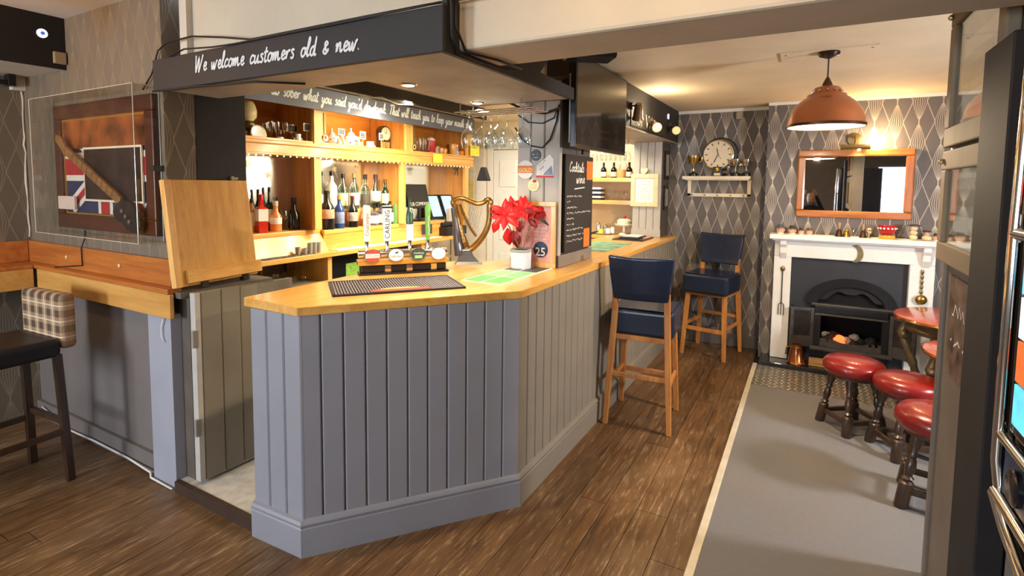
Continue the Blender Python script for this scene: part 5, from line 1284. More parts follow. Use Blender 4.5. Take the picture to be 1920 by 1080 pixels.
# mantel ornaments
MZ = 1.223
def mant(px, Y=5.47): return Vector((ony(px, 440, Y).x, Y, MZ))
M_skin = pm('painted_face', '#d2a184', .45, var=.1, vs=60); M_hat = pm('painted_hat', '#2f2a2c', .4); M_brass = pm('polished_brass', '#b08a45', .25, .9, var=.08)
def toby(px, h, label, hatc=M_hat, brim=True):
    p = mant(px); t = thing('character_jug', label, 'ornament', p, random.uniform(-.4, .4), 'small character jugs on the mantel')
    r = h*.42
    MB().sphere((0, 0, h*.42), r, 14, 9, 1, .95, 1.0).build('face', M_skin, t, smooth=True)
    MB().lathe([(r*.7, 0), (r*.85, h*.1), (r*.5, h*.2)], 14).build('collar', M_white, t, smooth=True)
    MB().lathe([(r*(1.35 if brim else 1.02), h*.66), (r*(1.3 if brim else 1.02), h*.72), (r*.8, h*.74), (r*.6, h*.98), (.002, h)], 14).build('hat', hatc, t, smooth=True)
    MB().sphere((0, -r*.98, h*.40), r*.18, 8, 6).build('nose', M_skin, t, smooth=True)
    for s in (-1, 1): MB().sphere((s*r*.36, -r*.86, h*.52), r*.10, 6, 4).build('eye', M_blk2, t)
    MB().tube([(r*.8, 0, h*.6), (r*1.5, 0, h*.5), (r*1.4, 0, h*.25), (r*.8, 0, h*.2)], r*.12, 6).build('handle', M_hat, t, smooth=True)
toby(1463, .088, 'largest character jug with a flat dark hat at the left mantel end', pm('slate_hat', '#4a4a50', .4))
toby(1485, .082, 'character jug with a wide black hat, second from the left mantel end')
toby(1502, .062, 'small pink-faced character jug, third from the left mantel end', brim=False)
toby(1517, .066, 'small round character jug with a brown cap, fourth on the mantel', pm('brown_hat', '#5a4034', .5), False)
def bell(px, h, mat, label, handle, hm):
    p = mant(px); t = thing('hand_bell', label, 'bell', p)
    r = h*(.26 if handle else .42); hb_ = h*(.55 if handle else .9)
    MB().lathe([(r, 0), (r*.96, hb_*.08), (r*.72, hb_*.4), (r*.62, hb_*.75), (r*.3, hb_*.95), (.004, hb_)], 16).build('bell_cup', mat, t, smooth=True)
    if handle: MB().lathe([(.006, hb_), (.008, hb_+.3*(h-hb_)), (.014, hb_+.7*(h-hb_)), (.008, h), (.001, h)], 10).build('bell_handle', hm, t, smooth=True)
    else: MB().tube([(-.008, 0, hb_), (-.008, 0, hb_+.01), (.008, 0, hb_+.01), (.008, 0, hb_)], .003, 6).build('bell_loop', mat, t)
bell(1573, .125, pm('dark_bronze', '#4a3424', .35, .7), 'tall dark bronze handbell with a tan handle on the mantel', True, pm('tan_handle', '#a88560', .4))
bell(1587, .072, M_brass, 'squat brass bell beside the dark handbell', False, None)
bell(1618, .115, pm('dark_bronze', '#4a3424', .35, .7), 'dark handbell beside the small brass goblet', True, pm('tan_handle', '#a88560', .4))
glassware(mant(1602), .075, PINT, 'small clear tumbler between the bells on the mantel', 'tumbler', 'tumbler')
t = thing('brass_goblet', 'small pale brass goblet on the mantel', 'goblet', mant(1629))
MB().lathe([(.018, 0), (.016, .006), (.005, .012), (.005, .035), (.02, .045), (.028, .065), (.026, .085), (.022, .084), (.018, .055)], 14).build('goblet_cup', pm('pale_brass', '#c8bb92', .25, .8), t, smooth=True)
t = thing('spotted_cup', 'red cup with pale spots on a yellow footed base', 'cup', mant(1663))
MB().lathe([(.055, 0), (.06, .012), (.058, .03), (.03, .036)], 20).build('yellow_base', pm('yellow_glaze', '#dba43c', .3, var=.1, vs=30), t, smooth=True)
MB().lathe([(.03, .036), (.05, .05), (.064, .08), (.066, .115), (.060, .115), (.056, .08)], 20).build('red_bowl', pm('red_glaze', '#b5222a', .25), t, smooth=True)
for k in range(7):
    a = -PI+PI*(k+.5)/7; MB().sphere((.0635*math.cos(a), .0635*math.sin(a), .09), .009, 8, 5).build('spot', M_white, t)
MB().tube([(.06, 0, .10), (.10, 0, .10), (.10, 0, .06), (.06, 0, .055)], .008, 8).build('cup_handle', M_hat, t, smooth=True)
t = thing('stacked_figure', 'stack of three cream figures with a dark flat hat on the mantel', 'ornament', mant(1713))
for k, r in enumerate((.030, .028, .030)): MB().sphere((0, 0, .024+.038*k), r, 12, 8, 1, .9, .75).build('figure', pm('cream_glaze', '#d8c39c', .4, var=.2, vs=50), t, smooth=True)
MB().lathe([(.045, .118), (.044, .126), (.02, .132), (.002, .134)], 14).build('flat_hat', M_hat, t, smooth=True)
t = thing('seated_figure', 'small cream seated figure in a dark hat on the mantel', 'ornament', mant(1738))
MB().sphere((0, 0, .024), .032, 12, 8, 1.1, .9, .75).build('body', pm('cream_glaze', '#d8c39c', .4), t, smooth=True)
MB().sphere((0, 0, .060), .020, 10, 8).build('head', M_skin, t, smooth=True)
MB().lathe([(.034, .074), (.032, .080), (.012, .084)], 12).build('flat_hat', M_hat, t, smooth=True)
toby(1757, .066, 'character jug with a dark cap at the right mantel end', brim=False)
# ornaments on the surround
c = ony(1605, 476, 5.50)
t = thing('crescent_moon', 'brass crescent moon ornament on the fireplace frieze', 'ornament', (c.x, 5.505, c.z))
pts = [(.055*math.cos(a), .078*math.sin(a)) for a in [(-.62+1.24*i/16)*PI for i in range(17)]]
pts += [(-.028+.042*math.cos(a), .066*math.sin(a)) for a in [(.55-1.1*i/12)*PI for i in range(13)]]
MB(face_cam((0, 0, 0))).prism(pts, 0, .012).build('crescent', pm('antique_brass', '#8d7c55', .4, .8, var=.2, vs=40), t, bevel=.003)
a, b3 = ony(1467, 497, 5.495), ony(1462, 590, 5.495)
t = thing('toasting_fork', 'long iron toasting fork hanging on the left pilaster', 'fork', (-.185, 5.492, b3.z)); h = a.z-b3.z
MB().tube([(0, 0, h*.95), (0, 0, .11)], .005, 8).build('fork_shaft', M_iron2, t)
MB().sphere((0, 0, h*.93), .02, 10, 6, 1, .5, 1.3).build('fork_finial', pm('antique_brass', '#8d7c55', .4, .8), t, smooth=True)
for x in (-.022, 0, .022): MB().tube([(0, 0, .12), (x, 0, .10), (x, 0, .0)], .0038, 6).build('prong', M_iron2, t)
a = ony(1735, 505, 5.495)
t = thing('brass_ladle', 'brass ladle hanging on a twisted handle on the right pilaster', 'ladle', (.85, 5.490, a.z-.30))
for k in range(5): MB().lathe([(.004, 0), (.012, .015), (.012, .03), (.004, .045)], 8, (0, 0, .085+.042*k)).build('handle_link', pm('antique_brass', '#8d7c55', .4, .8), t, smooth=True)
MB().sphere((0, -.02, .045), .042, 14, 9, 1, .6, 1).build('ladle_bowl', M_brass, t, smooth=True)
# hearth things
M_cop = pm('copper', '#b0693f', .25, .95, var=.15, vs=20)
p = onz(1490, 684, .048)
t = thing('copper_jug', 'tapered copper jug on the hearth', 'jug', (p.x+.01, p.y+.05, .048))
MB().lathe([(.075, 0), (.078, .012), (.07, .02), (.055, .12), (.042, .165), (.044, .18), (.04, .18)], 20).build('jug_body', M_cop, t, smooth=True)
for z in (.022, .155): MB().lathe([(.072 if z < .1 else .046, z-.004), (.074 if z < .1 else .048, z), (.072 if z < .1 else .046, z+.004)], 20, cap=False).build('jug_band', M_brass, t)
MB().tube([(-.045, 0, .155), (-.085, 0, .14), (-.09, 0, .08), (-.062, 0, .06)], .006, 8).build('jug_handle', M_brass, t, smooth=True)
t = thing('fire_poker', 'black twisted iron poker leaning beside the left pilaster', 'poker', (-.075, 5.46, .049))
MB().tube([(.02, -.01, 0), (0, .02, .25), (-.02, .035, .52)], .007, 8).build('poker_shaft', M_iron, t)
for k in range(5): MB().sphere((-.013-.0015*k, .03+.001*k, .42+.025*k), .012, 8, 6).build('poker_bead', M_chrome if k % 2 else M_iron, t, smooth=True)
p = onz(1534, 676, .048)
tag(MB().box((.06, 5.40, .049), (.30, 5.46, .115)).build('wooden_block', wood('log_wood', '#9a6a38', '#c39455', 'x', .7, 2.), None, bevel=.004), 'sawn wooden block lying on the hearth before the stove', 'wood block')
# ------------------------------------------------------------------ mirror, picture light, trophy shelf
mr = thing('wall_mirror', 'wooden framed rectangular mirror above the mantel', 'mirror', (.33, 5.595, 1.38))
Wm = lambda mb, n, m, **k: wpart(mb, n, m, mr, **k)
x0, x1, z0, z1 = -.105, .765, 1.383, 1.99; fw = .062
M_frm = wood('chestnut_frame', '#8a4f22', '#b97336', 'x', .3, 1., coat=.4)
M_frmz = wood('chestnut_frame_z', '#8a4f22', '#b97336', 'z', .3, 1., coat=.4)
for a, b3, m in (((x0, z0), (x1, z0+fw), M_frm), ((x0, z1-fw), (x1, z1), M_frm), ((x0, z0+fw), (x0+fw, z1-fw), M_frmz), ((x1-fw, z0+fw), (x1, z1-fw), M_frmz)):
    Wm(MB().box((a[0], 5.555, a[1]), (b3[0], 5.598, b3[1])), 'frame_rail', m, bevel=.012)
Wm(MB().box((x0+fw-.004, 5.572, z0+fw-.004), (x1-fw+.004, 5.58, z1-fw+.004)), 'mirror_glass', pm('silvered_mirror', '#e6e8e8', .015, 1, var=0))
c = ony(1604, 262, 5.59)
pl = thing('picture_light', 'brass picture light over the mirror', 'picture light', (.328, 5.598, 2.07))
M_ab = pm('aged_brass', '#7a6a44', .35, .8)
MB(face_cam((0, 0, .01))).lathe([(.055, 0), (.055, .008), (.03, .014)], 20).build('wall_rose', M_ab, pl, smooth=True)
MB().tube([(0, -.01, .02), (0, -.06, .04), (0, -.09, .0), (0, -.09, -.055)], .007, 8).build('bracket_arm', M_ab, pl, smooth=True)
MB().tube([(-.11, -.09, -.065), (.11, -.09, -.065)], .022, 14).build('lamp_hood', M_ab, pl, smooth=True)
MB().sphere((.03, -.095, -.084), .013, 8, 6).build('bulb', pm('lit_bulb', '#ffdf9c', .5, emis='#ffd27a', estr=40, var=0), pl)
l = spot('picture_light_lamp', (.03, -.10, -.10), (.03, -.02, -1), 14, WARM, 150, .8, .03); l.parent = pl
l = point('picture_light_glow', (.17, -.13, -.01), 11, WARM, .03); l.parent = pl
sh = thing('wall_shelf', 'cream open-framed wall shelf carrying trophies', 'shelf', (-.84, 5.84, 1.545))
M_crm = pm('cream_shelf_paint', '#e2d6bb', .45, var=.03)
Wv = lambda mb, n, m: wpart(mb, n, m, sh, bevel=.003)
Wv(MB().box((-1.165, 5.70, 1.725), (-.515, 5.848, 1.757)), 'shelf_board', M_crm)
Wv(MB().box((-1.14, 5.72, 1.715), (-.53, 5.848, 1.725)), 'moulding', M_crm)
for x in (-1.13, -.55): Wv(MB().box((x, 5.82, 1.548), (x+.035, 5.848, 1.715)), 'upright', M_crm)
Wv(MB().box((-1.13, 5.82, 1.545), (-.515, 5.848, 1.58)), 'peg_rail', M_crm)
for k in range(5): wpart(MB().cyl((-1.08+.125*k, 5.82, 1.562), (-1.08+.125*k, 5.805, 1.562), .009, n=8), 'peg', pm('peg_wood', '#8a7a60', .5), sh)
M_slv = pm('silver_metal', '#b9b2a2', .22, .95, var=.05)
def cup(px, h, label, metal, stemh=.45, r=.05, ears=True, base=.03):
    p = Vector((ony(px, 320, 5.77).x, 5.77, 1.757)); t = thing('trophy_cup', label, 'trophy', p)
    MB().lathe([(.045, 0), (.045, base*.8), (.038, base)], 16).build('plinth', M_blk2, t, smooth=True)
    MB().lathe([(.032, base), (.012, base+.02), (.010, h*stemh), (.018, h*stemh+.01), (r*.7, h*.62), (r, h*.85), (r*1.05, h), (r*.98, h), (r*.8, h*.75)], 18).build('cup_bowl', metal, t, smooth=True)
    if ears:
        for s in (-1, 1): MB().tube([(s*r*.95, 0, h*.92), (s*r*1.5, 0, h*.93), (s*r*1.45, 0, h*.75), (s*r*.75, 0, h*.62)], .005, 6).build('ear_handle', metal, t, smooth=True)
cup(1300, .21, 'gold and silver two-handled trophy cup at the left shelf end', pm('mixed_gilt', '#c2a05e', .22, .95), .62, .055)
cup(1379, .17, 'silver two-handled trophy cup right of the clock', M_slv, .5, .045)
cup(1399, .165, 'slim silver trophy cup at the right shelf end', M_slv, .6, .040, True)
cup(1365, .10, 'small silver trophy ring beside the clock', M_slv, .5, .022, False)
p = Vector((ony(1345, 320, 5.76).x, 5.76, 1.757))
t = thing('plaque_trophy', 'black plaque trophy with gold disc in front of the clock', 'trophy', p)
MB().box((-.045, -.012, 0), (.045, .012, .095)).build('plaque', M_blk2, t, bevel=.003)
MB(face_cam((0, -.0125, .065))).lathe([(.022, 0), (.022, .004), (.012, .007)], 16).build('medal_disc', M_gold, t, smooth=True)
MB().box((-.03, -.0145, .008), (.03, -.0125, .032)).build('engraved_plate', pm('pale_plate', '#cbb98a', .35, .6), t)
c = ony(1347, 290, 5.80)
ck = thing('wall_clock', 'round cream wall clock with a dark case behind the trophies', 'clock', (c.x, 5.848, c.z)); r = .147
F = face_cam((0, 0, 0))
MB(F).lathe([(r*1.16, 0), (r*1.16, .03), (r*1.08, .04)], 40, (.018, .004, 0)).build('clock_case', pm('dark_clock_case', '#3b342e', .35, .4), ck, smooth=True)
MB(F).lathe([(r*1.02, .03), (r*1.03, .075), (r*.96, .08), (r*.94, .072)], 40, cap=False).build('clock_bezel', pm('bright_bezel', '#cfc3a8', .15, .95), ck, smooth=True)
MB(F).lathe([(r*.95, .07), (r*.94, .071)], 40).build('dial', M_lab, ck)
mb = MB(F @ Matrix.Translation((0, 0, .0722)))
for k in range(12): a = PI*k/6; mb.ribbon([(r*.70*math.sin(a), r*.70*math.cos(a)), (r*.86*math.sin(a), r*.86*math.cos(a))], .012)
mb.build('numerals', pm('faded_numerals', '#6f6450', .6), ck)['kind'] = 'stuff'
MB(F @ Matrix.Translation((0, 0, .074))).ribbon([(r*.02, -r*.05), (-r*.09, r*.42)], .009).build('hour_hand', M_blk2, ck)
MB(F @ Matrix.Translation((0, 0, .0755))).ribbon([(0, 0), (-r*.25, -r*.55)], .007).ribbon([(0, 0), (r*.2, -r*.3)], .004).build('minute_hand', M_blk2, ck)
tag(MB().box((-.68, 5.82, 2.33), (-.62, 5.848, 2.405)).build('wall_sensor', pm('old_sensor', '#9a8a70', .5), None, bevel=.004), 'small beige sensor box high on the alcove wall', 'sensor')
# ------------------------------------------------------------------ copper pendant lamp
ld = thing('pendant_lamp', 'large copper dome pendant lamp before the fireplace', 'pendant lamp', (.062, 3.62, 2.005))
M_shade = pm('copper_enamel', '#b5673a', .3, .45, var=.10, vs=6, coat=.5)
prof = [(.200, 0), (.203, .012), (.199, .022), (.196, .05), (.182, .09), (.155, .13), (.12, .16), (.102, .172), (.10, .184), (.074, .192), (.072, .215), (.062, .225), (.028, .235)]
MB().lathe(prof, 40, cap=False).build('shade', M_shade, ld, smooth='all')
MB().lathe([(r-.004, z-.001 if k else .001) for k, (r, z) in enumerate(prof)], 40, cap=False).build('shade_lining', pm('white_lining', '#f3ead4', .6, emis='#ffe2ac', estr=.9, var=0), ld, smooth='all', label='glowing white lining')
MB().lathe([(.199, -.004), (.206, 0), (.206, .012), (.199, .016)], 40, cap=False).build('rim_band', pm('dark_copper', '#5a3a26', .3, .7), ld, smooth=True)
MB().lathe([(.028, .232), (.026, .245), (.012, .275), (.006, .285)], 16).build('lamp_cap', pm('dark_copper', '#5a3a26', .3, .7), ld, smooth=True)
for k in range(12):
    a = 2*PI*k/12; MB().sphere((.074*math.cos(a), .074*math.sin(a), .204), .007, 6, 4).build('vent_stud', M_chrome, ld)
MB().cyl((0, 0, .28), (0, 0, .40), .004, n=8).build('flex', M_hat, ld)
MB().lathe([(.052, .435), (.058, .42), (.05, .405), (.01, .39)], 20).build('ceiling_rose', pm('chocolate_metal', '#3c2c22', .3, .6), ld, smooth=True)
MB().sphere((0, 0, .07), .035, 14, 10).build('bulb', pm('lamp_bulb', '#fff0c8', .5, emis='#ffdf9e', estr=25, var=0), ld)
l = point('pendant_light', (0, 0, .02), 70, WARM2, .04); l.parent = ld
bp = thing('ceiling_plate', 'flush cream access plate on the ceiling around the pendant', 'plate', (.06, 3.7, 2.43))
wpart(MB().box((-.19, 3.56, 2.432), (.30, 3.80, 2.4405)), 'plate_board', M_ceil, bp, bevel=.002)
for x in (-.16, .27): wpart(MB().cyl((x, 3.60, 2.430), (x, 3.60, 2.433), .006, n=8), 'screw', M_iron, bp)
# ------------------------------------------------------------------ tall bar stools
M_navy = pm('navy_leather', '#192338', .27, var=.12, vs=14, bump=.12, bs=120, coat=.15)
M_leg = wood('stool_oak', '#a8662c', '#c98a48', 'z', .35, 1.2, coat=.25)
def pad(mb, x0, x1, y0, y1, z0, z1, curve=0, puff=.012):
    """cushion block with a rounded, slightly bulged outline"""
    return mb.box((x0, y0, z0), (x1, y1, z1))
def bar_stool(name, label, loc, rz):
    t = thing(name, label, 'bar stool', loc, rz, 'tall navy bar stools')
    # faces local +y; origin on the floor under the seat centre
    lw = .038
    def leg(xb, yb, xt, yt, z1, top=1.0):
        mb = MB(); a = lw*.42; b_ = lw*.52
        mb.loft([[(x+sx*s, y+sy*s, z) for sx, sy in ((-1, -1), (1, -1), (1, 1), (-1, 1))] for x, y, z, s in ((xb, yb, 0, a), ((xb+xt)/2, (yb+yt)/2, z1/2, b_), (xt, yt, z1, b_))])
        mb.build('leg', M_leg, t, bevel=.004)
    for s in (-1, 1):
        leg(s*.205, .215, s*.175, .165, .66)
        leg(s*.215, -.225, s*.175, -.175, .80)
        mb = MB(); mb.loft([[(s*x+i*.019, y+j*.019, z) for i, j in ((-1, -1), (1, -1), (1, 1), (-1, 1))] for x, y, z in ((.175, -.175, .78), (.172, -.185, .95))]); mb.build('back_post', M_leg, t, bevel=.003)
        MB().bar((s*.193, .19, .30), (s*.195, -.198, .30), .022, .032).build('side_rail', M_leg, t, bevel=.003)
    MB().bar((-.197, .198, .27), (.197, .198, .27), .024, .036).build('front_rail', M_leg, t, bevel=.003)
    MB().bar((-.197, -.205, .36), (.197, -.205, .36), .022, .032).build('rear_rail', M_leg, t, bevel=.003)
    MB().box((-.19, -.18, .595), (.19, .18, .630)).build('seat_frame', M_leg, t, bevel=.004)
    MB().box((-.218, -.165, .622), (.218, .235, .805)).build('seat_pad', M_navy, t, bevel=.028, seg=4)
    MB().box((-.20, -.155, .807), (.20, .21, .812)).build('seat_seam', M_navy, t, bevel=.002)
    mb = MB(); rings = []
    for z, w, d0 in ((.878, .185, -.178), (.93, .190, -.190), (1.05, .205, -.205), (1.17, .218, -.222)):
        ring = []
        n = 9
        for i in range(n): u = -1+2*i/(n-1); ring.append((u*w, d0-.035-.014*(1-u*u)+.012, z+.012*u*u*(1 if z > 1.1 else 0)))
        for i in range(n): u = 1-2*i/(n-1); ring.append((u*w, d0+.030-.014*(1-u*u)+.004, z+.012*u*u*(1 if z > 1.1 else 0)))
        rings.append(ring)
    mb.loft(rings); mb.build('backrest', M_navy, t, bevel=.012, seg=3)
    MB().sphere((0, -.178, 1.035), .012, 8, 6, 1, .5, 1).build('button', M_navy, t)
    return t
bar_stool('bar_stool', 'navy leather bar stool at the bar seen from behind', (-.975, 3.69, .0), .08)
bar_stool('bar_stool', 'navy leather bar stool facing out of the alcove under the trophy shelf', (-.795, 5.50, .0), PI-.20)
# ------------------------------------------------------------------ low red stools with turned legs
M_redl = pm('red_leather', '#7f1a16', .3, var=.14, vs=10, coat=.35, bump=.08, bs=90)
TURN = [(.027, 0), (.030, .005), (.030, .125), (.018, .135), (.026, .148), (.015, .16), (.024, .20), (.020, .235), (.014, .25), (.022, .262), (.016, .28), (.026, .32), (.028, .40)]
def low_stool(label, loc, rz):
    t = thing('low_stool', label, 'stool', loc, rz, 'low red leather stools')
    MB().lathe([(.145, .378), (.168, .388), (.184, .415), (.183, .448), (.165, .474), (.11, .490), (.002, .495)], 36).build('seat_pad', M_redl, t, smooth=True, ang=75)
    MB().lathe([(.135, .36), (.15, .365), (.15, .388)], 28).build('seat_rim', M_dkwood, t, smooth=True)
    for a in range(4):
        c, s = math.cos(PI/4+a*PI/2), math.sin(PI/4+a*PI/2)
        mb = MB(); rings = []
        for r, z in TURN:
            off = .185-.075*z/.4
            n = 10; rings.append([(c*off+r*math.cos(2*PI*i/n), s*off+r*math.sin(2*PI*i/n), z) for i in range(n)])
        mb.loft(rings); mb.build('leg', M_dkwood, t, smooth=True)
        c2, s2 = math.cos(PI/4+(a+1)*PI/2), math.sin(PI/4+(a+1)*PI/2)
        MB().bar((c*.168, s*.168, .085), (c2*.168, s2*.168, .085), .020, .030).build('stretcher', M_dkwood, t, bevel=.003)
    return t
low_stool('low red leather stool nearest the fireplace', (.315, 4.22, .010), .61)
low_stool('low red leather stool between the other two', (.585, 3.99, .010), .45)
low_stool('low red leather stool nearest the camera beside the partition', (.645, 3.40, .010), -.16).scale = (1.08, 1.08, 1.04)
# ------------------------------------------------------------------ cast iron pub tables with red tops
M_top = pm('red_brown_top', '#a5482e', .25, var=.12, vs=5, coat=.5)
M_castg = pm('bronzed_cast_iron', '#7d6a4e', .38, .75, var=.25, vs=14, bump=.3, bs=50)
def pub_table(label, loc, R, H):
    t = thing('pub_table', label, 'table', loc, .3, 'cast iron pub tables')
    MB().lathe([(R-.02, H-.03), (R, H-.024), (R+.004, H-.012), (R, H-.004), (R-.012, H)], 48).build('table_top', M_top, t, smooth=True)
    MB().lathe([(R+.001, H-.028), (R+.006, H-.016), (R+.001, H-.006)], 48, cap=False).build('brass_edge', M_brass, t, smooth=True)
    MB().lathe([(R*.78, H-.12), (R*.82, H-.09), (R*.76, H-.05), (R*.80, H-.03)], 36, cap=False).build('pierced_frieze', M_castg, t, smooth=True)
    for k in range(3):
        a = 2*PI*k/3+2.6
        path = [(R*.78, H-.06), (R*.86, H-.16), (R*.74, H-.28), (R*.62, H*.42), (R*.55, H*.25), (R*.72, .10), (R*.85, .02)]
        P = [(math.cos(a)*x, math.sin(a)*x, z) for x, z in path]
        P = [Vector(p) for p in P]; sm = []
        for i in range(len(P)-1):
            for j in range(3): sm.append(P[i].lerp(P[i+1], j/3))
        sm.append(P[-1])
        MB().tube(sm, [.036-.012*abs(math.sin(i*1.2)) for i in range(len(sm))], 10).build('leg', M_castg, t, smooth=True)
        MB().sphere((math.cos(a)*R*.82, math.sin(a)*R*.82, H-.17), .04, 10, 8, 1, 1, 1.2).build('leg_mask', M_castg, t, smooth=True)
    MB().lathe([(R*.5, H*.28), (R*.52, H*.30), (R*.5, H*.32)], 28).build('lower_shelf', M_castg, t, smooth=True)
    return t
pub_table('larger cast iron pub table with red top nearest the fireplace', (.97, 4.83, .010), .375, .715)
pub_table('smaller cast iron pub table with red top beside the stools', (1.005, 4.09, .010), .345, .655)
# ------------------------------------------------------------------ tartan stool by the wooden wall shelf
ts = thing('tartan_stool', 'dark bar stool with a checked cloth back under the wooden shelf', 'bar stool', (-3.68, 1.05, 0), PI+.06)
def plaid():
    m, N, b = base('brown_plaid'); co = N.coord()
    sx = N.n('ShaderNodeSeparateXYZ'); N.put(sx.inputs[0], co)
    def stripes(v, per, ph=0.): return N.m('FRACT', N.m('ADD', N.m('DIVIDE', v, per), ph))
    c = None; fs = []
    for ax in (0, 2):
        f = stripes(sx.outputs[ax], .085, .3); fs.append((N.m('LESS_THAN', f, .45), N.m('LESS_THAN', N.m('ABSOLUTE', N.m('SUBTRACT', f, .72)), .035)))
    dark = N.m('MULTIPLY', N.m('ADD', fs[0][0], fs[1][0]), .5)
    col_ = N.mix(dark, lin('#a98b6a')+(1,), lin('#4c3a2b')+(1,))
    col_ = N.mix(N.m('MULTIPLY', N.m('MAXIMUM', fs[0][1], fs[1][1]), .8), col_, lin('#d8cbb4')+(1,))
    N.put(b.inputs['Base Color'], col_); b.inputs['Roughness'].default_value = .9
    N.put(b.inputs['Normal'], N.bump(N.noise(co, 300, 2), .4))
    return m
M_plaid = plaid(); M_dkseat = pm('black_leather', '#17161b', .4, var=.1)
MB().box((-.22, -.20, .70), (.22, .22, .80)).build('seat_pad', M_dkseat, ts, bevel=.03, seg=4)
MB().box((-.215, -.275, .735), (.215, -.20, 1.035)).build('backrest', M_plaid, ts, bevel=.025, seg=4, label='brown and cream checked backrest')
for s in (-1, 1):
    for y in (-.19, .18):
        mb = MB(); mb.loft([[(s*x+i*.018, yy+j*.018, z) for i, j in ((-1, -1), (1, -1), (1, 1), (-1, 1))] for x, yy, z in ((.205, y*1.12, 0), (.18, y, .71))]); mb.build('leg', M_dkwood, ts, bevel=.003)
    MB().bar((s*.195, -.195, .28), (s*.195, .19, .28), .022, .03).build('side_rail', M_dkwood, ts)
for y in (-.205, .195): MB().bar((-.195, y, .33), (.195, y, .33), .022, .03).build('cross_rail', M_dkwood, ts)
# ------------------------------------------------------------------ wooden drinks shelf on the left walls
ws = thing('drinks_shelf', 'orange stained wooden drinks shelf running along the papered wall', 'shelf', (-3.8, 1.5, .94))
Wd = lambda mb, n, m, **k: wpart(mb, n, m, ws, **k)
Wd(MB().box((-4.655, 1.528, 1.095), (-2.905, 1.552, 1.237)), 'back_board', M_red, bevel=.004)
Wd(MB().box((-4.655, 1.478, 1.068), (-2.845, 1.552, 1.095)), 'shelf_board', M_red, bevel=.005)
Wd(MB().box((-4.40, 1.484, .938), (-2.838, 1.508, 1.068)), 'front_board', M_oak, bevel=.004)
Wd(MB().box((-4.655, -.6, 1.095), (-4.63, 1.526, 1.237)), 'back_board', M_red, bevel=.004)
Wd(MB().box((-4.655, -.6, 1.068), (-4.42, 1.476, 1.095)), 'shelf_board', M_red, bevel=.005)
Wd(MB().box((-4.442, -.6, .938), (-4.418, 1.476, 1.068)), 'front_board', M_oak, bevel=.004)
Wd(MB().sphere((-4.07, 1.524, 1.165), .012, 10, 6, 1, .5, 1).sphere((-3.42, 1.524, 1.165), .012, 10, 6, 1, .5, 1), 'screw_cap', pm('pale_cap', '#d8b890', .4))
# white cable along the wall foot
def cable(name, pts, r, mat, label):
    o = MB().tube([Vector(p) for p in pts], r, 6).build(name, mat, None, smooth='all'); return tag(o, label, 'cable')
M_cw = pm('white_cable', '#d9d6cf', .5); M_cb = pm('black_cable', '#141212', .5)
cable('white_cable', [(-4.55, 1.525, .09), (-4.2, 1.522, .02), (-3.8, 1.52, .035), (-3.4, 1.522, .03), (-3.12, 1.50, .035), (-3.11, 1.495, .012), (-2.90, 1.495, .008)], .006, M_cw, 'white cable lying along the foot of the left wall')
cable('white_cable', [(-2.93, 1.500, .93), (-2.955, 1.500, .88), (-2.955, 1.500, .83), (-2.935, 1.502, .80)], .004, M_cw, 'short white cable end hanging on the grey post')
cable('black_cable', [(-3.86, 1.545, 1.345), (-3.87, 1.545, 1.29), (-3.86, 1.521, 1.235), (-3.855, 1.521, 1.13), (-4.1, 1.475, 1.104)], .004, M_cb, 'thin black cable below the display case')
# ------------------------------------------------------------------ acrylic display case with a guitar picture
YP = 1.552
gc = thing('display_case', 'clear acrylic display case over a framed guitar and flag', 'display case', (-3.59, YP, 1.33))
Wg = lambda mb, n, m, **k: wpart(mb, n, m, gc, **k)
x0, x1, z0, z1 = -4.14, -3.00, 1.355, 2.105
M_mah = wood('mahogany_frame', '#3a1c12', '#5c2c1b', 'x', .3, 1., coat=.4)
Wg(MB().box((x0, YP-.012, z0), (x1, YP-.001, z1)), 'backing', pm('dark_mount', '#211b22', .6, var=.2), )
for a, b3 in (((x0, z0), (x1, z0+.085)), ((x0, z1-.085), (x1, z1)), ((x0, z0+.085), (x0+.085, z1-.085)), ((x1-.085, z0+.085), (x1, z1-.085))):
    Wg(MB().box((a[0], YP-.035, a[1]), (b3[0], YP-.012, b3[1])), 'frame_rail', M_mah, bevel=.006)
M_gilt = pm('gilt_line', '#d8a24a', .3, .7)
for a, b3 in (((x0+.085, z1-.10), (x1-.085, z1-.088)), ((x1-.10, z0+.09), (x1-.088, z1-.10)), ((x0+.085, z0+.088), (x1-.085, z0+.098)), ((x0+.088, z0+.1), (x0+.1, z1-.1))):
    Wg(MB().box((a[0], YP-.022, a[1]), (b3[0], YP-.0125, b3[1])), 'gilt_slip', M_gilt)
# flag behind the photograph
ix0, ix1, iz0, iz1 = x0+.1, x1-.1, z0+.1, z1-.1
F = face_cam((0, YP-.0125, 0))
Wg(MB(F).box((ix0, iz0, 0), (ix1, iz1, .001)), 'flag_ground', pm('flag_blue', '#1f2c50', .6, var=.15))
cx_, cz_ = (ix0+ix1)/2, (iz0+iz1)/2
def flag_bar(p, q, w, m, lift, n='flag_stripe'):
    mb = MB(F @ Matrix.Translation((0, 0, lift))); d = Vector((q[0]-p[0], q[1]-p[1])); d.normalize(); nn = Vector((-d.y, d.x))*w/2
    mb.add([(p[0]-nn.x, p[1]-nn.y, 0), (q[0]-nn.x, q[1]-nn.y, 0), (q[0]+nn.x, q[1]+nn.y, 0), (p[0]+nn.x, p[1]+nn.y, 0)], [(0, 1, 2, 3)]); Wg(mb, n, m)
M_fw = pm('flag_white', '#d8d2c8', .6); M_fr = pm('flag_red', '#a4242a', .6)
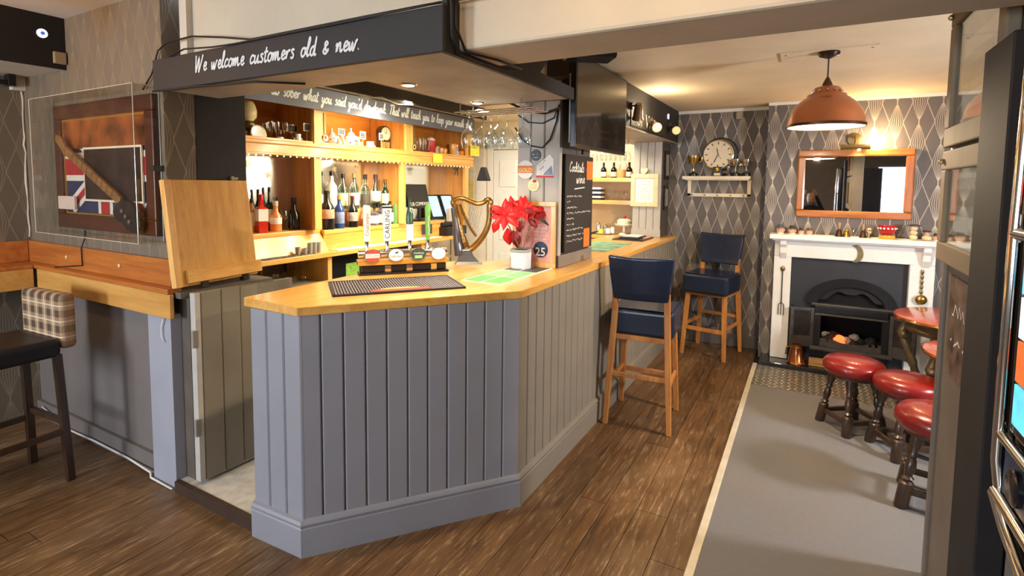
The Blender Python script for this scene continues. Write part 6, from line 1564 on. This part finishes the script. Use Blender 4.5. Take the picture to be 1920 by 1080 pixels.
flag_bar((ix0+.05, iz0+.03), (ix1-.05, iz1-.03), .10, M_fw, .002); flag_bar((ix0+.05, iz1-.03), (ix1-.05, iz0+.03), .10, M_fw, .0022)
flag_bar((ix0+.05, iz0+.03), (ix1-.05, iz1-.03), .04, M_fr, .003); flag_bar((ix0+.05, iz1-.03), (ix1-.05, iz0+.03), .04, M_fr, .0032)
flag_bar((ix0, cz_), (ix1, cz_), .17, M_fw, .004); flag_bar((cx_, iz0), (cx_, iz1), .17, M_fw, .0042)
flag_bar((ix0, cz_), (ix1, cz_), .10, M_fr, .005); flag_bar((cx_, iz0), (cx_, iz1), .10, M_fr, .0052)
a, b3 = ony(158, 277, YP-.02), ony(272, 382, YP-.02)
Wg(MB().box((a.x, YP-.028, b3.z), (b3.x, YP-.020, a.z)), 'photo_border', M_lab)
a2, b4 = ony(112, 206, YP-.02), ony(285, 272, YP-.02)
Wg(MB().box((a2.x, YP-.0205, b4.z), (b4.x, YP-.0180, a2.z)), 'reflection_panel', pm('amber_reflection', '#8a4a1c', .4, var=.95, vs=4))  # added panel: orange lamp reflection in the case painted as mottled amber
Wg(MB().box((a.x+.012, YP-.030, b3.z+.012), (b3.x-.012, YP-.0285, a.z-.012)), 'photo_print', pm('dark_photo', '#2a1c18', .35, var=.9, vs=9))
a, b3 = ony(113, 367, YP-.03), ony(145, 393, YP-.03)
Wg(MB().box((a.x, YP-.042, b3.z), (b3.x, YP-.030, a.z)), 'name_plate', pm('pinkish_card', '#d8c2b4', .6))
# the guitar
pn, pb2 = ony(118, 278, YP-.06), ony(226, 378, YP-.06)
Wg(MB().bar((pn.x, YP-.055, pn.z), (pb2.x, YP-.055, pb2.z), .02, .050, up=(1, 0, 1)), 'guitar_neck', wood('maple_neck', '#7a522e', '#9c7040', 'x', .35), bevel=.004)
for k in range(9):
    q = Vector((pn.x, YP-.066, pn.z)).lerp(Vector((pb2.x, YP-.066, pb2.z)), .2+.085*k); d = Vector((pb2.x-pn.x, 0, pb2.z-pn.z)).normalized(); nn = Vector((-d.z, 0, d.x))
    Wg(MB().bar(q-nn*.024, q+nn*.024, .004, .003, up=(0, 1, 0)), 'fret', M_chrome)
hd = Vector((pn.x, YP-.055, pn.z))
mb = MB(face_cam((hd.x, YP-.05, hd.z))); mb.prism([(.03, -.05), (.05, .0), (-.01, .07), (-.07, .085), (-.085, .05), (-.03, .01)], 0, .018); Wg(mb, 'headstock', wood('maple_neck', '#7a522e', '#9c7040', 'x', .35), bevel=.003)
gb = Vector((pb2.x, 0, pb2.z))
pts = []
for i in range(28):
    a_ = 2*PI*i/28; r_ = .115+.028*math.cos(2*a_)+.012*math.cos(3*a_+.6); pts.append((.09+r_*math.cos(a_-.75)*1.1, -.075+r_*math.sin(a_-.75)*.72))
mb = MB(face_cam((gb.x, YP-.048, gb.z))); mb.prism(pts, 0, .03); Wg(mb, 'guitar_body', pm('black_lacquer', '#151216', .15, coat=.6), bevel=.008)
for k in range(3): Wg(MB(face_cam((gb.x+.06+.035*k, YP-.079, gb.z-.05-.028*k))).lathe([(.014, 0), (.014, .008), (.01, .01)], 12), 'control_knob', M_chrome, smooth=True)
# acrylic box
M_acr = glass('acrylic_sheet', (.985, .985, .98), .03, .10)
M_edge = pm('acrylic_edge', '#c9bda6', .2, var=0, coat=.5)
ax0, ax1, az0, az1, ay = -4.20, -2.992, 1.325, 2.14, 1.425
Wg(MB().box((ax0, ay, az0), (ax1, ay+.004, az1)), 'acrylic_front', M_acr)
Wg(MB().box((ax1-.004, ay+.004, az0), (ax1, YP-.001, az1)), 'acrylic_side', M_acr)
Wg(MB().box((ax0, ay+.004, az0), (ax0+.004, YP-.001, az1)), 'acrylic_side', M_acr)
Wg(MB().box((ax0, ay+.004, az1-.004), (ax1, YP-.001, az1)), 'acrylic_top', M_acr)
Wg(MB().box((ax0, ay+.004, az0), (ax1, YP-.001, az0+.004)), 'acrylic_floor', M_acr)
e = .0022
for p_, q_ in (((ax1, ay, az0), (ax1, ay, az1)), ((ax0, ay, az0), (ax0, ay, az1)), ((ax0, ay, az1), (ax1, ay, az1)), ((ax0, ay, az0), (ax1, ay, az0)), ((ax1, ay, az1), (ax1, YP, az1)), ((ax1, ay, az0), (ax1, YP, az0)), ((ax1, YP-.004, az0), (ax1, YP-.004, az1))):
    Wg(MB().cyl(p_, q_, e, n=6), 'acrylic_edge', M_edge)
Wg(MB().box((ax1, 1.50, 1.70), (ax1+.018, YP-.001, 1.73)), 'catch', M_iron2)
# small glowing sensor lights
def led_badge(loc, F, label):
    t = thing('led_badge', label, 'light', loc)
    MB(F).lathe([(.026, 0), (.026, .006), (.012, .010)], 18).build('white_ring', pm('led_ring', '#dfe4f4', .4, emis='#dfe6ff', estr=1.5, var=0), t)
    MB(F).lathe([(.011, .010), (.010, .013), (.002, .014)], 12).build('blue_centre', pm('led_blue', '#2b55a8', .4, emis='#3a68c8', estr=.6, var=0), t)
led_badge((-4.011, 1.44, 2.515), face_room((0, 0, 0)), 'round white light with a blue centre on the glossy black facing')
led_badge((-1.249, 5.36, 2.335), face_room((0, 0, 0)), 'round white light with a blue centre high on the black bulkhead')
tag(MB().box((-4.011, 1.485, 2.35), (-3.985, 1.545, 2.42)).build('junction_box', pm('beige_box', '#8d7c64', .5), None, bevel=.004), 'small beige junction box at the end of the black facing', 'junction box')
rn = random.Random(12)
o = MB().tube([(-4.652+rn.uniform(-.004, .006), 1.546-rn.uniform(0, .006), 1.26+.052*k) for k in range(20)], [.003+.004*rn.random() for k in range(20)], 6).build('peeling_edge', pm('bare_plaster', '#cfc3b0', .8), wm); o['label'] = 'torn pale edge of the wallpaper'
cr = thing('curtain_rail', 'dark curtain rail under the black facing in the left corner', 'curtain rail', (-4.56, .9, 2.28))
wpart(MB().cyl((-4.56, .2, 2.275), (-4.56, 1.46, 2.275), .016, n=10), 'rail', M_blk2, cr, smooth=True)
wpart(MB().box((-4.60, 1.44, 2.255), (-4.53, 1.48, 2.33)), 'end_bracket', M_blk2, cr, bevel=.004)
wpart(MB().box((-4.655, 1.48, 2.24), (-4.60, 1.552, 2.33)), 'end_block', M_cream, cr, bevel=.004)
# ------------------------------------------------------------------ television and speaker by the pillar
tv = thing('television', 'flat black television fixed to the pillar facing the fireplace room', 'television', (-1.21, 3.36, 1.87))
Wt = lambda mb, n, m, **k: wpart(mb, n, m, tv, **k)
Wt(MB().box((-1.235, 2.885, 1.872), (-1.200, 3.845, 2.418)), 'casing', pm('tv_black', '#121013', .25), bevel=.004)
Wt(MB().box((-1.200, 2.900, 1.892), (-1.1985, 3.83, 2.404)), 'screen', pm('tv_screen', '#17130f', .10, coat=.6, var=0))
Wt(MB().box((-1.385, 3.25, 2.05), (-1.236, 3.42, 2.20)), 'wall_bracket', M_blk2)
Wt(MB().box((-1.248, 2.90, 1.90), (-1.236, 2.93, 2.30)), 'side_port_panel', pm('grey_plastic', '#8f8a84', .5))
sp = thing('loudspeaker', 'black box loudspeaker hung under the ceiling beside the television', 'speaker', (-1.0, 2.35, 2.30))
Fs = frame((-1.13, 2.62, 2.33), (.80, .6, 0), (0, 0, 1))
wpart(MB(Fs).box((0, 0, -.16), (.26, .105, .0)), 'cabinet', M_blk2, sp, bevel=.006)
wpart(MB(Fs).box((.02, .012, 0), (.24, .093, .005)), 'grille', pm('speaker_cloth', '#1b1a1c', .9, var=.2, vs=120), sp)
# spotlights on the black bulkhead
def spotlamp(Y, z, label, dirv, lit):
    t = thing('spotlight', label, 'spotlight', (-1.235, Y, z+.06), 0, 'brass spotlights on the bulkhead')
    MB().cyl((-.014, 0, .02), (.01, 0, .02), .028, n=14).build('wall_plate', M_iron2, t)
    MB().tube([(.0, 0, .02), (.045, 0, .02), (.05, 0, -.02)], .008, 8).build('arm', M_iron2, t)
    d = Vector(dirv).normalized(); a = Vector((.05, 0, -.02))-d*.06; b_ = a+d*.13
    MB().tube([a, a+d*.02, b_-d*.02, b_], [.022, .03, .038, .045], 16).build('lamp_head', pm('bronze_spot', '#8d7048', .35, .7), t, smooth=True)
    MB().tube([b_-d*.001, b_+d*.003], [.040, .036], 16).build('lamp_face', pm('spot_lit' if lit else 'spot_dim', '#ffe28a' if lit else '#d9c795', .4, emis='#ffd868' if lit else '#e0c88a', estr=2.2 if lit else .5, var=.1, vs=40), t)
spotlamp(4.62, 2.13, 'brass spotlight with a bright yellow lamp on the bulkhead', (.45, -.8, -.35), True)
point('spotlight_spill', (-1.10, 4.5, 2.26), 5, WARM2, .04)
spotlamp(5.40, 2.17, 'brass spotlight with a dull lamp at the back wall', (.35, -.9, -.25), False)
spotlamp(4.10, 2.19, 'brass spotlight turned towards the servery beside the television', (-.2, .5, -.85), False)
wn = thing('wine_sign', 'black sign board lettered with the word Wine on the bulkhead', 'sign', (-1.249, 4.75, 2.12))
wpart(MB().box((-1.249, 4.12, 2.125), (-1.244, 5.2, 2.27)), 'board', pm('sign_black', '#211c1a', .6, var=.2), wn)
mb = MB(); text_mb(mb, 'or Wine', .17, face_room((-1.2425, 4.62, 2.19)), sx=1.2, shear=.1); wpart(mb, 'lettering', pm('faded_cream', '#a39880', .7, var=.2, vs=40), wn)['kind'] = 'stuff'
for k, (z, h) in enumerate(((1.72, .30), (1.40, .26))):
    t = thing('framed_picture', ('upper', 'lower')[k]+' small dark picture frame on the side of the end panel', 'picture', (-1.328, 5.6, z))
    MB().box((-.002, .0, 0), (.014, .17, h)).build('frame_board', M_blk2, t, bevel=.003)
    MB().box((.014, .03, .04), (.016, .14, h-.04)).build('picture_print', pm('grey_print', '#8d8678', .5, var=.3, vs=20), t)
# ------------------------------------------------------------------ notice cases on the partition
def notice_case(z0, z1, label):
    t = thing('notice_case', label, 'notice case', (.499, 2.4, z0))
    Wn = lambda mb, n, m, **k: wpart(mb, n, m, t, **k)
    M_nf = pm('cream_notice_frame', '#8a7a64', .75, var=.08, spec=.15)
    ya, yb = 2.02, 2.735; f = .075
    for a, b3 in (((ya, z0), (yb, z0+f)), ((ya, z1-f), (yb, z1)), ((ya, z0+f), (ya+f, z1-f)), ((yb-f, z0+f), (yb, z1-f))):
        Wn(MB().box((.462, a[0], a[1]), (.4985, b3[0], b3[1])), 'frame_rail', M_nf, bevel=.006)
    Wn(MB().box((.488, ya+f, z0+f), (.497, yb-f, z1-f)), 'paper', pm('notice_paper', '#b5ab98', .6, var=.25, vs=10))
    for k in range(3): Wn(MB().box((.486, ya+f+.05, z0+f+.05+.1*k), (.4875, yb-f-.06, z0+f+.11+.1*k)), 'notice_slip', (M_labw, pm('tan_slip', '#9c8b6f', .6), M_lab)[k])
    Wn(MB().box((.474, ya+f, z0+f), (.477, yb-f, z1-f)), 'glass_pane', M_glass)
    Wn(MB().sphere((.455, yb-.037, z1-.04), .012, 8, 6), 'knob', pm('pale_brass', '#c8bb92', .25, .8))
notice_case(1.365, 1.80, 'lower glazed notice case with a cream frame on the partition')
notice_case(1.815, 2.36, 'upper glazed notice case with a cream frame on the partition')
t = thing('collage_poster', 'brown collage poster low on the partition under the notice cases', 'poster', (.499, 2.5, .95))
wpart(MB().box((.4955, 2.28, .95), (.4995, 2.62, 1.32)), 'poster_sheet', pm('collage', '#5d4a3c', .5, var=.8, vs=12), t)
mb = MB(); Fq = frame((.4952, 2.58, 1.05), (0, -1, 0), (0, 0, 1)); scribble(mb, Fq, .02, .0, .22, .05, .008, random.Random(3)); scribble(mb, Fq, .02, .12, .2, .06, .008, random.Random(4)); wpart(mb, 'poster_writing', M_chalk, t)
cp_ = thing('curtain_pole', 'dark brown curtain pole above the notice cases', 'curtain pole', (.43, 1.9, 2.45))
wpart(MB().cyl((.435, .2, 2.46), (.435, 2.60, 2.40), .030, n=14), 'pole', M_dkwood, cp_, smooth=True)
wpart(MB().sphere((.435, 2.61, 2.40), .042, 14, 10), 'finial', M_dkwood, cp_, smooth=True)
wpart(MB().box((.43, 2.2, 2.40), (.50, 2.23, 2.44)), 'bracket', M_dkwood, cp_)
# ------------------------------------------------------------------ black board and fruit machine
bp2 = thing('black_side_board', 'tall matt black board standing against the partition', 'board', (.44, 1.9, 0))
mb = MB(face_room((.43, 0, 0))); mb.prism([(1.58, .011), (2.06, .011), (2.06, 2.05), (1.80, 2.05), (1.80, .62), (1.58, .42)], 0, .06); wpart(mb, 'board', pm('matt_black_board', '#1c1817', .75, var=.2, vs=8), bp2, bevel=.004)
fm = thing('fruit_machine', 'black fruit machine with chrome edging and a lit screen', 'fruit machine', (.60, 1.1, .012))
Wz = lambda mb, n, m, **k: wpart(mb, n, m, fm, **k)
X0 = .362
M_mach = pm('machine_black', '#121116', .2, coat=.4)
Wz(MB().box((X0+.02, .80, .012), (.95, 1.40, 1.955)), 'cabinet', M_mach, bevel=.008)
Wz(MB().tube([(X0+.005, 1.402, 1.955), (X0, 1.405, 1.56), (X0, 1.405, 1.10), (X0+.01, 1.402, 1.02)], .013, 10), 'chrome_edge', M_chrome, smooth=True)
Wz(MB().tube([(X0+.03, 1.37, 1.945), (X0+.02, 1.375, 1.575)], .008, 8), 'chrome_edge', M_chrome, smooth=True)
Wz(MB().cyl((X0, 1.405, 1.563), (X0, .80, 1.563), .012, n=10), 'chrome_rail', M_chrome, smooth=True)
Wz(MB().cyl((X0, 1.405, 1.155), (X0, .80, 1.155), .010, n=10), 'chrome_rail', M_chrome, smooth=True)
Wz(MB().cyl((X0, 1.405, 1.03), (X0, .80, 1.03), .012, n=10), 'chrome_rail', M_chrome, smooth=True)
Wz(MB().tube([(X0, 1.405, 1.03), (X0+.010, 1.36, .975), (X0+.016, 1.22, .92), (X0+.016, .80, .90)], .014, 10), 'chrome_lip', M_chrome, smooth=True)
Wz(MB().box((X0+.006, .83, 1.60), (X0+.018, 1.365, 1.92)), 'upper_screen', pm('upper_glass', '#0d0d14', .08, coat=.5))
Wz(MB().box((X0+.002, .83, 1.62), (X0+.0055, 1.32, 1.68)), 'red_display', pm('red_glow', '#e0462a', .4, emis='#ff4a28', estr=1.6, var=.5, vs=20))
Wz(MB().box((X0+.006, .83, 1.175), (X0+.018, 1.375, 1.545)), 'lower_screen', pm('lower_glass', '#14161e', .1, coat=.5))
cols = ['#5fc8ea', '#f0b83a', '#e4e8f2', '#6fd06a', '#d9632e', '#58b8e8']
for i in range(4):
    for j in range(5):
        Wz(MB().box((X0+.001, 1.352-.10*j-.095, 1.452-.085*i), (X0+.0055, 1.352-.10*j, 1.452-.085*i+.078)), 'screen_tile', pm('tile_%d' % ((i*2+j) % 6), cols[(i*2+j) % 6], .3, emis=cols[(i*2+j) % 6], estr=.7, var=.5, vs=30))
Wz(MB().box((X0+.004, .83, 1.045), (X0+.018, 1.385, 1.14)), 'button_panel', pm('navy_panel', '#1f2c48', .3))
for k in range(4): Wz(MB(frame((X0+.004, 1.30-.12*k, 1.09), (0, -1, 0), (0, 0, 1))).lathe([(.035, 0), (.035, .008), (.03, .012)], 18), 'push_button', M_mach, smooth=True)
# ------------------------------------------------------------------ loose cables round the canopy
def on_f(px, py, Y=1.49): p = ony(px, py, Y); return (p.x, Y, p.z)
cable('black_cable', [on_f(268, 168, 1.54), on_f(284, 140, 1.54), on_f(296, 95, 1.54), on_f(312, 80, 1.54), on_f(360, 68, 1.54), on_f(420, 70, 1.54), on_f(470, 74, 1.54), on_f(560, 56, 1.54), on_f(690, 30, 1.54), on_f(800, 9, 1.54), on_f(900, -8, 1.54)], .0045, M_cb, 'black cable looping over the top of the canopy fascia')
cable('black_cable', [on_f(318, 106), on_f(345, 92), on_f(400, 88), on_f(440, 82), on_f(520, 66), on_f(640, 43), on_f(760, 18), on_f(825, 4)], .004, M_cb, 'second black cable lying on the canopy fascia')
cable('black_cable', [(-1.108, 1.53, 2.40), (-1.106, 1.53, 2.27), (-1.106, 1.535, 2.16), (-1.104, 1.57, 2.112), (-1.095, 1.70, 2.106), (-1.08, 1.86, 2.108), (-1.06, 1.93, 2.11)], .007, M_cb, 'black cable dropping round the beam corner beside the canopy')
cable('black_cable', [(-1.098, 1.55, 2.45), (-1.10, 1.55, 2.2), (-1.09, 1.60, 2.118), (-1.05, 1.75, 2.118), (-1.04, 1.93, 2.118)], .005, M_cb, 'thin black cable beside the beam corner cable')
cable('black_cable', [(-2.93, 1.49, 2.103), (-2.8, 1.49, 2.098), (-2.6, 1.495, 2.100), (-2.4, 1.51, 2.095), (-2.2, 1.55, 2.100), (-2.05, 1.7, 2.103)], .005, M_cb, 'black cable sagging below the canopy fascia')
cable('black_cable', [(-1.69, 3.05, 2.02), (-1.64, 3.06, 1.94), (-1.58, 3.065, 1.90), (-1.50, 3.065, 1.885), (-1.44, 3.06, 1.94), (-1.40, 3.06, 2.05), (-1.385, 3.06, 2.15)], .005, M_cb, 'black cable hanging in a deep loop on the pillar')
cable('black_cable', [(-1.67, 3.05, 2.10), (-1.6, 3.062, 2.05), (-1.5, 3.064, 2.04), (-1.42, 3.06, 2.07), (-1.385, 3.05, 2.13)], .004, M_cb, 'black cable in a shallow loop on the pillar')
cable('black_cable', [(-1.70, 2.9, 2.18), (-1.6, 3.04, 2.12), (-1.48, 3.05, 2.10), (-1.35, 3.0, 2.12), (-1.27, 2.86, 2.18)], .008, M_cb, 'thick black cable across the top of the pillar')
cable('black_cable', [(-1.33, 3.36, 2.05), (-1.34, 3.38, 1.95), (-1.36, 3.40, 1.86)], .007, M_cb, 'black cable from the television to the chalkboard')
cable('green_wire', [(-3.02, 2.9, 2.33), (-2.99, 3.05, 2.30), (-2.98, 3.2, 2.325), (-2.99, 3.4, 2.30), (-3.0, 3.6, 2.325)], .006, pm('green_white_wire', '#b9c4a4', .5), 'pale green wire tucked along the black pelmet')
# lamps of the front room that only show as reflections
for i, (x, y, z) in enumerate(((-.35, .95, 2.40), (-3.55, .55, 2.35))):
    t = thing('ceiling_lamp', ('small glass ceiling lamp above the photographer', 'glass ceiling lamp in the left part of the front room')[i], 'ceiling lamp', (x, y, z))
    MB().lathe([(.05, 2.63-z), (.05, 2.61-z), (.012, 2.60-z), (.012, .09)], 14).build('lamp_stem', M_ab, t, smooth=True)
    MB().lathe([(.03, .09), (.10, .05), (.13, .0), (.14, -.03)], 20, cap=False).build('glass_shade', glass('amber_shade', (1, .85, .6), .1, .6), t, smooth=True)
# ------------------------------------------------------------------ photographer, seen in the mirror
def mirror_point(px, py, Y):
    d = ray(px, py); t = (2*5.572-Y)/d.y; q = CAM+d*t; return Vector((q.x, Y, q.z))
hd_ = mirror_point(1522, 372, -.34)
per = thing('person', 'person in a black jacket standing and holding up a phone', 'person', (hd_.x, -.36, 0))
H = hd_.z-.0
def skin(name, verts, edges, mat, parent, sub=2, root=0):
    me = bpy.data.meshes.new(name); me.from_pydata([v[0] for v in verts], edges, []); me.materials.append(mat)
    o = bpy.data.objects.new(name, me); COL.objects.link(o); o.parent = parent
    o.modifiers.new('skin', 'SKIN').use_smooth_shade = True
    for i, v in enumerate(verts):
        r = v[1]; me.skin_vertices[0].data[i].radius = r if isinstance(r, tuple) else (r, r)
        me.skin_vertices[0].data[i].use_root = (i == root)
    s = o.modifiers.new('sub', 'SUBSURF'); s.levels = sub; s.render_levels = sub
    return o
k = (H-.12)/1.50
ph = Vector((0-hd_.x+.0, .36-.035, CAM_H-.02))      # phone just behind the lens position
wr = {s: Vector((ph.x+s*.10, ph.y-.07, ph.z-.12)) for s in (-1, 1)}
V = [((0, 0, .92*k), (.15, .11)), ((0, .0, 1.12*k), (.15, .11)), ((0, .0, 1.32*k), (.17, .12)), ((0, .01, 1.43*k), (.10, .08)), ((0, .015, 1.50*k), (.055, .06)),
     ((.19, 0, 1.38*k), .062), ((.26, .10, 1.16*k), .048), (tuple(wr[1]), .034), ((-.19, 0, 1.38*k), .062), ((-.26, .10, 1.16*k), .048), (tuple(wr[-1]), .034),
     ((.10, 0, .86*k), .095), ((.11, .02, .50*k), .065), ((.12, -.02, .10*k), .045), ((.13, .12, .035), .04), ((-.10, 0, .86*k), .095), ((-.11, .02, .50*k), .065), ((-.12, -.02, .10*k), .045), ((-.13, .12, .035), .04)]
E_ = [(0, 1), (1, 2), (2, 3), (3, 4), (3, 5), (5, 6), (6, 7), (3, 8), (8, 9), (9, 10), (0, 11), (11, 12), (12, 13), (13, 14), (0, 15), (15, 16), (16, 17), (17, 18)]
skin('body', V, E_, pm('black_jacket', '#17171a', .75, var=.2, vs=20), per)
M_sk = pm('skin_tone', '#c08a6c', .5, var=.06, vs=20); M_brd = pm('grey_beard', '#6d635a', .8, var=.2, vs=80)
hz0 = H
mb = MB(); rings = []
for z, rx, ry, oy in ((-.125, .03, .03, .03), (-.115, .048, .055, .03), (-.09, .062, .075, .02), (-.05, .072, .088, .012), (0, .077, .097, .0), (.05, .077, .098, -.006), (.085, .066, .085, -.01), (.108, .042, .055, -.012), (.118, .012, .016, -.012)):
    rings.append([(rx*math.cos(2*PI*i/20), oy+ry*math.sin(2*PI*i/20), hz0+z) for i in range(20)])
mb.loft(rings); mb.build('head', M_sk, per, smooth='all')
MB().tube([(0, .098, hz0+.015), (0, .118, hz0-.022), (0, .10, hz0-.034)], [.008, .015, .012], 8).build('nose', M_sk, per, smooth='all')
for s in (-1, 1):
    MB().sphere((s*.078, -.005, hz0-.01), .03, 10, 8, .3, .7, 1).build('ear', M_sk, per, smooth=True)
    MB().sphere((s*.03, .088, hz0+.01), .011, 8, 6).build('eye', M_white, per); MB().sphere((s*.03, .097, hz0+.01), .005, 6, 4).build('pupil', M_blk2, per)
    MB().box((s*.03-.018, .085, hz0+.027), (s*.03+.018, .099, hz0+.033)).build('eyebrow', M_brd, per, bevel=.002)
MB().box((-.022, .088, hz0-.064), (.022, .098, hz0-.056)).build('mouth', pm('lips', '#8a5248', .6), per, bevel=.002)
mb = MB(); rings = []
for z, rx, ry, oy in ((-.132, .03, .035, .034), (-.115, .053, .062, .033), (-.088, .067, .082, .021), (-.066, .071, .080, .014)):
    rings.append([(rx*math.cos(PI*i/12), oy+ry*math.sin(PI*i/12), hz0+z) for i in range(13)])
mb.loft(rings, cap=False, closed=False); mb.build('beard', M_brd, per, smooth='all')
for s in (-1, 1):                                    # hands closing on the phone from both sides
    w = wr[s]; g = Vector((ph.x+s*.085, ph.y-.02, ph.z-.06))
    vs = [(tuple(w), .024), (tuple(w.lerp(g, .6)), .026), (tuple(g), .034)]; es = [(0, 1), (1, 2)]
    for f in range(4):
        b_ = len(vs); a0 = g+Vector((-s*.005, .02, .03-.020*f)); a1 = g+Vector((-s*.022, .048, .034-.021*f)); a2 = g+Vector((-s*.045, .046, .032-.020*f))
        vs += [(tuple(a0), .0095), (tuple(a1), .0085), (tuple(a2), .0075)]; es += [(2, b_), (b_, b_+1), (b_+1, b_+2)]
    b_ = len(vs); vs += [(tuple(g+Vector((-s*.012, -.012, .035))), .011), (tuple(g+Vector((-s*.035, -.010, .052))), .0095)]; es += [(2, b_), (b_, b_+1)]
    skin('hand', vs, es, M_sk, per, 2)
pho = thing('mobile_phone', 'black mobile phone held up by the photographer', 'phone', (hd_.x+ph.x, -.36+ph.y, ph.z-.04))
MB().box((-.078, -.005, -.038), (.078, .004, .038)).build('phone_body', M_blk2, pho, bevel=.004)
# ------------------------------------------------------------------ pieces that belong to a part go under that part
NEST = {'screen': ('screen_housing', 'casing'), 'paper_label': ('glass_body',), 'door_pane': ('door_frame',), 'numerals': ('dial',), 'hands': ('dial',), 'hour_hand': ('dial',), 'minute_hand': ('dial',),
        'badge_face': ('badge',), 'badge_band': ('badge', 'badge_disc'), 'badge_leaf': ('badge',), 'lion_mark': ('badge',), 'badge_arm': ('badge',), 'badge_writing': ('badge_disc',), 'red_emblem': ('badge_disc',),
        'tap_band': ('tap_handle',), 'bottle_top': ('tap_handle',), 'soil': ('pot',), 'pot_rim': ('pot',), 'nose': ('face', 'head'), 'eye': ('face', 'head'), 'ear': ('head',), 'pupil': ('head',), 'eyebrow': ('head',), 'mouth': ('head',), 'beard': ('head',),
        'lamp_face': ('lamp_head', 'bezel'), 'print': ('sheet',), 'chalk_writing': ('slate',), 'writing': ('card',), 'card_writing': ('card_sheet',), 'fret': ('guitar_neck',), 'headstock': ('guitar_neck',), 'control_knob': ('guitar_body',),
        'screw': ('plate_board',), 'knob': ('frame_rail',), 'leg_mask': ('leg',), 'button': ('backrest',), 'seat_seam': ('seat_pad',), 'brass_edge': ('table_top',), 'push_button': ('button_panel',), 'screen_tile': ('lower_screen',),
        'red_display': ('upper_screen',), 'grille': ('cabinet',), 'sticker': ('door',), 'poster_text': ('print',), 'number_disc': ('print',), 'chalk_heading': ('board',), 'chalk_list': ('board',), 'menu_paper': ('menu_folder',),
        'rim_band': ('shade',), 'shade_lining': ('shade',), 'vent_stud': ('shade',), 'gilt_rim': ('plate_disc',), 'medal_disc': ('plaque',), 'engraved_plate': ('plaque',), 'jug_band': ('jug_body',), 'spot': ('red_bowl',),
        'rib': ('mat_base',), 'rim': ('mat_base',), 'logo_arc': ('logo_plate',), 'leaflet_print': ('leaflet_card',), 'red_foot': ('leaflet_card',), 'blue_picture': ('leaflet_card',), 'prong': ('fork_shaft',), 'etched_leaves': ('mirror_panel',),
        'flower_print': ('pot_body',), 'notice_print': ('notice_sheet',), 'poster_writing': ('poster_sheet',), 'picture_print': ('frame_board',), 'pendulum': ('pendulum_window',), 'cherry': ('cake',), 'scroll_boss': ('arch_frame',),
        'lintel_trim': ('lintel',), 'peg': ('peg_rail',), 'printed_square': ('runner_base',), 'blue_centre': ('white_ring',), 'lettering': ('tap_handle', 'board', 'fascia_board', 'badge_disc', 'number_disc', 'back_column'), 'photo_print': ('photo_border',)}
stem_ = lambda o: o.name.split('.')[0]
def mid(o):
    vs = o.data.vertices; n = len(vs)
    return sum((v.co for v in vs), Vector())/max(n, 1)
for t in [o for o in bpy.data.objects if o.type == 'EMPTY' and o.parent is None]:
    kids = [c for c in t.children if c.type == 'MESH' and len(c.data.vertices)]
    for c in kids:
        for want in NEST.get(stem_(c), ()):
            cand = [p for p in kids if stem_(p) == want and p.parent == t]
            if cand:
                m = mid(c); p = min(cand, key=lambda q: (mid(q)-m).length)
                c.parent = p; c.matrix_parent_inverse = Matrix.Identity(4)
                break
for o in bpy.data.objects:
    if stem_(o) == 'lettering': o['kind'] = 'stuff'
